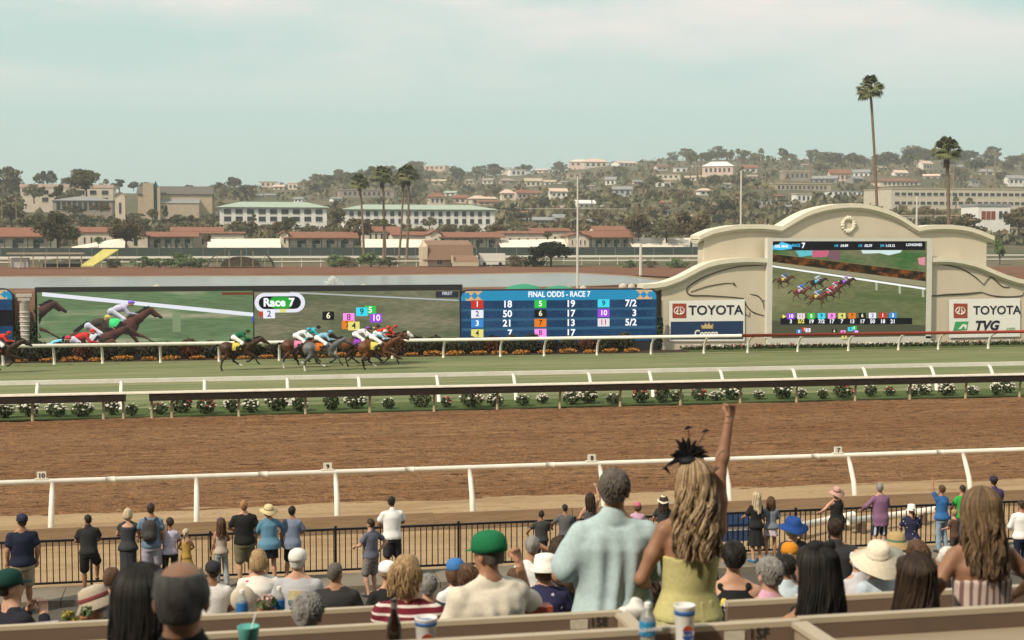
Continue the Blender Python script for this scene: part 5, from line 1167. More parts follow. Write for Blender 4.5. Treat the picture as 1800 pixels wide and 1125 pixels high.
# lake and banks
def poly_sheet(name, pix, z, m, kind='structure'):
    P = [at_z(x, y, z) for x, y in pix]; me = mesh_np(name, P, [tuple(range(len(P)))]); o = obj(name, me, m); o['kind'] = kind
    if me.polygons[0].normal.z < 0: me.flip_normals()
    return o
M_BANK = ground_mat('mulch_bank', (.155, .070, .040), [(.15, (1, 1, 1), (.21, .11, .07), .45, .65, .8), (.8, (1, 1, 1), (.10, .045, .028), .5, .7, .6)])
M_SHORE = ground_mat('shore_sand', (.30, .22, .145), [(.3, (.3, 1, 1), (.20, .13, .08), .45, .65, .8)])
poly_sheet('near_bank', [(-700, 560), (2600, 560), (2600, 500), (-700, 508)], -.02, M_BANK)
poly_sheet('far_bank', [(-700, 487.5), (0, 484.5), (600, 483), (900, 480), (1000, 478), (1120, 484), (1240, 490), (1700, 520), (2600, 520), (2600, 465.5), (1200, 465.5), (-700, 466)], -.012, M_BANK)
poly_sheet('shore', [(-700, 508), (700, 506.5), (1000, 504), (1120, 500.5), (1190, 495), (1110, 484), (1000, 478), (850, 480.5), (600, 483.5), (0, 485), (-700, 487)], -.006, M_SHORE)
M_WATER = bpy.data.materials.new('lake_water'); M_WATER.use_nodes = True; t, b = nodes_of(M_WATER)
b.inputs['Base Color'].default_value = (.22, .23, .225, 1); b.inputs['Roughness'].default_value = .22; b.inputs['Specular IOR Level'].default_value = .6
n = t.nodes.new('ShaderNodeTexNoise'); n.inputs['Scale'].default_value = .9; bp = t.nodes.new('ShaderNodeBump'); bp.inputs['Distance'].default_value = .03; c = t.nodes.new('ShaderNodeTexCoord'); t.links.new(c.outputs['Object'], n.inputs[0]); t.links.new(n.outputs[0], bp.inputs['Height']); t.links.new(bp.outputs[0], b.inputs['Normal'])
poly_sheet('lake_water', [(-700, 507), (300, 507), (700, 505.5), (1000, 503), (1110, 499.5), (1165, 494.5), (1100, 485.5), (1000, 480.5), (850, 482.5), (600, 485.5), (0, 487), (-700, 489)], .0, M_WATER)
# small pale boulders on the near bank, fountain
M_ROCK = mat('pale_rock', (.50, .44, .36), .9, .15, 3, .02)
for i, (p, y, w_) in enumerate([(275, 509, 16), (420, 510, 9), (637, 509, 18), (672, 509, 16), (1000, 509, 12), (1025, 509, 14), (1095, 506, 16), (1110, 506, 14)]):
    q = at_z(p, y+1, -.02); s_ = w_*q.y/2500/2; R_ = SDF(s_*.12, s_*.2); rnd = random.Random(i); R_.ell((0, 0, s_*.35), (s_, s_*.7, s_*.75)); R_.ell((rnd.uniform(-.3, .3)*s_, 0, s_*.5), (s_*.6, s_*.5, s_*.7))
    rk = R_.build('boulder', M_ROCK, None); rk.location = q; tag(rk, ['pale boulder on the near lake bank left of the Race 7 badge', 'small flat pale stone on the lake bank above the screen joint', 'left one of two pale boulders on the bank right of the fountain', 'right one of two pale boulders on the bank right of the fountain', 'pale boulder left of the flagpole foot', 'pale boulder right of the flagpole foot', 'left pale rock at the tip of the curved wall', 'right pale rock at the tip of the curved wall'][i], 'boulder', 'pale boulders on the lake bank')
fm = MB(); rnd = random.Random(5); q = at_z(585, 503.5, 0)
for i in range(900):
    t_ = rnd.random(); a = rnd.uniform(0, 6.28); r_ = (.2+1.7*t_)*rnd.random(); z = 1.55*(1-((r_/1.9)**1.5))*rnd.uniform(.2, 1); s_ = rnd.uniform(.03, .085)
    fm.add([(r_*math.cos(a)-s_, r_*math.sin(a), z), (r_*math.cos(a)+s_, r_*math.sin(a), z-s_), (r_*math.cos(a), r_*math.sin(a)+s_, z+s_), (r_*math.cos(a), r_*math.sin(a)-s_, z+s_*.4)], [(0, 1, 2), (0, 2, 3), (1, 3, 2), (0, 3, 1)])
fo = fm.build('fountain_spray', mat('spray_white', (.86, .87, .86), .4, 0), None, q); tag(fo, 'white fountain spray rising from the infield lake', 'fountain', kind='stuff')
# ---------------------------------------------------------------- buildings
M_GLASS = mat('window_dark', (.025, .03, .035), .15, .2, .3, spec=.6); M_TRIM = mat('trim_white', (.70, .67, .60), .7, .05)
WMESH = {}
def bmat(c, k='wall'): return mat('%s_%02d%02d%02d' % ((k,)+tuple(int(v*99) for v in c)), c, .85, .10, .6, col2=None)
def building(name, px0, px1, y_top, y_eave, y_base, d, wall, roof, label, cat='building', kind='gable', rows=(), depth=None, group=None, over=.5, gable_front=False, sink=3.0, ridge_frac=1.0, win=M_GLASS, trim=None, rz=0.0):
    """pixel extents at distance d; windows: rows of (fx0, fx1, fz0, fz1, count, fill)"""
    if d < 470: d = d/ray((px0+px1)/2, 420)[1]
    c = at_d((px0+px1)/2, y_base, d); W_ = (px1-px0)*d/2500; zt, ze, zb = [at_d((px0+px1)/2, y, d).z for y in (y_top, y_eave, y_base)]
    ang = -math.atan2(c.x, c.y)*.0+rz; dp = depth or max(6, W_*.5)
    root = empty(name, (c.x, c.y+dp/2, zb), ang); tag(root, label, cat, group)
    he, ht = ze-zb, zt-zb
    mb = MB(); mb.box((0, 0, (he-sink)/2), (W_, dp, he+sink))
    if kind in ('gable', 'shed') and not gable_front: 
        mb.add([(-W_/2, -dp/2, he), (-W_/2, dp/2, he), (-W_/2, 0, ht-.05), (W_/2, -dp/2, he), (W_/2, dp/2, he), (W_/2, 0, ht-.05)], [(0, 2, 1), (3, 4, 5)])
    if gable_front: mb.add([(-W_/2, -dp/2, he), (W_/2, -dp/2, he), (0, -dp/2, ht-.05), (-W_/2, dp/2, he), (W_/2, dp/2, he), (0, dp/2, ht-.05)], [(0, 1, 2), (4, 3, 5)])
    mb.build('wall', bmat(wall), root)
    r = MB(); ox, oy = W_/2+over, dp/2+over; th = .22
    if kind == 'flat': r.box((0, 0, he+max(ht-he, .3)/2), (W_+over, dp+over, max(ht-he, .3)))
    else:
        if gable_front: pts = [(-ox, -oy, he), (0, -oy, ht), (0, oy, ht), (-ox, oy, he), (ox, -oy, he), (ox, oy, he)]; fs = [(0, 1, 2, 3), (1, 4, 5, 2)]
        elif kind == 'hip':
            k = min(oy, ox*.7); pts = [(-ox, -oy, he), (ox, -oy, he), (ox, oy, he), (-ox, oy, he), (-ox+k, 0, ht), (ox-k, 0, ht)]; fs = [(0, 1, 5, 4), (1, 2, 5), (2, 3, 4, 5), (3, 0, 4)]
        else: pts = [(-ox, -oy, he), (ox, -oy, he), (ox, 0, ht), (-ox, 0, ht), (-ox, oy, he), (ox, oy, he)]; fs = [(0, 1, 2, 3), (3, 2, 5, 4)]
        n_ = len(pts); pts2 = [(x, y, z+th) for x, y, z in pts]; r.add(pts+pts2, [tuple(reversed(f)) for f in fs]+[tuple(i+n_ for i in f) for f in fs])
        es = {}
        for f in fs:
            for i in range(len(f)): e_ = (f[i], f[(i+1) % len(f)]); es[e_] = es.get(e_, 0)+1
        for a_, b_ in es:
            if (b_, a_) not in es: r.add([pts[a_], pts[b_], pts2[b_], pts2[a_]], [(0, 1, 2, 3)])
    r.build('roof', bmat(roof, 'roof'), root)
    for row in rows:
        fx0, fx1, fz0, fz1, cnt_, fill = row[:6]; nm = row[6] if len(row) > 6 else 'window'; wm = row[7] if len(row) > 7 else win
        pw = (fx1-fx0)*W_/cnt_; ww, wh = round(pw*fill, 2), round((fz1-fz0)*he, 2); key = (ww, wh, wm.name, nm)
        if key not in WMESH:
            m2 = MB(); m2.box((0, 0, 0), (ww, .14, wh), m=wm)
            tm_ = trim or M_TRIM
            if nm == 'window': m2.box((0, -.03, -wh/2-.06), (ww+.2, .24, .12), m=tm_)
            WMESH[key] = m2.mesh(nm)
        for i in range(cnt_): obj(nm, WMESH[key], None, root, (-W_/2+fx0*W_+pw*(i+.5), -dp/2-.02, he*(fz0+fz1)/2))
    return root
CREAM, TERRA, BUFF, WHT, GRY, SAGE, PINKW, TAUPE = (.60, .52, .42), (.225, .098, .062), (.43, .35, .25), (.72, .69, .65), (.25, .25, .25), (.33, .40, .33), (.58, .43, .36), (.30, .25, .21)
DARKG = mat('door_green', (.02, .05, .045), .6, .1, 1); M_PORCH = mat('porch_shade', (.10, .085, .07), .8, .1, 1)
def barn(px0, px1, yt, ye, yb, d, label, wall=CREAM, gable_left=True):
    b_ = building('barn', px0, px1, yt, ye, yb, d, wall, TERRA, label, 'barn', 'gable', rows=[(.06, .94, .02, .80, 4, .26, 'door', DARKG), (.12, .98, .45, .85, 4, .38)], depth=11, group='red roofed barns', over=1.4)
    d = d/ray((px0+px1)/2, 420)[1]; c = at_d((px0+px1)/2, yb, d); W_ = (px1-px0)*d/2500; he = at_d(px0, ye, d).z-at_d(px0, yb, d).z
    pm_ = MB(); pm_.box((0, 0, 0), (.22, .22, he)); k = pm_.mesh('porch_post')
    for i in range(9): obj('porch_post', k, DARKG, b_, (-W_/2+.2+i*(W_-.4)/8, -5.5-1.1, he/2-.05))
    r_ = MB(); r_.box((0, -5.5-1.1, he*.32), (W_, .08, .1)); r_.box((0, -6.6, he*.16), (W_, .06, .1)); r_.build('porch_rail', DARKG, b_)
    return b_
barn(-70, 88, 401, 417, 437, 405, 'red roofed barn at the left edge behind the green fence'); barn(262, 340, 408.5, 417, 437, 405, 'red roofed barn with green doors right of the second brown tree')
barn(508, 622, 408.5, 419, 437, 402, 'long red roofed barn with green porch left of the palm cluster'); barn(778, 880, 409, 418, 437, 402, 'red roofed barn behind the shingled gambrel barn'); barn(1035, 1112, 407, 418, 437, 400, 'red roofed barn with teal doors right of the flagpole')
def shed(px0, px1, yt, ye, d, label, wall=CREAM, roof=TERRA, rows=((.1, .9, .3, .7, 4, .22),), **k): return building('stable_block', px0, px1, yt, ye, 437, d, wall, roof, label, 'building', k.pop('kind', 'gable'), rows=list(rows), depth=k.pop('depth', 9), group='plastered stable blocks', **k)
shed(218, 259, 410, 415, 402, 'cream gable ended block left of the green doored barn', gable_front=True, rows=((.35, .65, .25, .9, 1, .5, 'door', DARKG),)); shed(494, 507, 406, 412, 401, 'narrow cream gable end left of the long barn', gable_front=True, rows=((.3, .7, .4, .7, 1, .5),)); shed(756, 776, 405, 412, 401, 'cream gable end left of the barn behind the gambrel barn', gable_front=True, rows=((.3, .7, .4, .7, 1, .5),))
shed(138, 196, 400, 409, 440, 'distant red roofed block between the two brown trees'); shed(303, 390, 400, 408, 440, 'long distant red roofed block above the green doored barn'); shed(340, 428, 408.5, 411, 412, 'cream block with a thin red roof edge and small windows'); shed(640, 702, 399, 408, 440, 'red roofed block seen between the palm trunks', rows=((.1, .9, .5, .9, 5, .3),)); shed(880, 960, 407, 411, 425, 'cream block right of the gambrel barn with thin red eave'); shed(935, 1003, 402, 407, 445, 'low red roofed block left of the flagpole'); shed(998, 1036, 410, 416, 399, 'cream block with red roof just right of the flagpole', gable_front=True); shed(1045, 1104, 398, 406, 445, 'upper red roofed block behind the teal doored barn'); shed(690, 752, 408, 414, 418, 'cream block with red roof right of the palms')
M_CANV = mat('canopy_cream', (.74, .66, .56), .8, .05, 1)
def canopy(px0, px1, yt0, yt1, d, label):
    c0, c1 = at_y(px0, yt0, d), at_y(px1, yt1, d); zb = terr_z(px0, d); root = tag(empty('canopy', (c0.x, c0.y, zb)), label, 'canopy', 'cream canopies behind the green fence')
    W_ = c1.x-c0.x; m_ = MB(); h0, h1 = c0.z-zb, c1.z-zb; m_.add([(0, 0, min(h0, h1)-2.6), (W_, 0, min(h0, h1)-2.6), (W_, 6, h1), (0, 6, h0), (0, 0, min(h0, h1)-2.9), (W_, 0, min(h0, h1)-2.9), (W_, 6, h1-.3), (0, 6, h0-.3)], [(0, 1, 2, 3), (7, 6, 5, 4), (0, 4, 5, 1), (1, 5, 6, 2), (2, 6, 7, 3), (3, 7, 4, 0)]); m_.build('roof_sheet', M_CANV, root)
    p_ = MB(); p_.box((0, 0, 0), (.18, .18, min(h0, h1)-2.7)); k = p_.mesh('post')
    for i in range(4): obj('post', k, M_TRIM, root, (.3+i*(W_-.6)/3, .3, (min(h0, h1)-2.8)/2))
canopy(122, 218, 434, 417, 397, 'cream sloping canopy rising to the right between the brown trees'); canopy(364, 494, 420, 419, 397, 'long cream canopy left of the long barn'); canopy(638, 752, 420, 421, 397, 'long cream canopy behind the palm trunks'); canopy(882, 1000, 422, 420, 397, 'cream canopy behind the dark spreading tree'); canopy(1112, 1236, 418, 418, 397, 'cream canopy left of the curved wall')
# green windscreen fence and back stretch rails
M_WIND = mat('windscreen_green', (.050, .068, .062), .8, .2, .5); gf = tag(empty('windscreen_fence', (0, 386, 0)), 'long dark green windscreen fence in front of the barns', 'fence')
xa, xb = at_y(-80, 440, 386).x, at_y(1250, 440, 386).x; zt_, zb_ = at_y(600, 435, 386).z, at_y(600, 450.5, 386).z; n_ = 36; wd_ = (xb-xa)/n_
m_ = MB(); m_.box((0, 0, 0), (wd_-.06, .05, zt_-zb_)); k = m_.mesh('screen_panel'); m_ = MB(); m_.box((0, 0, 0), (.1, .1, zt_-zb_+2.2)); k2 = m_.mesh('post')
for i in range(n_): obj('screen_panel', k, M_WIND, gf, (xa+(i+.5)*wd_, 0, (zt_+zb_)/2)); obj('post', k2, mat('steel_post', (.3, .31, .3), .5, .1, metal=.3), gf, (xa+i*wd_, -.1, (zt_+zb_)/2-.9))
def back_rail(Y, y_top, y_bot, label, px0=-80, px1=1240, th=.25, np_=40):
    g_ = tag(empty('back_stretch_rail', (0, Y, 0)), label, 'rail', 'white rails of the back stretch'); x0, x1 = at_y(px0, y_top, Y).x, at_y(px1, y_top, Y).x; z1, z0 = at_y(600, y_top, Y).z, at_y(600, y_bot, Y).z
    m_ = MB(); m_.box(((x0+x1)/2, 0, z1), (x1-x0, .15, th)); m_.build('rail_bar', M_WHITE, g_); m_ = MB(); m_.box((0, 0, 0), (.14, .14, z1-z0+.6)); k = m_.mesh('post')
    for i in range(np_): obj('post', k, M_WHITE, g_, (x0+i*(x1-x0)/(np_-1), .2, (z1+z0)/2-.3))
back_rail(372, 451.5, 458, 'far white rail of the back stretch below the green fence', th=.55); back_rail(352, 459, 467, 'near white rail of the back stretch behind the bushes')
back_rail(372.5, 451.5, 458, 'far white back stretch rail right of the curved wall', 1735, 2000, .4, 10); back_rail(352.5, 459, 467, 'near white back stretch rail right of the curved wall', 1735, 2000, .25, 10)
# low things on the far bank
M_WOODB = mat('weathered_wood', (.34, .27, .20), .8, .2, 1); M_YEL = mat('yellow_sheet', (.52, .46, .14), .6, .08, 1); M_DK = mat('shade_cloth', (.065, .058, .042), .8, .2, .4)
cp_ = tag(empty('open_shelter', at_y(80, 470, 347)), 'open sided timber shelter on the far bank at the left', 'shelter')
sc_ = 350/2500
m_ = MB(); m_.box((0, 2, 23*sc_), (122*sc_, 5, .35)); m_.build('roof', M_WOODB, cp_); m_ = MB(); m_.box((0, 0, 0), (.25, .25, 22*sc_)); k = m_.mesh('post')
for i in range(7): obj('post', k, M_WOODB, cp_, ((-58+i*19.3)*sc_, 0, 11*sc_))
m_ = MB(); m_.box((-42*sc_, 2, 8*sc_), (28*sc_, 3, 16*sc_)); m_.build('feed_box', mat('grey_box', (.45, .43, .40), .8, .1, 1), cp_); m_ = MB(); m_.box((25*sc_, 2.4, 3*sc_), (60*sc_, 2, 6*sc_)); m_.build('trough', mat('dark_trough', (.02, .018, .016), .8, .1), cp_)
yl = tag(empty('yellow_canopy', at_y(142, 470, 346)), 'sloping bright yellow canopy on the far bank', 'canopy')
m_ = MB(); m_.add([(0, 0, 3*sc_), (20*sc_, 0, 3*sc_), (60*sc_, 4, 30*sc_), (34*sc_, 4, 30*sc_), (0, 0, 1*sc_), (20*sc_, 0, 1*sc_), (60*sc_, 4, 28*sc_), (34*sc_, 4, 28*sc_)], [(0, 1, 2, 3), (7, 6, 5, 4), (0, 4, 5, 1), (1, 5, 6, 2), (2, 6, 7, 3), (3, 7, 4, 0)]); m_.build('sheet', M_YEL, yl)
for x, h_ in ((20, 3), (44, 20), (57, 28)): m_ = MB(); m_.box((x*sc_, (x-20)/40*4+.2, h_*sc_/2-.05), (.2, .2, h_*sc_)); m_.build('post', M_YEL, yl)
qh = tag(empty('hoop_shelter', at_y(424, 469, 346.5)), 'arched brown shade cloth shelter on the far bank', 'shelter'); m_ = MB(); P = [(math.cos(math.pi*k/16)*57*sc_, math.sin(math.pi*k/16)*31*sc_) for k in range(17)]; Pi = [(x*.965, z*.965) for x, z in reversed(P)]
for k in range(16): m_.prism([P[k], P[k+1], Pi[15-k], Pi[16-k]], 0, 9)
m_.build('cover', M_DK, qh); m_ = MB(); m_.prism([(x*.6, z*.55) for x, z in P], 3, 8.9); m_.build('stacked_hay', mat('hay', (.22, .18, .11), .9, .3, 2), qh)
for k in range(5): m_ = MB(); x = -40+20*k; m_.tube([(x*sc_, .1, 0), (x*sc_, .1, math.sqrt(max(0, 1-(x/57)**2))*29*sc_)], .09, 5); m_.build('rib', M_WOODB, qh)
gb = tag(empty('gambrel_barn', at_y(742, 468, 350)), 'brown shingled gambrel roofed barn with cream gable and lean-to', 'barn'); M_SHIN = mat('shingle_brown', (.235, .145, .10), .9, .25, 6, .02); M_BCR = mat('barn_cream', (.50, .41, .30), .85, .08, 1)
m_ = MB(); m_.box((49*sc_, 4, 6*sc_), (84*sc_, 8, 12*sc_+.1)); m_.build('wall', M_BCR, gb)
m_ = MB(); gp = [(0, 0), (12*sc_, 0)]; 
m_.add([(0, -1, 12*sc_), (8*sc_, -1.2, 12*sc_), (9*sc_, -1.2, 36*sc_), (3*sc_, 1, 46*sc_), (0, -1, 34*sc_), (0, 6, 12*sc_), (0, 6, 34*sc_)], [(0, 1, 2, 4), (4, 2, 3), (5, 0, 4, 6), (6, 4, 3)]); m_.box((5*sc_, 2.5, 6*sc_), (9*sc_, 6.6, 12*sc_)); m_.build('gable', M_BCR, gb)
m_ = MB(); m_.add([(8*sc_, -1.3, 11*sc_), (92*sc_, -1.3, 11*sc_), (90*sc_, -.2, 38*sc_), (9*sc_, -.2, 38*sc_), (88*sc_, 3.5, 46*sc_), (4*sc_, 3.5, 46*sc_), (4*sc_, 9, 20*sc_), (90*sc_, 9, 20*sc_)], [(0, 1, 2, 3), (3, 2, 4, 5), (5, 4, 7, 6), (1, 7, 4, 2)]); m_.build('roof', M_SHIN, gb)
m_ = MB(); m_.add([(52*sc_, -3, 8*sc_), (99*sc_, -3, 8*sc_), (95*sc_, -1.4, 19*sc_), (52*sc_, -1.4, 19*sc_)], [(0, 1, 2, 3)]); m_.box((75*sc_, -2.2, 3.8*sc_), (46*sc_, 1.5, 7.6*sc_), m=M_BCR); m_.box((52*sc_, -1.8, 12*sc_), (.3, 2.2, 14*sc_), m=M_BCR); m_.mats = [M_SHIN, M_BCR]; m_.mi = [0]+[1]*12; m_.build('lean_to', None, gb)
for x in (29, 33.5): m_ = MB(); m_.box((x*sc_, -.05, 7*sc_), (3*sc_, .1, 7*sc_)); m_.build('window', M_GLASS, gb)
tl = tag(empty('box_trailer', at_y(866, 467, 352)), 'white box trailer right of the gambrel barn', 'trailer'); m_ = MB(); m_.box((0, 1.5, 12*sc_), (46*sc_, 3, 20*sc_)); m_.build('body', M_TRIM, tl)
for x in (-15, 14): m_ = MB(); m_.lathe([(.45, -.12), (.45, .12)], 12, (x*sc_, .1, .45), M=Matrix.Rotation(math.pi/2, 3, 'X')); m_.build('wheel', M_BOOT, tl)
# poles
M_POLE = mat('pole_grey', (.55, .53, .48), .6, .08); M_TPOLE = mat('pole_wood', (.22, .16, .11), .9, .2, 2)
fp = at_z(1015, 507, 0); mast = tag(empty('flagpole', (fp.x, fp.y, 0)), 'tall thin pale flagpole with long yard standing by the infield lake', 'flagpole'); zt_ = at_y(1014, 312, fp.y).z
m_ = MB(); m_.tube([(0, 0, -.3), (0, 0, zt_*.5), (0, 0, zt_)], [.17, .15, .10], 8); m_.build('pole', M_POLE, mast); zy = at_y(1015, 367, fp.y).z; m_ = MB(); m_.tube([(-7.6, 0, zy), (7.2, 0, zy)], .035, 6); m_.build('yard', M_POLE, mast); m_ = MB(); m_.lathe([(.02, -.12), (.14, 0), (.02, .12)], 8, (0, 0, zt_+.1)); m_.build('finial', M_POLE, mast, smooth=True)
def pole(px, yt, yb, d, r_, label, arms=False, m0=M_POLE, name='lamp_pole', cat='pole'):
    a, b_ = at_d(px, yt, d), at_d(px, yb, d); g_ = tag(empty(name, (b_.x, b_.y, b_.z)), label, cat, 'poles behind the track'); m_ = MB(); m_.tube([(0, 0, -1.5), (0, 0, a.z-b_.z)], [r_, r_*.8], 7); m_.build('pole', m0, g_)
    if arms: m_ = MB(); m_.box((0, 0, a.z-b_.z-.6), (2.4, .15, .18)); m_.build('crossarm', m0, g_)
pole(1126, 428, 472, 270, .30, 'thick white post on the far bank left of the curved wall'); pole(1302, 300, 405, 240, .16, 'slim grey lamp pole behind the left shoulder of the curved wall'); pole(1611, 345, 405, 240, .18, 'slim grey lamp pole behind the right shoulder of the curved wall'); pole(30, 345, 440, 420, .2, 'utility pole behind the brown tree at the left', True, M_TPOLE); pole(5, 350, 440, 430, .16, 'utility pole at the left edge', True, M_TPOLE); pole(1748, 266, 340, terr_d(1748, 338), .5, 'tall twin utility pole on the right hill', True, M_TPOLE); pole(1735, 292, 340, terr_d(1735, 338), .4, 'shorter utility pole on the right hill', True, M_TPOLE); pole(1676, 290, 335, terr_d(1676, 335), .35, 'thin pole behind the stout palm', False, M_TPOLE); pole(1424, 290, 345, terr_d(1424, 345), .4, 'thin pole on the hill left of the tall palm', False, M_TPOLE)
def parasol(px, yt, label):
    a = at_y(px, yt, 92); g_ = tag(empty('parasol', (a.x, 92, -.05)), label, 'parasol', 'green parasols behind the odds board'); h_ = a.z+.05; m_ = MB(); m_.lathe([(2.0, h_-.75), (1.55, h_-.45), (.95, h_-.15), (.3, h_-.02), (.02, h_)], 12); m_.build('canopy', mat('parasol_green', (.03, .24, .14), .7, .08, 2), g_); m_ = MB(); m_.tube([(0, 0, 0), (0, 0, h_-.1)], .04, 6); m_.build('pole', M_POLE, g_)
parasol(920, 499, 'larger green parasol peeking over the odds board'); parasol(983, 502, 'smaller green parasol peeking over the odds board right of the other')
# ---------------------------------------------------------------- mid distance buildings
def hwin(*r): return list(r)
building('apartment_block', 40, 196, 324, 330, 362, 640, CREAM, PINKW, 'cream apartment block with balconies behind the left palms', 'building', 'flat', rows=[(.2, .98, .62, .86, 6, .55), (.2, .98, .22, .46, 6, .5)], depth=20, group=None)
building('pavilion', 95, 196, 345, 353, 372, 600, TAUPE, GRY, 'long low pavilion with dark grey roof left of the church', 'building', 'hip', rows=[(.05, .95, .1, .9, 10, .7)], depth=24)
ch_ = building('church', 245, 372, 327, 342, 385, 575, BUFF, (.12, .105, .095), 'buff church with dark roof and tall green window tower', 'church', 'gable', rows=[(.47, .72, .30, .62, 2, .5, 'window', mat('stained_glass', (.04, .10, .15), .2, .3, 1))], depth=20, over=.6)
k_ = 575/2500
for nm, x0, x1, h_, m0, yy in (('tower', -54, -36, 62, bmat(BUFF), -12.5), ('tower', -46, -41, 61, None, -13), ('tower', -30, -25, 55, bmat(BUFF), -12.2)):
    if m0: m_ = MB(); m_.box(((x0+x1)/2*k_, yy, h_*k_/2-1), ((x1-x0)*k_, 4, h_*k_+2)); m_.build(nm, m0, ch_)
m_ = MB(); m_.prism([(-36*k_, -2), (-29*k_, -2), (-29*k_, 58*k_), (-32.5*k_, 66*k_), (-36*k_, 58*k_)], -13.5, -10.5); m_.build('glass_spire', mat('spire_glass', (.03, .10, .09), .2, .2, .5), ch_)
m_ = MB(); m_.box((8*k_, -11.6, 14*k_), (66*k_, 3, 28*k_)); m_.build('aisle', bmat((.43, .35, .26)), ch_); m_ = MB(); m_.add([(-26*k_, -13.4, 27.6*k_), (42*k_, -13.4, 27.6*k_), (42*k_, -9.9, 35*k_), (-26*k_, -9.9, 35*k_)], [(0, 1, 2, 3)]); m_.build('aisle_roof', bmat(GRY, 'roof'), ch_)
building('church_hall', 203, 220, 337, 345, 383, 578, CREAM, BUFF, 'pale narrow hall at the left side of the church', 'building', 'gable', gable_front=True, rows=[(.2, .8, .2, .7, 1, .4)], depth=10); building('church_annex', 360, 378, 345, 348, 376, 585, BUFF, TAUPE, 'flat roofed annex at the right end of the church', 'building', 'flat', rows=[(.05, .5, .3, .9, 1, .6)], depth=12)
building('motel', 388, 574, 355, 365, 392, 560, WHT, SAGE, 'white two storey motel with pale green roof left of the palms', 'motel', 'hip', rows=[(.02, .98, .58, .90, 9, .62), (.02, .98, .10, .42, 9, .6)], depth=16, over=1.2)
building('motel', 606, 872, 360, 369, 396, 545, WHT, SAGE, 'long white two storey motel with pale green roof behind the palms', 'motel', 'hip', rows=[(.02, .98, .58, .90, 18, .5), (.02, .98, .10, .42, 18, .5)], depth=16, over=1.2)
of_ = building('office_block', 1556, 1830, 331, 333, 372, terr_d(1690, 374), (.52, .46, .37), BUFF, 'wide tan office block with ribbon windows on the right slope', 'building', 'flat', rows=[(.02, .99, .70, .84, 22, .7), (.02, .99, .30, .44, 22, .7)], depth=30)
building('office_lower', 1560, 1760, 378, 380, 395, terr_d(1660, 397), (.52, .46, .37), BUFF, 'lower tan wing with a single window band on the right', 'building', 'flat', rows=[(.02, .98, .4, .75, 16, .6)], depth=20)
building('modern_house', 1716, 1778, 358, 363, 396, 520, WHT, GRY, 'white house with red timber screens right of the curved wall', 'house', 'flat', rows=[(.1, .55, .30, .75, 3, .85, 'screen', mat('timber_red', (.22, .06, .035), .7, .15, 2)), (.62, .95, .35, .75, 2, .6)], depth=12)
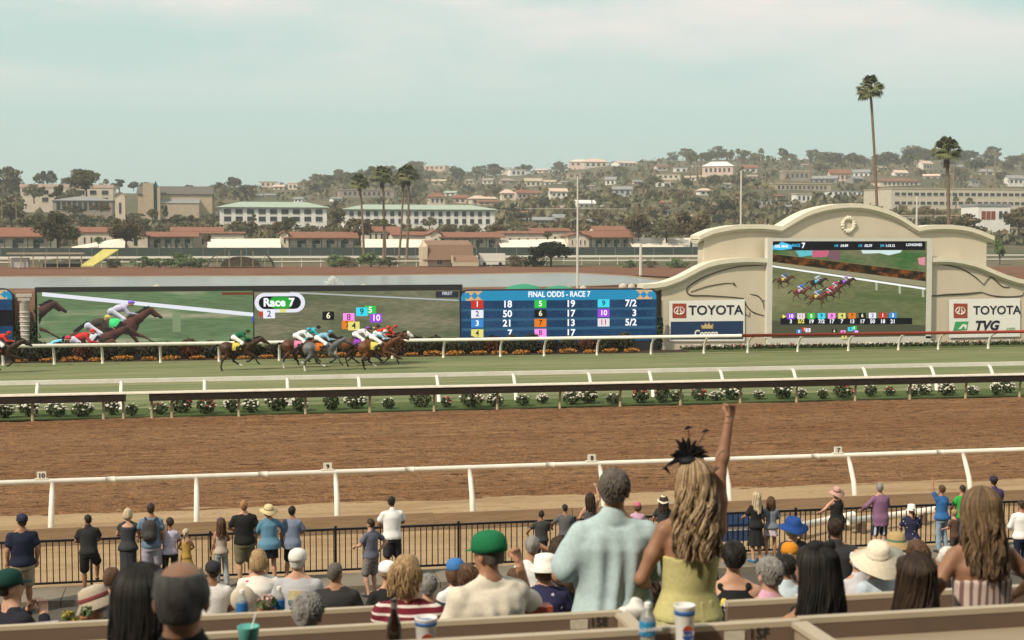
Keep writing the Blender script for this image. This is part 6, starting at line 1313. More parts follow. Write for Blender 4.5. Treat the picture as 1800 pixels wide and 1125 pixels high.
# hillside houses: (centre px, top y, width px, height px, wall, roof, kind, words)
HH = [(472, 319, 30, 9, CREAM, BUFF, 'flat', 'pale flat house on the left skyline'), (491, 325, 18, 9, CREAM, PINKW, 'gable', 'small cream house just below the left skyline house'), (517, 321, 17, 12, CREAM, PINKW, 'flat', 'cream block on the left skyline near the low hill'), (480, 341, 30, 7, PINKW, GRY, 'gable', 'low pinkish house above the left motel'), (528, 347, 16, 8, WHT, GRY, 'gable', 'small white house above the left motel roof end'), (452, 341, 18, 8, SAGE, GRY, 'gable', 'small grey green house above the left motel'), (645, 333, 96, 14, TAUPE, TAUPE, 'flat', 'long dark brown building behind the palm crowns'), (591, 347, 18, 7, WHT, GRY, 'gable', 'white low house left of the palm crowns'), (765, 291, 48, 7, PINKW, CREAM, 'flat', 'tan house on the middle hilltop'), (742, 306, 9, 6, WHT, GRY, 'gable', 'tiny white house below the middle hilltop'),
 (768, 339, 28, 20, CREAM, TERRA, 'hip', 'cream two storey house right of the palm crowns'), (795, 336, 20, 8, WHT, SAGE, 'gable', 'white house with pale green roof on the middle slope'), (810, 343, 22, 14, PINKW, TERRA, 'gable', 'pinkish house above the long motel'), (842, 344, 30, 15, CREAM, PINKW, 'hip', 'cream house above the right end of the long motel'), (858, 352, 34, 8, PINKW, TERRA, 'gable', 'low terracotta roofed house behind the long motel'), (910, 297, 30, 12, WHT, BUFF, 'flat', 'white flat roofed house below the dark skyline trees'), (891, 294, 14, 9, CREAM, GRY, 'gable', 'small cream house beside the dark skyline trees'), (955, 297, 20, 6, CREAM, PINKW, 'gable', 'small pale house on the skyline between tree masses'), (1020, 280, 32, 12, PINKW, CREAM, 'hip', 'pale pink house on the ridge above the flagpole'), (1048, 279, 44, 15, CREAM, PINKW, 'hip', 'large cream house on the ridge right of the flagpole'), (1101, 283, 42, 10, WHT, PINKW, 'gable', 'long pale house on the ridge'),
 (893, 333, 22, 18, CREAM, PINKW, 'hip', 'cream house on the slope above the motel end'), (920, 334, 28, 15, PINKW, TERRA, 'gable', 'terracotta roofed house on the slope above the motel end'), (944, 336, 18, 9, BUFF, TERRA, 'gable', 'small buff house left of the flagpole slope'), (852, 346, 38, 10, CREAM, PINKW, 'gable', 'low cream house with tiled roof on the slope'), (1076, 311, 18, 14, WHT, GRY, 'gable', 'white house on the open slope right of the flagpole'), (1096, 328, 32, 14, (.36, .38, .40), GRY, 'gable', 'blue grey house among trees right of the flagpole'), (1030, 352, 32, 16, WHT, WHT, 'gable', 'white gabled house directly right of the flagpole'), (1062, 361, 10, 8, WHT, GRY, 'gable', 'tiny white house right of the white gabled house'), (1198, 294, 24, 9, WHT, GRY, 'flat', 'white modern house high on the right slope'), (1217, 309, 20, 9, WHT, BUFF, 'gable', 'white cottage left of the right hill palms'), (1240, 308, 16, 9, WHT, BUFF, 'gable', 'second white cottage beside the right hill palms'), (1178, 306, 42, 8, CREAM, BUFF, 'flat', 'long cream house on the open right slope'), (957, 382, 32, 14, GRY, GRY, 'gable', 'grey shingled house behind the low red roofed blocks'), (985, 377, 24, 18, (.32, .34, .36), GRY, 'gable', 'blue grey house left of the flagpole foot'), (925, 384, 12, 10, WHT, GRY, 'gable', 'tiny white gabled house above the cream block'), (1036, 386, 24, 12, WHT, GRY, 'gable', 'white house behind the tall palms by the flagpole'), (1185, 369, 42, 14, (.42, .40, .36), GRY, 'flat', 'grey wall like building behind the brown trees'),
 (1268, 284, 54, 22, PINKW, WHT, 'hip', 'large pale pink house on the right ridge'), (1320, 290, 24, 14, CREAM, TERRA, 'gable', 'cream house beside the large pink house'), (1402, 300, 48, 16, TAUPE, BUFF, 'flat', 'dark decked house on the right ridge'), (1455, 309, 42, 14, GRY, GRY, 'gable', 'grey roofed house left of the tall palm'), (1478, 298, 36, 20, PINKW, TERRA, 'gable', 'pink house with terracotta roof left of the tall palm'), (1506, 309, 24, 14, GRY, GRY, 'gable', 'small dark grey house just left of the tall palm'), (1517, 298, 28, 14, WHT, GRY, 'gable', 'white house behind the tall palm trunk'), (1410, 322, 108, 14, (.40, .33, .24), BUFF, 'flat', 'long tan bungalow on the right slope'), (1490, 335, 60, 9, WHT, GRY, 'flat', 'low pale garage below the long bungalow'), (1583, 314, 76, 13, CREAM, TERRA, 'hip', 'cream house with terracotta roof above the office block'), (1584, 299, 24, 14, WHT, PINKW, 'gable', 'white house behind the terracotta roofed house'), (1640, 306, 26, 10, CREAM, PINKW, 'gable', 'small cream house left of the stout palm'), (1786, 308, 30, 16, WHT, GRY, 'gable', 'white house at the right edge of the ridge'), (1775, 400, 70, 12, BUFF, BUFF, 'flat', 'low tan building right of the curved wall')]
xr_ = random.Random(77); words = [('white', WHT), ('cream', CREAM), ('pinkish', PINKW), ('buff', BUFF), ('grey', (.34, .33, .32)), ('pale', (.62, .57, .50))]; rw_names = [('red', TERRA), ('grey', GRY), ('brown', TAUPE), ('pale', PINKW), ('tan', BUFF)]
occ = [(c-w_/2, c+w_/2, t_, t_+h_) for c, t_, w_, h_, *_ in HH]+[(38, 378, 322, 388), (386, 580, 352, 400), (604, 876, 357, 400), (1550, 1800, 328, 372)]; xl = set(); tries = 0
while len(xl) < 50 and tries < 6000:
    tries += 1; cx_ = xr_.uniform(430, 1795) if xr_.random() < .25 else xr_.uniform(840, 1795); ry = ridge_y(cx_); y_ = ry+4+(392-ry)*xr_.random()**1.3; w_ = xr_.uniform(12, 30); h_ = w_*xr_.uniform(.34, .55)
    if any(a-4 < cx_+w_/2 and b_+4 > cx_-w_/2 and c-3 < y_+h_ and e_+3 > y_ for a, b_, c, e_ in occ): continue
    wn, wc = xr_.choice(words); rn, rc = xr_.choice(rw_names); kd = xr_.choice(['gable', 'gable', 'hip', 'flat']); near = min(HH[:52], key=lambda q: (q[0]-cx_)**2+(q[1]-y_)**2*3); dx, dy = cx_-near[0], y_-near[1]
    lab = '%s %s house with %s roof %s the %s' % ('wide' if w_ > 22 else ('tiny' if w_ < 16 else 'small'), wn, rn, ('right of' if dx > 0 else 'left of') if abs(dx) > abs(dy)*1.5 else ('below' if dy > 0 else 'above'), ' '.join(near[7].split()[:6]))
    if lab in xl: continue
    xl.add(lab); occ.append((cx_-w_/2, cx_+w_/2, y_, y_+h_)); HH.append((cx_, y_, w_, h_, wc, rc, kd, lab))
HH0 = HH[:52]
M_HWIN = mat('house_window', (.05, .055, .06), .2, .2, .3)
hrz = random.Random(9)
for cx_, yt, w_, h_, wc, rc, kd, lab in HH:
    d = min(terr_d(cx_, yt+h_), ridge_d(cx_)*.985); nw = max(2, int(w_/9))
    building('house', cx_-w_/2, cx_+w_/2, yt, yt+(h_*.38 if kd != 'flat' else h_*.12), yt+h_+1, d, wc, rc, lab, 'house', kd, rows=[(.06, .94, .30, .78, nw, .5)], group='houses on the hillside', win=M_HWIN, over=.8, sink=5, rz=hrz.uniform(-.55, .45) if w_ < 60 else 0)
# ---------------------------------------------------------------- trees
def leaf_m(n, a, b_):
    a = tuple(v*(1.0 if n == 'dark' else 1.75) for v in a); b_ = tuple(v*(1.0 if n == 'dark' else 1.75) for v in b_)
    return mat('leaf_'+n, a, .75, .3, .25, col2=b_, spec=.15)
LM = dict(oak=leaf_m('oak', (.034, .034, .018), (.078, .072, .036)), olive=leaf_m('olive', (.055, .043, .024), (.110, .085, .046)), pine=leaf_m('pine', (.020, .025, .015), (.048, .050, .028)), grey=leaf_m('grey', (.062, .060, .036), (.125, .115, .070)), dark=leaf_m('dark', (.008, .013, .008), (.022, .030, .016)), green=leaf_m('green', (.046, .075, .028), (.105, .135, .058)))
M_BARK = mat('bark', (.075, .055, .04), .9, .3, 2)
def tree_mesh(seed, kind, n):
    """unit tree: height 1, crown width about .8; clumps of leaf faces on limbs"""
    r = random.Random(seed); cl_ = []
    tk = MB()
    if kind == 'round': base, hgt, wid = .20, .80, .56
    elif kind == 'umbrella': base, hgt, wid = .42, .58, .56
    elif kind == 'tall': base, hgt, wid = .15, .85, .30
    else: base, hgt, wid = .0, 1.0, .62
    tk.tube([(0, 0, -.08), (.01, 0, base*.6), (r.uniform(-.03, .03), 0, base+hgt*.35)], [.035, .028, .014], 6)
    V = []; F = []
    nc = 20 if kind != 'tall' else 11
    for c in range(nc):
        t = r.random(); a = r.uniform(0, 6.28); z = base+hgt*(.16+.68*t); prof = math.sqrt(max(.05, 1-((t-.42)/.62)**2)); rad = wid*prof*r.uniform(.35, .85)
        cc = Vector((math.cos(a)*rad, math.sin(a)*rad, z)); cr_ = wid*r.uniform(.28, .46)*(1-.3*t)
        tk.tube([(0, 0, base*.8+.2*(z-base)), cc*.6+Vector((0, 0, z*.3)), cc], [.013, .009, .003], 4)
        for i in range(n//nc):
            p = Vector((r.gauss(0, 1), r.gauss(0, 1), r.gauss(0, 1))); p = p.normalized()*(r.random()**.4); q = cc+Vector((p.x*cr_, p.y*cr_, p.z*cr_*.72)); s_ = r.uniform(.030, .068)*(700/n)**.38
            e_ = Euler((r.uniform(0, 6), r.uniform(0, 6), r.uniform(0, 6))).to_matrix(); k = len(V)
            for v in ((-1, -.5, 0), (.2, -.9, .3), (1, .4, 0), (-.3, .9, .25)): V.append(q+e_ @ (Vector(v)*s_))
            F.append((k, k+1, k+2, k+3))
    m_ = MB(); m_.add(V, F); return m_, tk.mesh('trunk')
TP = {}
def proto(kind, leaf, i, n=900):
    key = (kind, leaf, i, n)
    if key not in TP:
        mb_, tk = tree_mesh(hash((kind, i)) % 1000+i*7 if False else {'round': 10, 'umbrella': 40, 'tall': 70, 'bush': 90}[kind]+i, kind, n); TP[key] = (mb_.mesh('crown'), tk)
        TP[key][0].materials.append(LM[leaf])
    return TP[key]
def tree(px, y_base, y_top, d, kind, leaf, label, group, wf=1.0, i=0, n=900, name='tree', cat='tree'):
    if d < 470: d = d/ray(px, 420)[1]
    a = at_d(px, y_base, d); t_ = at_d(px, y_top, d); h_ = t_.z-a.z; cr, tk = proto(kind, leaf, i, n)
    g_ = empty(name, a, random.uniform(0, 6.28)); g_.scale = (h_*wf, h_*wf, h_); tag(g_, label, cat, group)
    obj('crown', cr, None, g_); obj('trunk', tk, M_BARK, g_); return g_
LATER = []
BT = 'trees around the barns'
for a in [(60, 356, 322, 625, 'round', 'grey', 'grey tree in front of the left end of the cream apartments', 1.1, 0, 900), (100, 357, 318, 625, 'tall', 'oak', 'slim dark tree in front of the cream apartments', 1.2, 1, 900), (128, 362, 330, 622, 'round', 'grey', 'round grey tree in front of the cream apartments', 1.2, 2, 900), (152, 356, 299, 625, 'umbrella', 'oak', 'tall umbrella tree in front of the right of the cream apartments', 1.0, 0, 1100), (178, 372, 352, 580, 'bush', 'olive', 'brown bush before the dark roofed pavilion', 1.6, 1, 700), (130, 376, 358, 575, 'bush', 'oak', 'dark bush before the dark roofed pavilion', 1.9, 2, 700), (268, 388, 366, 550, 'round', 'olive', 'small brown tree against the church aisle', 1.0, 2, 700), (290, 388, 357, 550, 'tall', 'oak', 'slim cypress against the church wall', .8, 0, 700), (312, 390, 376, 548, 'bush', 'oak', 'left dark bush below the church windows', 1.8, 1, 700), (338, 390, 377, 548, 'bush', 'oak', 'right dark bush below the church windows', 1.8, 2, 700), (368, 390, 374, 548, 'bush', 'grey', 'grey bush at the right end of the church', 2.0, 0, 700), (240, 388, 372, 550, 'bush', 'grey', 'grey bush at the foot of the church tower', 1.8, 0, 700), (20, 400, 340, 520, 'round', 'grey', 'large grey tree at the left edge above the barns', 1.1, 1, 1400), (190, 400, 382, 470, 'bush', 'grey', 'long grey green shrub above the left red roofs', 2.4, 2, 900), (330, 404, 390, 470, 'bush', 'grey', 'long pale shrub above the middle red roofs', 2.6, 1, 900), (665, 402, 384, 480, 'bush', 'olive', 'brown shrub before the long motel behind the palms', 2.2, 0, 900), (755, 402, 380, 480, 'round', 'grey', 'grey tree before the middle of the long motel', 1.2, 1, 900)]:
    px_, yb, yt, d, kd, lf, lab, wf, i, n = a; LATER.append(a)
for a in [(103, 437, 367, 392, 'round', 'oak', 'large dark round tree in front of the left barns', 1.1, 0, 2600), (222, 437, 378, 392, 'round', 'olive', 'brown green tree in front of the barns below the church', 1.0, 1, 2600), (173, 433, 415, 392, 'round', 'green', 'small tree against the cream canopy between the two large trees', 1.0, 2, 700), (364, 430, 410, 392, 'round', 'olive', 'small tree right of the green doored barn', .9, 0, 700), (52, 420, 372, 430, 'round', 'grey', 'grey green tree left of the large dark round tree', 1.3, 2, 1600), (250, 410, 385, 440, 'round', 'oak', 'dark tree right behind the brown tree below the church', 1.2, 0, 1200), (280, 410, 393, 445, 'bush', 'grey', 'grey bush below the church aisle', 1.3, 1, 900), (415, 412, 385, 445, 'round', 'grey', 'olive tree in front of the left motel', 1.1, 1, 1200), (445, 412, 372, 445, 'tall', 'grey', 'pale upright tree in front of the left motel', .9, 0, 1000), (512, 410, 380, 440, 'round', 'oak', 'dark tree in front of the right half of the left motel', 1.0, 2, 1400), (490, 412, 386, 442, 'round', 'olive', 'brown bushy tree in front of the left motel', 1.2, 1, 1200), (545, 412, 390, 442, 'bush', 'grey', 'grey green bush at the right end of the left motel', 1.3, 2, 1000), (592, 400, 362, 460, 'round', 'grey', 'loose grey tree between the two motels', .9, 0, 1200), (632, 425, 380, 410, 'round', 'olive', 'pale olive tree left of the palm trunks', 1.0, 2, 1600), (740, 415, 395, 440, 'round', 'olive', 'brown tree right of the palm trunks', 1.1, 0, 1000), (720, 410, 398, 440, 'bush', 'green', 'green bush behind the palm trunks', 1.3, 1, 800), (790, 410, 392, 450, 'bush', 'olive', 'left brown bush below the long motel', 1.6, 1, 1000), (830, 410, 391, 450, 'bush', 'grey', 'middle grey bush below the long motel', 1.6, 2, 1000), (872, 412, 388, 450, 'round', 'olive', 'right brown tree below the long motel end', 1.3, 0, 1000), (963, 421, 406, 396, 'round', 'olive', 'small brown tree in front of the cream canopy', 1.1, 1, 700), (1122, 420, 372, 398, 'round', 'olive', 'brown tree right of the teal doored barn', 1.0, 0, 1800), (1215, 430, 368, 392, 'round', 'olive', 'large brown tree at the left shoulder of the curved wall', 1.2, 1, 2200), (1172, 425, 380, 400, 'round', 'grey', 'grey brown tree left of the large brown tree', 1.2, 2, 1600), (1790, 412, 362, 440, 'round', 'olive', 'pale brown tree at the right edge by the curved wall', 1.3, 0, 1600), (1690, 412, 372, 440, 'bush', 'olive', 'brown shrubbery behind the right shoulder of the curved wall', 1.8, 1, 1400), (1640, 408, 376, 440, 'bush', 'oak', 'dark shrubbery right of the arch of the curved wall', 1.8, 2, 1200), (1757, 470, 405, 330, 'tall', 'green', 'slim young tree right of the curved wall', .6, 0, 600)]+LATER:
    px_, yb, yt, d, kd, lf, lab, wf, i, n = a; tree(px_, yb, yt, d, kd, lf, lab, BT, wf, i, n)
for a in [(250, 471, 449, 349, 'green', 'grey green bush right of the yellow canopy'), (280, 471, 452, 349, 'green', 'small green bush between two larger bushes on the far bank'), (318, 471, 443, 349, 'green', 'bright green bush left of the arched shelter'), (350, 471, 452, 349, 'green', 'small bright bush against the arched shelter'), (590, 470, 446, 349, 'green', 'left bush of the pair left of the palm feet'), (612, 470, 450, 348, 'grey', 'right bush of the pair left of the palm feet'), (652, 468, 442, 349, 'green', 'bush behind the leftmost palm trunk'), (684, 468, 450, 348, 'oak', 'dark bush at the foot of the middle palms'), (905, 469, 447, 349, 'olive', 'olive bush left of the dark spreading tree'), (1105, 472, 456, 330, 'green', 'small green bush left of the white post'), (1142, 472, 456, 330, 'grey', 'grey bush right of the white post'), (1192, 473, 452, 326, 'green', 'green bush near the curved wall edge'), (200, 471, 456, 349, 'oak', 'small dark bush beside the yellow canopy')]:
    px_, yb, yt, d, lf, lab = a; tree(px_, yb, yt, d, 'bush', lf, lab, 'bushes on the far bank', 1.7, px_ % 3, 900, 'bush', 'bush')
# dark spreading tree right of the gambrel barn
g_ = tree(968, 470, 424, 345, 'umbrella', 'dark', 'very dark spreading cypress like tree left of the flagpole', None, 1.65, 1, 2600); tree(940, 471, 440, 346, 'bush', 'dark', 'dark lower lobe left under the spreading tree', None, 1.1, 0, 900)
# skyline and hillside trees
LBL = {}
def near_house(px, y, what):
    hs2 = sorted(HH0, key=lambda q: (q[0]-px)**2+((q[1]+q[3]-y)*2.2)**2)
    for q in hs2[:50]:
        dx, dy = px-q[0], y-(q[1]+q[3]); w_ = ('right of' if dx > 0 else 'left of') if abs(dx) > abs(dy)*1.5 else ('below' if dy > 0 else 'above')
        far = 'just ' if abs(dx)+abs(dy) < 14 else ''
        s_ = '%s %s%s the %s' % (what, far, w_, ' '.join(q[7].split()[:8]))
        s_ = ' '.join(s_.split()[:16])
        if s_ not in LBL: LBL[s_] = 1; return s_
    LBL[what] = LBL.get(what, 0)+1; return what+' on the open hazy slope'
hr_ = random.Random(21); HT = 'trees on the hillside'
SKY = [(10, 345, 290, 'round', 'oak', 1.1), (83, 330, 298, 'round', 'pine', .9), (70, 330, 303, 'round', 'oak', .8), (145, 335, 297, 'umbrella', 'oak', 1.2), (118, 332, 311, 'round', 'oak', 1.0), (210, 338, 312, 'tall', 'pine', 1.6), (235, 335, 318, 'round', 'pine', 1.2), (255, 335, 319, 'round', 'oak', 1.2), (333, 342, 324, 'round', 'oak', 1.4), (350, 340, 328, 'round', 'grey', 1.2), (430, 350, 326, 'bush', 'oak', 1.6), (395, 345, 325, 'round', 'grey', 1.0), (875, 303, 286, 'tall', 'pine', .9), (918, 302, 288, 'bush', 'pine', 1.7), (930, 302, 289, 'round', 'pine', 1.0), (1215, 290, 267, 'round', 'oak', 1.2), (1250, 286, 265, 'round', 'oak', 1.2), (1240, 288, 268, 'umbrella', 'oak', 1.1), (1605, 290, 258, 'round', 'pine', 1.2), (1630, 290, 262, 'round', 'oak', 1.1), (1745, 285, 257, 'umbrella', 'pine', 1.0), (1780, 295, 272, 'round', 'oak', 1.2), (1450, 282, 266, 'round', 'oak', 1.3), (1390, 282, 269, 'round', 'oak', 1.3), (1570, 285, 268, 'round', 'oak', 1.2)]
for k, (px_, yb, yt, kd, lf, wf) in enumerate(SKY):
    d = min(terr_d(px_, yb), ridge_d(px_)); q = at_d(px_, yb, d); tree(px_, yb, yt, d, kd, lf, near_house(px_, yb, '%s skyline tree' % dict(oak='dark green', pine='blackish', grey='grey green')[lf]), 'skyline trees', wf, k % 3, 700)
used_h = [(c-w_/2-2, c+w_/2+2, t_-1, t_+h_+1) for c, t_, w_, h_, *_ in HH]+[(38, 378, 322, 388), (386, 580, 352, 400), (604, 876, 357, 400), (1550, 1800, 328, 372)]
n_ = 0
while n_ < 290:
    px_ = hr_.uniform(-30, 1830); ry = ridge_y(px_); yb = ry+(425-ry)*hr_.random()**1.25
    h_ = hr_.uniform(11, 26)*(1.0 if yb < 380 else 1.25); yt = yb-h_
    if any(a-3 < px_ < b_+3 and yb > c and yt < e_-h_*.35 and yb < e_+14 for a, b_, c, e_ in used_h): continue
    lf = hr_.choice(['oak', 'oak', 'grey', 'olive', 'pine', 'oak', 'grey']); d = terr_d(px_, yb)
    tree(px_, yb+1, yt, d, hr_.choice(['round', 'round', 'bush', 'umbrella']), lf, near_house(px_, yb, '%s%s tree' % ('tall ' if h_ > 20 else ('small ' if h_ < 14 else ''), dict(oak='dark green', grey='grey green', olive='brownish', pine='blackish green')[lf])), HT, hr_.uniform(1.0, 1.7), hr_.randrange(3), 640); n_ += 1
scr = MB()
for k in range(6500):
    px_ = hr_.uniform(-60, 1860); ry = ridge_y(px_); u = hr_.random(); yb = ry+(432-ry)*u**1.1; d = terr_d(px_, yb)
    if any(a < px_ < b_ and yb > c+2 and yb < e_+8 for a, b_, c, e_ in used_h): continue
    q = terr_p(px_, d); s_ = hr_.uniform(1.8, 5.0); z0 = q.z-.6
    for j in range(7):
        e_ = Euler((hr_.uniform(0, 6), hr_.uniform(0, 6), hr_.uniform(0, 6))).to_matrix(); c = Vector((q.x+hr_.gauss(0, s_*.7), q.y+hr_.gauss(0, s_*.7), z0+hr_.uniform(.1, 1)*s_)); w_ = s_*hr_.uniform(.25, .55)
        scr.add([c+e_ @ (Vector(v)*w_) for v in ((-1, -.5, 0), (.2, -.9, .3), (1, .4, 0), (-.3, .9, .25))], [(0, 1, 2, 3)], LM[('oak', 'grey', 'olive')[k % 3]])
tag(scr.build('hillside_scrub'), 'dense low scrub covering the hazy hillside between houses', 'scrub', kind='stuff')
# palms
M_FROND = mat('palm_frond', (.055, .075, .028), .6, .35, 1.5, col2=(.15, .15, .060)); M_SKIRTP = mat('palm_dead', (.11, .065, .035), .9, .3, 2); M_PTR = mat('palm_trunk', (.16, .115, .08), .9, .2, 2)
def palm_meshes(seed, nf=48):
    """unit crown of radius 1: folded fans on arching stalks, dead skirt beneath"""
    r = random.Random(seed); V = []; F = []; m_ = MB()
    for i in range(nf):
        a = r.uniform(0, 6.28); el = r.uniform(-.6, 1.4); st = r.uniform(.35, .5); d = Vector((math.cos(a)*math.cos(el), math.sin(a)*math.cos(el), math.sin(el))); b_ = d*st
        sd_ = d.cross(Vector((0, 0, 1))).normalized(); up_v = sd_.cross(d); nb = 9; ln = r.uniform(.42, .58)
        m_.tube([(0, 0, 0), b_], [.022, .012], 3)
        for k in range(nb):
            t = (k-(nb-1)/2)/((nb-1)/2)*1.15; dr_ = d*math.cos(t)+sd_*math.sin(t); tip = b_+dr_*ln*(1-.18*abs(t))+Vector((0, 0, -.16-.10*abs(t)))*ln*1.6; mid = b_+dr_*ln*.55+up_v*.03; w_ = .062
            o1 = dr_.cross(up_v).normalized()*w_; m_.add([b_, mid+o1, tip, mid-o1], [(0, 1, 2, 3)])
    sk = MB()
    for i in range(60):
        a = r.uniform(0, 6.28); z = -r.uniform(.1, .95); w_ = .16-.05*abs(z); p = Vector((math.cos(a)*.06, math.sin(a)*.06, z+.25)); q = Vector((math.cos(a)*(w_+.08), math.sin(a)*(w_+.08), z-.12)); s_ = Vector((-math.sin(a), math.cos(a), 0))*.05
        sk.add([p+s_, q+s_, q-s_, p-s_], [(0, 1, 2, 3)])
    return m_.mesh('fronds'), sk.mesh('dead_fronds')
PM = [palm_meshes(3), palm_meshes(8), palm_meshes(14)]
def palm(px, y_c, y_b, d, rad_px, label, group=None, lean=0.0, i=0, skirt=1.0, tr=.22):
    if 340 < d < 470: d = d/ray(px, 420)[1]
    c = at_d(px, y_c, d); b_ = at_d(px+lean, y_b, d); b_.z = max(min(b_.z, terr_z(px, d)), -.3) if d < 480 else b_.z-1; R_ = 1.08*rad_px*d/2500
    g_ = tag(empty('palm_tree', b_), label, 'palm', group); v = c-b_; m_ = MB(); P = [v*t+Vector((.0, 0, 0))+Vector((.25*math.sin(t*3.1)*R_*.3, 0, 0)) for t in (0, .2, .45, .7, .9, 1)]
    m_.tube(P, [tr*1.5, tr*1.15, tr, tr*.92, tr*.95, tr*.8], 8); m_.build('trunk', M_PTR, g_, smooth=True); f_, s_ = PM[i % 3]
    o1 = obj('fronds', f_, M_FROND, g_, v); o1.scale = (R_, R_, R_); o1.rotation_euler = (0, 0, i*1.3)
    if skirt > 0: o2 = obj('dead_fronds', s_, M_SKIRTP, g_, v); o2.scale = (R_*.8, R_*.8, R_*.85*skirt)
palm(1530, 157, 400, 232, 29, 'very tall slender palm rising above the curved wall', None, 17, 0, .5, .24); palm(1664, 266, 400, 262, 32, 'stout palm with brown skirt behind the right of the curved wall', None, 4, 1, 1.0, .34)
palm(632, 322, 468, 366, 21, 'leftmost palm of the cluster beyond the lake', None, 8, 1, .7, .28); palm(672, 310, 467, 368, 25, 'middle palm of the cluster beyond the lake', None, 2, 2, .9, .30); palm(709, 312, 468, 367, 21, 'third palm of the cluster, behind the rightmost one', None, -9, 0, .9, .27); palm(718, 308, 468, 364, 23, 'rightmost palm of the cluster beyond the lake', None, -4, 1, .9, .30); palm(676, 392, 468, 367, 10, 'thin short palm at the foot of the middle palm', None, 2, 2, .5, .2)
PG = 'small palms on the hillside'
for k, (px_, yc, yb) in enumerate([(408, 336, 352), (186, 320, 345), (178, 327, 345), (1286, 268, 300), (1297, 266, 298), (1310, 268, 300), (1338, 266, 296), (1283, 275, 300), (1225, 277, 320), (1232, 274, 318), (1213, 280, 320), (1422, 272, 300), (1440, 276, 300), (1465, 274, 300), (1500, 272, 300), (1380, 276, 300), (1350, 278, 300), (1395, 282, 305), (1600, 275, 320), (1613, 277, 322), (995, 350, 388), (1005, 360, 395), (1040, 345, 380), (1053, 356, 398), (1080, 350, 390), (1085, 360, 400), (975, 358, 392), (1120, 350, 372), (1135, 358, 378), (1155, 352, 375), (1190, 352, 372), (1205, 348, 370), (1260, 350, 372), (1275, 352, 374), (1330, 348, 372), (1345, 350, 376), (1360, 354, 378), (1372, 350, 375), (1430, 354, 376), (1485, 346, 366), (1500, 350, 368), (1525, 352, 368), (1680, 350, 380), (1704, 354, 382), (640, 365, 400), (720, 372, 410), (860, 370, 398), (1345, 292, 320), (1480, 290, 315), (1540, 285, 310), (1700, 290, 315)]):
    d = terr_d(px_, yb); palm(px_, yc, yb, d, hr_.uniform(6, 9) if yc > 330 else hr_.uniform(4.5, 7), near_house(px_, yb, 'small fan palm'), PG, 0, k, .6, .25*d/900+.1)
# haze over the valley
hz = MB(); hz.box((0, 1480, 75), (5200, 3200, 172)); ho = hz.build('haze'); ho['kind'] = 'stuff'; tag(ho, 'thin pale marine haze in the air', 'haze')
mv = bpy.data.materials.new('haze_air'); mv.use_nodes = True; t = mv.node_tree; t.nodes.clear(); o_ = t.nodes.new('ShaderNodeOutputMaterial'); v_ = t.nodes.new('ShaderNodeVolumePrincipled'); v_.inputs['Color'].default_value = (.93, .96, .95, 1); v_.inputs['Density'].default_value = .00022; v_.inputs['Anisotropy'].default_value = 0.2; t.links.new(v_.outputs[0], o_.inputs['Volume']); ho.data.materials.clear(); ho.data.materials.append(mv)
# ================================================================== stands
STEP = [(k, 5.6-.225*(k+.5)) for k in range(-3, 25)]
def floor_z(Y): return 0.0 if Y > 24.9 else 5.6-.225*(math.floor(Y)+.5)
# unseen grandstand added behind the camera to shade the backs of the near crowd
gs = tag(empty('unseen_grandstand', (0, 0, 0)), kind='structure'); M_GS = mat('grandstand_shade', (.07, .06, .05), .9, .2, .5)
m_ = MB(); m_.box((8, -13, 10), (120, 2, 22)); m_.build('back_wall', M_GS, gs)
for k in range(4): m_ = MB(); m_.box((8, -8.5, 6.2+k*4.5), (120, 7, .4)); m_.build('deck', M_GS, gs)
for k in range(13): m_ = MB(); m_.box((-52+k*10, -5.2, 10), (.5, .5, 21.9)); m_.build('column', M_GS, gs)
m_ = MB(); m_.box((8, -8.2, 21.2), (121, 8, .5)); m_.build('roof', M_GS, gs)
st = tag(empty('stand_terraces', (0, 0, 0)), kind='structure')
for k, z in STEP:
    m_ = MB(); m_.box((8, k+.5, (z-.6)/2), (90, 1.0, z+.6)); m_.build('step', M_CONC, st)
SM = MB(); SM.box((0, 0, .425), (.42, .38, .05)); SM.box((0, 0, .40), (.36, .32, .02)); SEAT_ME = SM.mesh('seat'); LG = MB(); LG.tube([(0, 0, 0), (0, 0, .41)], .018, 6); LEG_ME = LG.mesh('leg'); M_STOOL = mat('stool_grey', (.16, .155, .15), .6, .1)
CH_LOG = []
def P(px, yt, Y, label, sit=False, z=None, lx=0.0, grp=None, **k):
    q = at_y(px, yt, Y); fz = floor_z(Y) if z is None else z; H = q.z-fz
    rr_s = random.Random(int(px)*3+1); rz = k.pop('rz', None)
    if rz is None: rz = rr_s.uniform(-.28, .28)
    if 'head' not in k: k['head'] = (rr_s.uniform(-.4, .55), rr_s.uniform(-.08, .12))
    if not sit and 'legs' not in k and rr_s.random() < .6:
        s0 = rr_s.choice((-1, 1)); k['legs'] = {s0: ((.12*s0, .07, .50), (.135*s0, -.02+rr_s.uniform(-.06, .05), .085))}
    CH_LOG.append((px, round(H, 2), label[:30])); k.setdefault('h', .021 if Y > 14 else (.015 if Y > 9 else .0125)); k.setdefault('seed', int(px))
    if sit: k['pose'] = 'sit'; k.setdefault('L', 'lap'); k.setdefault('Rr', 'lap')
    r_, info = person((q.x+lx, Y, fz), rz, H, label, grp, **k)
    if sit:
        s_ = info['sc']*k.get('stoolz', .45)/.45; o = tag(empty('stool', (q.x+lx, Y, fz), rz), 'plain grey stool under the '+' '.join(label.split()[:11]), 'stool', 'stools under the seated spectators'); o.scale = (1, 1, s_)
        obj('seat', SEAT_ME, M_STOOL, o)
        for sx in (-1, 1):
            for sy in (-1, 1): obj('leg', LEG_ME, M_STOOL, o, (.17*sx, .15*sy, 0))
    return r_, info
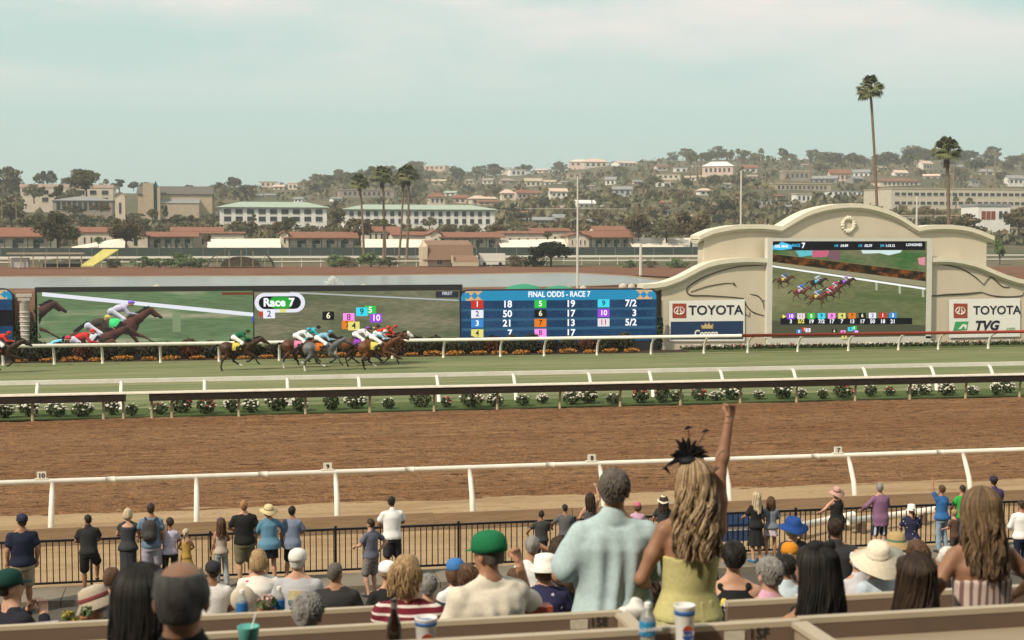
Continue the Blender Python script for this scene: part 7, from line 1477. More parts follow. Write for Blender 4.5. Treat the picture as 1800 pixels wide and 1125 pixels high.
NAVY, BLK_, KHAKI, OLIVE, WHITE_, SLATE, DENIM, LTJEAN = (.018, .022, .045), (.012, .012, .013), (.36, .29, .20), (.17, .15, .09), (.78, .77, .76), (.13, .145, .19), (.13, .24, .36), (.25, .33, .42)
KZ = .13      # top of the kerb
def capm(c): return cloth(c)
STRAW = mat('straw', (.62, .50, .28), .8, .12, 60, .004)
# ---------------------------------------------------------------- people at the fence
FG = 'spectators at the fence'
P(38, 905, 27.15, 'man in navy shirt, khaki shorts and cap standing at the far left of the fence', z=0, L='down', Rr='down', lean=.03, wd=1.14, top=dict(c=NAVY), bottom=dict(kind='shorts', c=KHAKI, loose=.012), hair=('short', 'dark'), hat=('cap', capm((.03, .03, .06))), legs={1: ((.10, .06, .50), (.12, .10, .085)), -1: ((-.09, -.06, .50), (-.10, -.20, .10))}, skin='tan', shoes=(.05, .04, .035))
P(155, 905, 28.0, 'man in dark polo and black shorts with one foot raised on the fence', z=KZ, lean=.16, wd=1.05, top=dict(c=(.022, .024, .03), collar=True), bottom=dict(kind='shorts', c=(.012, .012, .014), loose=.012), hair=('crop', 'black'), skin='olive', legs={1: ((.22, .30, .62), (.22, .36, .26))}, Rr='rail', L='cross', shoes=(.03, .025, .02))
P(224, 894, 28.05, 'grey haired woman in long dark grey dress leaning on the fence', z=KZ, sex='f', lean=.10, wd=1.02, top=dict(c=(.045, .045, .052), sleeve=.3, neck=.44), bottom=dict(kind='skirt', c=(.045, .045, .052), len=.80, flare=.05), hair=('bob', 'pale'), skin='fair', rz=-.1)
r_, inf_ = P(265, 885, 28.0, 'man in blue tee and pale grey shorts wearing a backpack', z=KZ, lean=.07, top=dict(c=(.13, .20, .29)), bottom=dict(kind='shorts', c=(.34, .33, .40), loose=.01), hair=('crop', 'dark'), skin='tan', L='rail', Rr='down')
bp_ = tag(empty('backpack', r_.location, 0), 'black and grey backpack on the man in the blue tee', 'backpack'); B = SDF(.018, .05); s_ = inf_['sc']
B.loft([1.02, 1.10, 1.25, 1.38, 1.45], [.12, .15, .155, .14, .09], [.06, .09, .10, .085, .05], None, (-.02, -.17, 0)); B.ell((-.02, -.25, 1.14), (.11, .06, .09)); B.build('pack', mat('pack_grey', (.05, .045, .048), .8, .2, 30), bp_, scale=s_)
for sx in (-1, 1):
    m_ = MB(); m_.tube([Vector((.09*sx-.01, -.10, 1.43))*s_, Vector((.11*sx, -.02, 1.47))*s_, Vector((.125*sx, .10, 1.38))*s_, Vector((.13*sx, .06, 1.15))*s_], .022*s_, 6); m_.build('strap', M_BOOT, bp_, smooth=True)
P(298, 912, 28.05, 'boy in lavender patterned tee and black trousers between the backpack man and the toddler', z=KZ, sex='k', wd=1.1, top=dict(m=pattern_mat('lav', 'flower', (.50, .46, .58), [(.72, .70, .76), (.30, .20, .38)], 26, width=.42)), bottom=dict(kind='pants', c=BLK_), hair=('short', 'dark'), skin='tan')
P(327, 931, 28.1, 'small blonde child in mustard dress at the fence', z=KZ, sex='k', wd=.95, L='rail', Rr='rail', top=dict(c=(.42, .26, .06), sleeve=0, neck=.47), bottom=dict(kind='skirt', c=(.42, .26, .06), len=.34, flare=.10), hair=('pony', 'pale'), skin='fair')
P(388, 912, 27.9, 'girl with long brown hair, purple cap and pale jeans', z=KZ, sex='f', wd=.92, L='down', Rr='rail', top=dict(c=(.44, .36, .30), sleeve=0, neck=.40), bottom=dict(kind='pants', c=(.30, .34, .36)), hair=('long', 'brown'), hat=('cap', capm((.06, .05, .16))), skin='tan', hair_kw=dict(length=.42, n=34))
P(429, 879, 27.95, 'tall man in black tee and olive shorts at the fence', z=KZ, wd=1.12, lean=.04, L='rail', Rr='down', top=dict(c=BLK_), bottom=dict(kind='shorts', c=OLIVE, loose=.012), hair=('crop', 'ginger'), skin='fair')
P(473, 889, 27.95, 'woman in straw sun hat, blue denim blouse and black skirt', z=KZ, sex='f', wd=1.15, L='rail', Rr='wide', top=dict(c=(.115, .25, .37), sleeve=.9, flare=.06, hem=-.12), bottom=dict(kind='skirt', c=BLK_, len=.32, flare=.0), hair=('bob', 'brown'), hat=('sun', STRAW, cloth((.25, .2, .12)), .25, 1.05), skin='fair')
P(513, 890, 28.05, 'black haired young man in loose blue grey shirt', z=KZ, wd=.95, L='down', Rr='rail', top=dict(c=(.17, .21, .30), sleeve=.8, flare=.05, hem=-.14), bottom=dict(kind='shorts', c=(.02, .02, .03)), hair=('short', 'black'), skin='tan')
P(652, 912, 27.2, 'man in slate patterned polo with hand on hip turned to the left', z=0, wd=1.08, rz=.75, L='rail', Rr='hip', lean=.03, top=dict(m=pattern_mat('slate', 'flower', (.12, .125, .165), [(.17, .18, .23)], 60, width=.5), collar=True), bottom=dict(kind='shorts', m=pattern_mat('plaid', 'check', (.24, .21, .19), [(.15, .13, .13)], 26), loose=.012), hair=('short', 'dark'), skin='fair', eyes=True)
P(689, 873, 27.9, 'man in white polo and dark grey shorts standing alone at the fence', z=KZ, wd=1.06, lean=.05, top=dict(c=WHITE_, collar=True), bottom=dict(kind='shorts', c=(.04, .04, .045), loose=.008), hair=('crop', 'black'), skin='olive')
P(952, 899, 28.0, 'man in charcoal tee with dark topknot, hands up on the fence', z=KZ, wd=1.1, lean=.1, L='wide', Rr='rail', top=dict(c=(.045, .045, .05)), bottom=dict(kind='pants', c=(.03, .03, .035)), hair=('bun', 'black'), skin='olive')
P(994, 887, 28.1, 'man in grey tee leaning on the fence left of the pale blue shirt', z=KZ, lean=.14, top=dict(c=(.10, .10, .105)), bottom=dict(kind='pants', c=(.03, .03, .03)), hair=('crop', 'black'), skin='olive', L='wide')
P(1038, 868, 28.1, 'woman with long dark hair raising one arm at the fence', z=KZ, sex='f', L='rail', Rr='up', top=dict(c=(.10, .09, .09), sleeve=0), hair=('long', 'dark'), skin='fair', bottom=dict(kind='pants', c=(.04, .04, .05)))
P(1121, 884, 28.1, 'person in pink cap and lilac shirt seen between the standing couple', z=KZ, sex='f', top=dict(c=(.55, .33, .48)), hair=('bob', 'brown'), hat=('cap', capm((.52, .13, .22))), skin='fair')
P(1166, 873, 28.1, 'woman in white brimmed hat and dark top behind the fascinator woman', z=KZ, sex='f', top=dict(c=(.035, .035, .05)), hair=('long', 'dark'), hat=('sun', cloth((.72, .66, .52)), None, .1, .85), skin='fair')
P(1330, 866, 27.9, 'woman in black dress with long pale blonde hair', z=KZ, sex='f', lean=.08, top=dict(c=BLK_, sleeve=.8), bottom=dict(kind='skirt', c=BLK_, len=.50, flare=.07), hair=('long', 'pale'), skin='fair', hair_kw=dict(length=.42, n=40), shoes=(.05, .15, .3))
P(1356, 875, 28.05, 'brown haired woman in grey cardigan and pale pink skirt', z=KZ, sex='f', lean=.12, head=(0, .25), top=dict(c=(.17, .19, .23), sleeve=1.7), bottom=dict(kind='skirt', c=(.58, .48, .53), len=.24, flare=.03), hair=('long', 'brown'), skin='tan')
P(1472, 857, 28.0, 'woman in wide pink hat and black sleeveless top', z=KZ, sex='f', wd=1.1, L='wide', Rr='rail', top=dict(c=BLK_, sleeve=0, flare=.04), bottom=dict(kind='pants', c=BLK_), hair=('bob', 'brown'), hat=('wide', cloth((.52, .31, .26)), cloth((.30, .15, .12)), .2, .85), skin='fair')
P(1549, 850, 27.95, 'grey haired man in long purple shirt and navy shorts', z=KZ, wd=1.08, lean=.08, L='wide', Rr='rail', top=dict(c=(.22, .115, .20), sleeve=1.7, hem=-.2, straight=.95), bottom=dict(kind='shorts', m=pattern_mat('navwhite', 'vstripe', (.02, .03, .08), [(.6, .6, .65)], 3.2, width=.72)), hair=('short', 'grey'), skin='fair')
P(1603, 887, 26.6, 'woman in white hat, navy floral blouse and white trousers', z=0, sex='f', wd=1.12, rz=-.2, top=dict(m=pattern_mat('navyfl', 'flower', (.022, .024, .055), [(.62, .60, .60), (.55, .45, .48)], 17, width=.38), sleeve=.6), bottom=dict(kind='pants', c=WHITE_), hair=('pony', 'brown'), hat=('bucket', cloth((.75, .73, .70)), None, 0, .95), skin='fair')
P(1657, 853, 27.95, 'woman in bright blue top and pale jeans waving her left arm', z=KZ, sex='f', wd=1.02, L=((.25, .06, 1.60), (.20, .10, 1.84)), Rr='rail', top=dict(c=(.035, .13, .33), sleeve=.75, flare=.03), bottom=dict(kind='pants', c=LTJEAN), hair=('short', 'brown'), skin='tan')
P(1694, 853, 28.1, 'boy in bright green tee at the fence', z=KZ, wd=.95, top=dict(c=(.035, .36, .06)), bottom=dict(kind='pants', c=(.1, .1, .12)), hair=('crop', 'dark'), skin='tan', lean=.1)
P(1748, 838, 28.1, 'man in purple navy polo and dark cap at the right end of the fence', z=KZ, wd=1.1, top=dict(c=(.07, .05, .12), collar=True), bottom=dict(kind='pants', c=(.05, .05, .06)), hair=('crop', 'dark'), hat=('cap', capm((.03, .03, .05))), skin='tan')
P(1679, 897, 27.4, 'fair haired child in brown tee below the woman waving', z=0, sex='k', rz=.3, top=dict(c=(.10, .055, .04)), bottom=dict(kind='pants', c=(.06, .05, .05)), hair=('short', 'blond'), skin='fair')
P(1797, 880, 26.2, 'person in white shirt cut off by the right edge', z=0, wd=1.1, top=dict(c=WHITE_, sleeve=1.7), bottom=dict(kind='pants', c=NAVY), hair=('short', 'dark'), skin='tan', L='lap', Rr='lap')
# ---------------------------------------------------------------- middle rows
MG = 'seated spectators'
P(373, 989, 17.5, 'seated man in white tee and dark cap below the pale jeans girl', True, wd=1.05, top=dict(c=(.70, .68, .66)), hair=('crop', 'dark'), hat=('cap', capm((.03, .03, .04))), skin='olive')
P(455, 967, 17.3, 'blonde woman in white blouse printed with red and orange flowers', True, sex='f', wd=1.15, top=dict(m=pattern_mat('whitefl', 'flower', (.72, .69, .64), [(.48, .10, .09), (.60, .28, .08), (.55, .12, .25)], 9, width=.36), sleeve=.55), bottom=dict(kind='pants', c=(.40, .17, .05)), hair=('bob', 'blond'), skin='fair')
r_, inf_ = P(523, 968, 17.0, 'man in grey tee with picture print and white cap', True, wd=1.12, top=dict(c=(.40, .40, .42)), hair=('short', 'white'), hat=('cap', capm((.70, .68, .64))), skin='fair')
m_ = MB(); pz = inf_['T']((-.01, -.148, 1.27)); m_.box(pz, (.16, .012, .17)); pr = m_.build('shirt_print', mat('print_yellow', (.52, .40, .14), .8, .5, 18, col2=(.60, .56, .42)), r_); m_ = MB(); m_.box(pz+Vector((0, -.006, -.055)), (.16, .006, .05)); m_.build('print_band', mat('print_green', (.16, .20, .22), .8, .3, 30), pr); m_ = MB(); m_.box(pz+Vector((.0, .0, -.13)), (.12, .012, .025)); m_.build('print_text', mat('print_ink', (.12, .12, .14), .8, .3, 60), pr)
P(590, 991, 14.6, 'dark haired man in charcoal shirt seated left of the striped top', True, wd=1.22, top=dict(c=(.035, .033, .034), sleeve=.7), hair=('short', 'salt'), skin='tan')
P(682, 992, 15.2, 'child in white cap and black top beside the striped top', True, sex='k', wd=1.1, top=dict(c=BLK_), hair=('pony', 'blond'), hat=('cap', capm((.74, .72, .74))), skin='fair')
P(717, 978, 7.9, 'woman with blond bob in maroon top with white stripes', True, sex='f', wd=1.12, rz=-.25, top=dict(m=pattern_mat('maroon', 'stripe', (.15, .016, .028), [(.66, .58, .56)], 7.0, width=.80), sleeve=1.7), hair=('bob', 'blond'), skin='fair', Rr='wide')
P(803, 986, 14.0, 'person in blue cap and white top left of the green cap', True, sex='f', top=dict(c=(.68, .67, .68)), hair=('bob', 'brown'), hat=('cap', capm((.05, .17, .42))), skin='fair')
P(822, 992, 13.0, 'brown haired head just left of the green cap', True, sex='f', top=dict(c=(.30, .28, .28)), hair=('bob', 'brown'), skin='fair')
P(864, 941, 7.75, 'man in green cap and loose cream shirt raising his fist', True, wd=1.16, L='lap', Rr=((.33, .16, 1.24), (.31, .20, 1.52)), top=dict(c=(.66, .60, .50), sleeve=.95, wr=.006, flare=.06, cuff=.03, folds=.012, collar=True), hair=('short', 'salt'), hat=('cap', capm((.014, .15, .06)), None, 0, 1.04), skin='tan', loose=.014, curl=.95, stoolz=.5)
P(938, 943, 17.0, 'grey haired man in white shirt behind the raised fist', True, top=dict(c=WHITE_), hair=('short', 'grey'), skin='tan', Rr='brow', stoolz=.55)
P(959, 976, 11.5, 'woman in white bucket hat and navy floral top', True, sex='f', wd=1.08, top=dict(m=pattern_mat('navyfl2', 'flower', (.03, .03, .08), [(.55, .40, .40), (.5, .5, .55)], 13, width=.35), sleeve=.5), hair=('bob', 'brown'), hat=('bucket', cloth((.78, .76, .72)), None, -.1, 1.1), skin='fair')
P(990, 946, 12.5, 'dark haired woman in black top left of the pale blue shirt', True, sex='f', wd=1.1, top=dict(c=(.012, .012, .03), sleeve=.4), hair=('long', 'dark'), skin='fair', stoolz=.55)
P(1291, 953, 10.0, 'woman with short black hair in black top with yellow and white flowers', True, sex='f', wd=1.12, top=dict(m=pattern_mat('blackfl', 'flower', (.015, .014, .016), [(.68, .66, .66), (.60, .50, .10)], 13, width=.46), sleeve=0, neck=.49), hair=('short', 'black'), skin='fair', rz=-.2)
P(1356, 983, 8.15, 'grey haired man in pink collared shirt', True, wd=1.12, top=dict(c=(.58, .33, .44), collar=True), hair=('short', 'grey'), skin='fair')
P(1396, 915, 17.5, 'woman in bright blue brimmed hat', True, sex='f', wd=1.05, top=dict(c=(.04, .04, .05), sleeve=1.5), hair=('bob', 'blond'), hat=('fedora', cloth((.018, .065, .25)), None, .15, 1.15), skin='fair', stoolz=.7)
P(1391, 957, 14.0, 'person in orange cap and black top', True, sex='f', top=dict(c=BLK_), hair=('bob', 'blond'), hat=('cap', capm((.58, .22, .02))), skin='fair', stoolz=.55)
P(1384, 976, 10.6, 'dark haired person in pale blue shirt behind the long black hair', True, top=dict(c=(.50, .58, .64), collar=True), hair=('short', 'black'), skin='tan')
P(1471, 914, 11.8, 'tall dark haired man in dark shirt behind the long black hair', wd=1.15, top=dict(c=(.04, .04, .045), collar=True), bottom=dict(kind='pants', c=(.05, .05, .05)), hair=('short', 'dark'), skin='tan', L='lap', Rr='lap')
P(1502, 966, 11.2, 'balding man in pale grey patterned shirt', True, wd=1.2, lx=.06, top=dict(m=pattern_mat('palegrey', 'flower', (.52, .51, .54), [(.44, .42, .47)], 26, width=.4), collar=True), hair=('bald', 'white'), skin='fair', stoolz=.5)
P(1578, 940, 12.6, 'woman in tan straw hat behind the cream hat', True, sex='f', top=dict(c=(.42, .34, .26)), hair=('bob', 'blond'), hat=('sun', mat('straw_tan', (.40, .28, .13), .8, .15, 60), cloth((.10, .18, .12)), .1, 1.0), skin='fair', stoolz=.6)
P(1549, 958, 9.6, 'woman in large cream hat and pale blue shirt', True, sex='f', wd=1.05, top=dict(c=(.48, .56, .64), sleeve=.8), hair=('bob', 'brown'), hat=('wide', cloth((.70, .63, .50)), cloth((.60, .54, .42)), .25, 1.0), skin='fair')
P(1616, 955, 12.0, 'small brown haired child right of the straw hat', True, sex='k', top=dict(c=(.4, .36, .34)), hair=('bob', 'brown'), skin='fair', stoolz=.5)
P(1668, 962, 10.6, 'white haired person in black top left of the striped halter', True, sex='f', top=dict(c=BLK_, sleeve=.4), hair=('bob', 'white'), skin='fair', rz=.4)
P(198, 1003, 17.0, 'brown haired boy behind the striped bucket hat', True, sex='k', top=dict(c=(.08, .08, .1)), hair=('short', 'brown'), skin='fair', rz=.2)
P(180, 1033, 9.2, 'man in striped bucket hat looking down to the left', True, wd=1.05, rz=1.15, head=(0, .3), top=dict(c=(.05, .06, .10), collar=True), hair=('short', 'grey'), hat=('bucket', cloth((.44, .37, .29)), cloth((.20, .05, .05)), -.05, .92), skin='fair', eyes=True, L='lap', Rr='lap')
P(12, 1005, 12.0, 'person in dark green cap and black jacket resting chin on hand at the left edge', True, wd=1.1, rz=-.9, L='chin', Rr='chin', top=dict(c=(.014, .014, .022), sleeve=1.8), hair=('short', 'black'), hat=('cap', capm((.012, .05, .04))), skin='fair', eyes=True)
P(540, 1046, 7.3, 'grey haired head low behind the front box panel', True, wd=1.0, top=dict(c=(.10, .09, .09)), hair=('short', 'grey'), skin='tan', stoolz=.36)
P(1141, 1012, 9.6, 'seated person in maroon print blouse between the standing couple', True, sex='f', top=dict(m=pattern_mat('maroonfl', 'flower', (.12, .02, .035), [(.45, .35, .35)], 16, width=.4)), hair=('bob', 'dark'), skin='fair', stoolz=.4)
P(1424, 985, 9.0, 'dark haired man in white shirt left of the long black hair', True, wd=1.1, top=dict(c=WHITE_, collar=True), hair=('short', 'dark'), skin='tan', stoolz=.42)
P(1532, 992, 12.5, 'man in grey cap between the balding man and the cream hat', True, top=dict(c=(.2, .2, .22)), hair=('crop', 'grey'), hat=('cap', capm((.14, .14, .15))), skin='tan', stoolz=.4)
P(1240, 985, 11.0, 'dark haired woman half hidden by the yellow dress', True, sex='f', top=dict(c=(.25, .06, .07)), hair=('bob', 'dark'), skin='fair')
P(908, 1000, 12.2, 'woman with brown hair behind the cream shirt', True, sex='f', top=dict(c=(.3, .3, .33)), hair=('bob', 'brown'), skin='fair', stoolz=.4)
P(755, 1010, 13.0, 'man in grey hair between the striped top and the cream shirt', True, top=dict(c=(.10, .12, .16)), hair=('short', 'grey'), skin='fair', stoolz=.36)
# ---------------------------------------------------------------- foreground
WV = dict(n=520, rings=15, rad=.0044)
P(1086, 826, 7.55, 'tall grey haired man standing in a pale aqua short sleeved shirt', z=floor_z(7.55), wd=1.12, lx=-.045, lean=.02, roll=.05, rz=-.05, head=(.3, .0), L=((.29, .02, 1.14), (.20, .26, 1.06)), Rr=((.27, .06, 1.14), (.14, .28, 1.10)), top=dict(c=(.40, .51, .53), sleeve=.72, hem=-.16, straight=.98, wr=.004, collar=True, cuff=.03, folds=.013), bottom=dict(kind='pants', c=(.10, .09, .08)), hair=('short', 'salt'), skin='tan', loose=.014)
r_, wi = P(1211, 812, 7.35, 'woman in yellow dress with black feather headpiece punching the air', sex='f', wd=1.04, lx=.0, lean=.0, rz=.0, roll=.03, head=(-.25, .05), L=((.30, .0, 1.12), (.16, .22, 1.02)), Rr=((.20, .05, 1.685), (.225, .08, 1.975)), top=dict(c=(.53, .485, .22), sleeve=0, neck=.33, hem=-.02, tuck=True), bottom=dict(kind='skirt', c=(.53, .485, .22), len=.50, flare=.05, waist=.10), hair=('long', hair_mat('wavy_blond', (.085, .05, .026), (.36, .245, .135))), skin='olive', hair_kw=dict(length=.395, wave=.018, spread=.26, back=.10, cols=((.085, .048, .026), (.50, .36, .21)), **WV), curl=1.0)
fs_ = tag(empty('feather_headpiece', r_.location, 0), 'black feather fascinator on the woman in the yellow dress', 'fascinator'); M_FEA = mat('feather_black', (.010, .011, .014), .7, .3, 40); fc = wi['Hd']((-.035, -.02, 1.775)); fr_ = random.Random(4)
bs = MB(); bs.lathe([(.055, -.02), (.05, .0), (.02, .012), (.003, .014)], 14, fc); bs.build('base', M_FEA, fs_, smooth=True)
def feather(name, p0, p1, p2, w_):
    m_ = MB(); N_ = 8; V = []; 
    for i in range(N_):
        t = i/(N_-1); p = p0*(1-t)**2+p1*2*t*(1-t)+p2*t*t; ww = w_*math.sin(math.pi*(.12+.86*t)); s_ = (p2-p0).cross(Vector((0, 1, .2))).normalized(); V += [p+s_*ww, p+Vector((0, -.004, 0)), p-s_*ww]
    F = []
    for i in range(N_-1):
        for k in (0, 1): F.append((i*3+k, i*3+k+1, i*3+k+4, i*3+k+3))
    m_.add(V, F); return m_.build(name, M_FEA, fs_)
for i in range(64):
    a = fr_.uniform(0, 6.28); el = fr_.uniform(-.5, 1.3); d_ = Vector((math.cos(a)*math.cos(el), math.sin(el*.6)*-.5*fr_.random(), math.sin(el)*.9+.15*math.sin(a))); L_ = fr_.uniform(.085, .145)
    feather('feather', fc, fc+d_*L_*.6+Vector((0, 0, .02)), fc+d_*L_, .012)
for tx, tz, w_ in ((-.005, .165, .009), (.095, .145, .008), (-.13, -.045, .010)):
    tip = fc+Vector((tx, -.02, tz)); feather('curled_feather', tip+Vector((-.024, 0, -.004)), tip+Vector((0, 0, .018)), tip+Vector((.026, 0, .006 if tz > 0 else -.04)), w_)
    m_ = MB(); m_.tube([fc, fc+(tip-fc)*.55+Vector((.01, 0, .01)), tip], .0022, 4); m_.build('quill', M_FEA, fs_)
P(1730, 863, 6.3, 'woman with long light brown hair in a striped halter top', sex='f', wd=1.08, rz=-.1, lean=.06, head=(.25, .05), L=((.36, -.02, 1.10), (.34, .16, .90)), Rr='wide', top=dict(m=pattern_mat('halter', 'vstripe', (.56, .46, .42), [(.20, .12, .11)], 9, width=.62), sleeve=0, neck=.34, hem=-.05), bottom=dict(kind='pants', c=(.5, .42, .4)), hair=('long', hair_mat('light_brown', (.07, .042, .022), (.27, .175, .095))), skin='olive', hair_kw=dict(length=.36, wave=.012, spread=.12, back=.08, cols=((.045, .026, .014), (.27, .175, .095)), **WV))
r_, bi_ = P(1441, 962, 6.2, 'seated woman with very long black hair tied with a black bow', True, sex='f', wd=1.05, top=dict(c=BLK_, sleeve=0), hair=('long', 'black'), skin='tan', hair_kw=dict(length=.46, wave=.004, spread=.45, back=.08, cols=((.004, .0035, .0035), (.022, .017, .014)), **WV))
bo_ = MB(); bc = bi_['Hd']((0, -.07, 1.755)); bo_.lathe([(.004, -.07), (.03, -.055), (.022, -.01), (.008, 0), (.022, .01), (.03, .055), (.004, .07)], 8, bc, M=Matrix.Rotation(math.pi/2, 3, 'Y')); bo_.build('hair_bow', cloth(BLK_), r_, smooth=True)
P(1606, 977, 6.2, 'seated girl with long straight dark brown hair', True, sex='f', wd=.98, top=dict(c=(.02, .018, .02), sleeve=0, neck=.44), hair=('long', 'dark'), skin='tan', hair_kw=dict(length=.42, wave=.003, spread=.26, back=.06, cols=((.010, .006, .005), (.065, .038, .024)), **WV))
P(320, 987, 4.35, 'balding grey haired man in black shirt in the near foreground', True, wd=1.05, top=dict(c=(.012, .012, .015), collar=True), hair=('bald', hair_mat('steel', (.055, .052, .05), (.125, .118, .112))), skin='tan')
P(247, 1004, 5.2, 'woman with long black hair left of the balding man', True, sex='f', top=dict(c=(.03, .03, .05), sleeve=.5), hair=('long', 'black'), skin='fair', hair_kw=dict(length=.46, wave=.005, spread=.12, back=.06, cols=((.004, .0035, .0035), (.020, .016, .014)), **WV))
# ================================================================== box fronts and the things on them
M_FACE = mat('box_shaded_brown', (.155, .108, .080), .7, .08, 1.5); M_CAP = mat('box_cream', (.44, .37, .275), .6, .05, 2); M_SHELF = mat('box_shelf', (.31, .25, .175), .6, .05, 2)  # panel brown carries the shade on faces turned to the camera
def box_front(Y, pix, x0, x1, label, div=(), face=.092, shelf=.30, z=None):
    zt = at_y(*pix, Y).z; root = tag(empty('seating_box', (0, Y, 0)), label, 'seating box', 'cream capped seating boxes'); xa, xb = at_y(x0, 1080, Y).x, at_y(x1, 1080, Y).x; xm, w_ = (xa+xb)/2, xb-xa; fz = floor_z(Y-.5)
    m_ = MB(); m_.box((xm, 0, zt-.012), (w_, .044, .024)); m_.build('cap', M_CAP, root); m_ = MB(); m_.box((xm, 0, (zt-.024+fz)/2), (w_-.004, .04, zt-.024-fz)); m_.build('panel', M_FACE, root)
    m_ = MB(); m_.box((xm, -.02-shelf/2, zt-face-.012), (w_-.01, shelf-.004, .024)); m_.build('shelf', M_SHELF, root)
    for dx in div:
        x = at_y(dx, 1080, Y).x; m_ = MB(); m_.box((x, -.56, zt-.002-.011), (.07, 1.06, .022)); m_.build('divider_cap', M_CAP, root); m_ = MB(); m_.box((x, -.56, (zt-.026+fz)/2-.01), (.045, 1.05, zt-.026-fz)); m_.build('divider', M_SHELF, root)
    return root, zt
b1, z1_ = box_front(8.15, (540, 1072), -400, 692, 'farthest box front at the left with bottles and a flower pot', face=.10, shelf=.34)
b2, z2_ = box_front(6.8, (800, 1089), 330, 1092, 'box front marked 15E before the green cap man', div=(1090,)); b2r, z2r = box_front(6.8, (1290, 1056), 1276, 2100, 'box front to the right of the yellow dress', div=())
b3, z3_ = box_front(5.55, (1300, 1094), 380, 1402, 'nearest box front marked 15F', div=(1400,)); b3r, z3r = box_front(5.55, (1600, 1074), 1403, 2200, 'nearest box front at the right, unmarked')
def face_mark(root, Y, zt, px, s, ppx):
    x = at_y(px, 1085, Y).x; text(s, .062, M_INK, root, (x, -.024, zt-.046), 'box_number', bold=.0008, ext=.001); m_ = MB(); m_.box((at_y(ppx, 1085, Y).x, -.0235, zt-.052), (.088, .006, .046)); m_.build('placard', mat('placard_cream', (.52, .48, .40), .6, .15, 60), root)
face_mark(b2, 6.8, z2_, 1050, '15E', 1016); face_mark(b3, 5.55, z3_, 1330, '15F', 1288)
M_CLEAR = bpy.data.materials.new('clear_plastic'); M_CLEAR.use_nodes = True; t, b = nodes_of(M_CLEAR); b.inputs['Base Color'].default_value = (.86, .90, .92, 1); b.inputs['Roughness'].default_value = .08; b.inputs['Transmission Weight'].default_value = .75; b.inputs['IOR'].default_value = 1.2
def on(px, py, z): return at_z(px, py, z)
def bottle(px, py, z, label, s=1.0, lab=(.03, .16, .36), txt=None):
    g_ = tag(empty('water_bottle', on(px, py, z)), label, 'bottle', 'plastic water bottles'); m_ = MB(); m_.lathe([(.030*s, 0), (.033*s, .01), (.032*s, .05), (.029*s, .075), (.033*s, .09), (.033*s, .145), (.022*s, .175), (.013*s, .19), (.013*s, .20)], 16); m_.build('body', M_CLEAR, g_, smooth=True)
    m_ = MB(); m_.lathe([(.0342*s, .085), (.0346*s, .09), (.0346*s, .14), (.0342*s, .145)], 16); lb = m_.build('label_band', mat('label_%d' % int(lab[1]*99), lab, .4, .1, 20), g_, smooth=True); m_ = MB(); m_.lathe([(.0145*s, .198), (.0145*s, .215), (.012*s, .218)], 12); m_.build('cap', M_SW, g_)
    if txt: text(txt, .020, M_SW, lb, (0, -.0365*s, .115), 'lettering', bold=.0006, ext=.0004)
def cup(px, py, z, label, s=1.0, hz_=1.0):
    g_ = tag(empty('paper_cup', on(px, py, z)), label, 'cup', 'large paper cups'); g_.scale = (1, 1, hz_); m_ = MB(); m_.lathe([(.036*s, 0), (.038*s, .005), (.049*s, .15), (.051*s, .152), (.051*s, .158), (.047*s, .158), (.036*s, .02)], 20); m_.build('body', mat('cup_white', (.72, .71, .69), .5, .03), g_, smooth=True)
    m_ = MB(); m_.lathe([(.0485*s, .128), (.0490*s, .128), (.0499*s, .142), (.0494*s, .142)], 20); m_.build('blue_band', mat('cup_blue', (.03, .11, .34), .5, .05), g_, smooth=True)
    def disc(nm, r_, mm, a0, a1, y0): m_ = MB(); m_.prism([(r_*math.cos(a0+(a1-a0)*k/14), .075+r_*math.sin(a0+(a1-a0)*k/14)) for k in range(15)], y0-.001, y0); return m_.build(nm, mm, g_)
    disc('logo', .030*s, mat('cup_logo_w', (.75, .74, .72), .5, 0), 0, 6.2, -.0475*s); disc('logo', .029*s, mat('cup_logo_r', (.35, .06, .03), .5, 0), .35, 2.8, -.0490*s); disc('logo', .029*s, mat('cup_logo_b', (.03, .08, .30), .5, 0), -2.8, -.35, -.0490*s)
    text('PEPSI', .017, mat('cup_logo_b', (.03, .08, .30), .5, 0), g_, (0, -.0512*s, .075), 'lettering', bold=.0006, ext=.0004)
    m_ = MB(); m_.lathe([(.0375*s, .003), (.0385*s, .003), (.0420*s, .036), (.041*s, .036)], 20); m_.build('red_band', mat('cup_red', (.34, .08, .04), .5, .05), g_, smooth=True)
zs1, zs2, zs3 = z1_-.10, z2_-.092, z3_-.092
cup(749, 1152, zs3, 'white cola cup left of the green cap man', .92, 1.0); cup(1203, 1150, zs3, 'white cola cup in front of the yellow dress', .86, 1.30)
bottle(1138, 1152, zs3, 'water bottle with blue label before the aqua shirt man', 1.0, (.03, .22, .42), 'AQUAFINA')
bottle(426, 1102, zs1, 'water bottle left of the flower pot', 1.0, (.02, .14, .40)); bottle(491, 1096, zs1, 'water bottle right of the flower pot', 1.0, (.02, .14, .401))
bb = tag(empty('beer_bottle', on(693, 1154, zs3)), 'dark brown glass beer bottle left of the cola cup', 'bottle'); m_ = MB(); m_.lathe([(.029, 0), (.031, .006), (.031, .12), (.024, .15), (.0135, .18), (.0125, .225), (.0145, .226), (.0145, .236)], 16); m_.build('body', mat('brown_glass', (.018, .008, .005), .1, .1, spec=.7), bb, smooth=True); m_ = MB(); m_.lathe([(.0135, .20), (.0138, .20), (.0137, .225), (.0132, .225)], 12); m_.build('neck_foil', mat('foil_grey', (.25, .22, .2), .3, .1, metal=.5), bb)
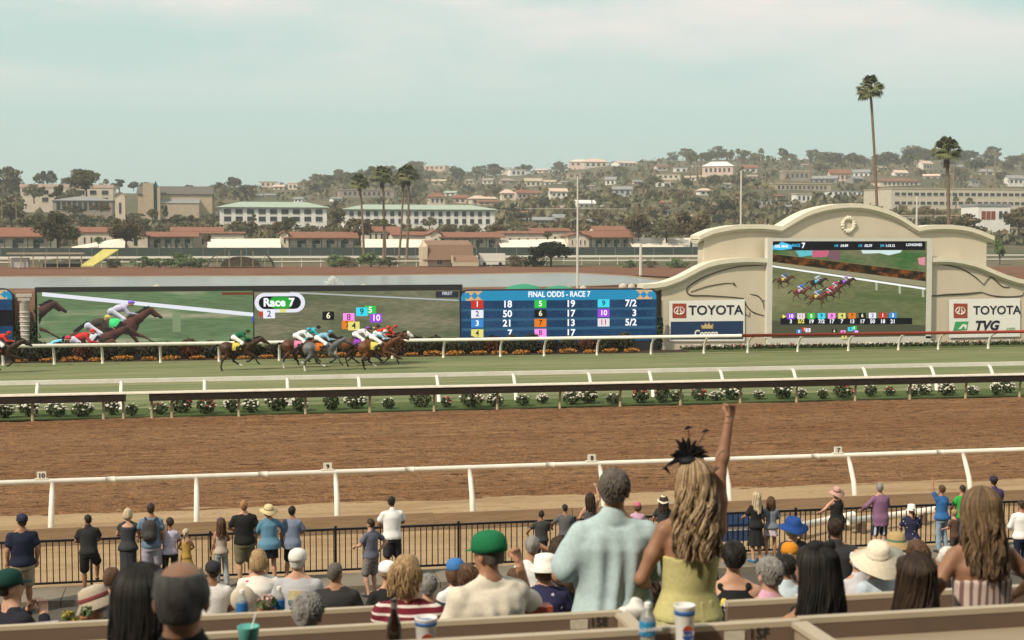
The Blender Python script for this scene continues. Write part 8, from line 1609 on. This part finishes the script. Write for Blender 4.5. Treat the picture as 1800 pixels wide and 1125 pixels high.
def pot(px, py, z, label, bloom, s=1.0):
    g_ = tag(empty('flower_pot', on(px, py, z)), label, 'flower pot', 'terracotta flower pots'); m_ = MB(); m_.lathe([(.036*s, 0), (.050*s, .075*s), (.055*s, .078*s), (.056*s, .098*s), (.047*s, .098*s), (.042*s, .07*s)], 16); m_.build('pot', mat('terracotta', (.34, .13, .07), .8, .12, 20), g_, smooth=True)
    V, F = leaf_cloud(110, .055*s, .055*s, .045*s, .013, rr, base=.085*s); m_ = MB(); m_.add(V, F); m_.build('foliage', LM['green'], g_); V, F = leaf_cloud(50, .05*s, .05*s, .03*s, .014, rr, base=.125*s); m_ = MB(); m_.add(V, F); m_.build('blooms', mat('bloom_%d' % int(bloom[0]*99), bloom, .7, .1), g_)
pot(470, 1100, zs1, 'terracotta pot with pink and cream flowers between the two bottles', (.62, .42, .40)); pot(152, 1100, zs1, 'terracotta pot with green succulents behind the striped bucket hat', (.30, .34, .22), .62); pot(120, 1108, zs1-.03, 'terracotta pot with yellow flowers on the left table', (.45, .36, .08), .62); pot(136, 1124, zs1-.08, 'nearest terracotta pot with silvery foliage at the lower left', (.45, .50, .44), .7)
m_ = MB(); Q_ = on(75, 1118, zs1-.04); cd_ = tag(empty('menu_card', Q_, .2), 'folded white and purple menu card on the left table', 'card'); m_.add([(-.09, 0, 0), (.09, 0, 0), (.09, .03, .075), (-.09, .03, .075), (.09, .06, 0), (-.09, .06, 0)], [(0, 1, 2, 3), (3, 2, 4, 5)]); m_.build('card', mat('card_lilac', (.46, .40, .56), .6, .5, 30, col2=(.70, .68, .70)), cd_)
for px_, py_, lab in ((38, 1120, 'white plate at the lower left corner'), (104, 1122, 'white and blue plate beside the nearest flower pot')):
    g_ = tag(empty('plate', on(px_, py_, zs1-.05)), lab, 'plate'); m_ = MB(); m_.lathe([(.05, 0), (.06, .004), (.095, .018), (.10, .02), (.06, .008), (.004, .006)], 20); m_.build('dish', M_SW, g_, smooth=True)
m_ = MB(); m_.box((at_y(60, 1100, 7.55).x, 7.3, zs1-.11), (1.5, .9, .04)); tb_ = tag(empty('side_table', (0, 0, 0)), 'cream table with plates and flower pots at the lower left', 'table'); m_.build('top', M_CAP, tb_)
for sx in (-.65, .65):
    for sy in (-.38, .38): m_ = MB(); m_.box((at_y(60, 1100, 7.55).x+sx, 7.3+sy, (zs1-.13+floor_z(7.3))/2), (.05, .05, zs1-.13-floor_z(7.3)-.002)); m_.build('leg', M_FACE, tb_)
g_ = tag(empty('plastic_tumbler', on(437, 1148, zs3-.0)), 'aqua tumbler with straw right of the balding man', 'tumbler'); m_ = MB(); m_.lathe([(.032, 0), (.045, .11), (.046, .112), (.043, .112), (.031, .01)], 16); m_.build('body', mat('aqua_plastic', (.12, .42, .38), .3, .05), g_, smooth=True); m_ = MB(); m_.tube([(.0, 0, .05), (.03, 0, .16)], .004, 6); m_.build('straw', M_SW, g_)
m_ = MB(); q = on(420, 1106, zs1); g_ = tag(empty('small_cup', q), 'small white and aqua cup on the far box front', 'cup'); m_.lathe([(.025, 0), (.033, .08), (.034, .082), (.030, .08), (.022, .01)], 14); 
g_.location = on(450, 1104, zs1); m_.build('body', mat('cup_pale_aqua', (.50, .66, .66), .5, .1), g_, smooth=True)
# wrapped plastic bag, cloth and paper tray
B = SDF(.006, .02); B.ell((0, 0, .05), (.07, .05, .055)); B.ell((-.04, 0, .03), (.045, .04, .035)); B.ell((.05, .01, .045), (.04, .04, .045)); B.ell((.015, 0, .085), (.05, .03, .04)); B.wr = lambda X, Y, Z: .006*np.sin(60*X+30*Z)+.005*np.sin(80*Z+45*Y+20*X)
bg_ = B.build('plastic_bag', mat('bag_white', (.66, .64, .60), .35, .1, 30), None); bg_.location = on(1112, 1096, zs2); tag(bg_, 'crumpled translucent white bag beside the 15E panel', 'bag')
B = SDF(.007, .02); B.ell((0, 0, .02), (.14, .07, .025)); B.ell((-.08, .02, .03), (.06, .05, .035)); B.ell((.09, 0, .025), (.07, .05, .028)); B.wr = lambda X, Y, Z: .008*np.sin(50*X+30*Y)+.005*np.sin(90*Y+20*X)
cl_ = B.build('aqua_scarf', mat('scarf_aqua', (.28, .42, .38), .8, .4, 30, col2=(.62, .62, .56)), None); cl_.location = on(660, 1092, zs1); tag(cl_, 'crumpled aqua and white scarf on the far box front', 'scarf')
m_ = MB(); m_.box((0, 0, .02), (.16, .09, .04)); m_.box((0, -.046, .02), (.08, .004, .03), m=M_SR); tr_ = m_.build('food_tray', M_SW, None, on(945, 1076, z1_-.02)); tag(tr_, 'small white and red food box beside the white bucket hat', 'food box')
# bag of the floral woman, banner and loose rails behind the fence
B = SDF(.02, .05); B.ell((0, 0, .17), (.15, .08, .16)); hb = B.build('handbag', mat('bag_cream', (.52, .46, .36), .7, .1), None); q = at_y(427, 1060, 17.1); hb.location = (q.x, 17.1, q.z-.12); tag(hb, 'cream handbag beside the woman in the floral blouse', 'handbag')
q0 = at_y(1298, 905, 28.75); g_ = tag(empty('blue_banner', (q0.x, 28.75, .12)), 'blue banner hung behind the fence left of the black dress', 'banner'); m_ = MB(); m_.box((-.02, 0, .58), (.85, .015, .62)); m_.build('sheet', mat('banner_blue', (.045, .085, .20), .7, .2, 3), g_)
m_ = MB(); m_.box((-.02, -.012, .55), (.8, .006, .08)); m_.build('stripe', M_SW, g_)
for i, (a, b_) in enumerate((((1395, 927), (1500, 905)), ((1490, 917), (1645, 896)))):
    p0, p1 = at_z(*a, .30), at_z(*b_, .30); g_ = tag(empty('loose_rail', p0), ('left' if i == 0 else 'right')+' spare white rail lying on stands on the sand behind the fence', 'rail'); v = p1-p0; m_ = MB(); m_.tube([(0, 0, 0), tuple(v)], .085, 10); m_.build('pipe', M_WHITE, g_, smooth=True)
    for t_ in (.15, .85): m_ = MB(); m_.box((v.x*t_, v.y*t_, -.15), (.08, .3, .28)); m_.build('stand', M_FACE, g_)
q = at_y(1520, 975, 24.5); g_ = tag(empty('leather_chair', (q.x, 24.4, floor_z(24.4))), 'brown leather backed chair below the purple shirt man', 'chair'); m_ = MB(); m_.box((0, -.22, .82), (.62, .07, .52)); m_.build('backrest', mat('leather_brown', (.12, .035, .018), .45, .2, 6), g_); m_ = MB(); m_.box((0, .05, .50), (.6, .52, .1)); m_.build('seat', mat('leather_brown', (.12, .035, .018), .45, .2, 6), g_)
for sx in (-.26, .26):
    for sy in (-.2, .26): m_ = MB(); m_.tube([(sx, sy, 0), (sx, sy, .46)], .02, 6); m_.build('leg', M_BLK, g_)
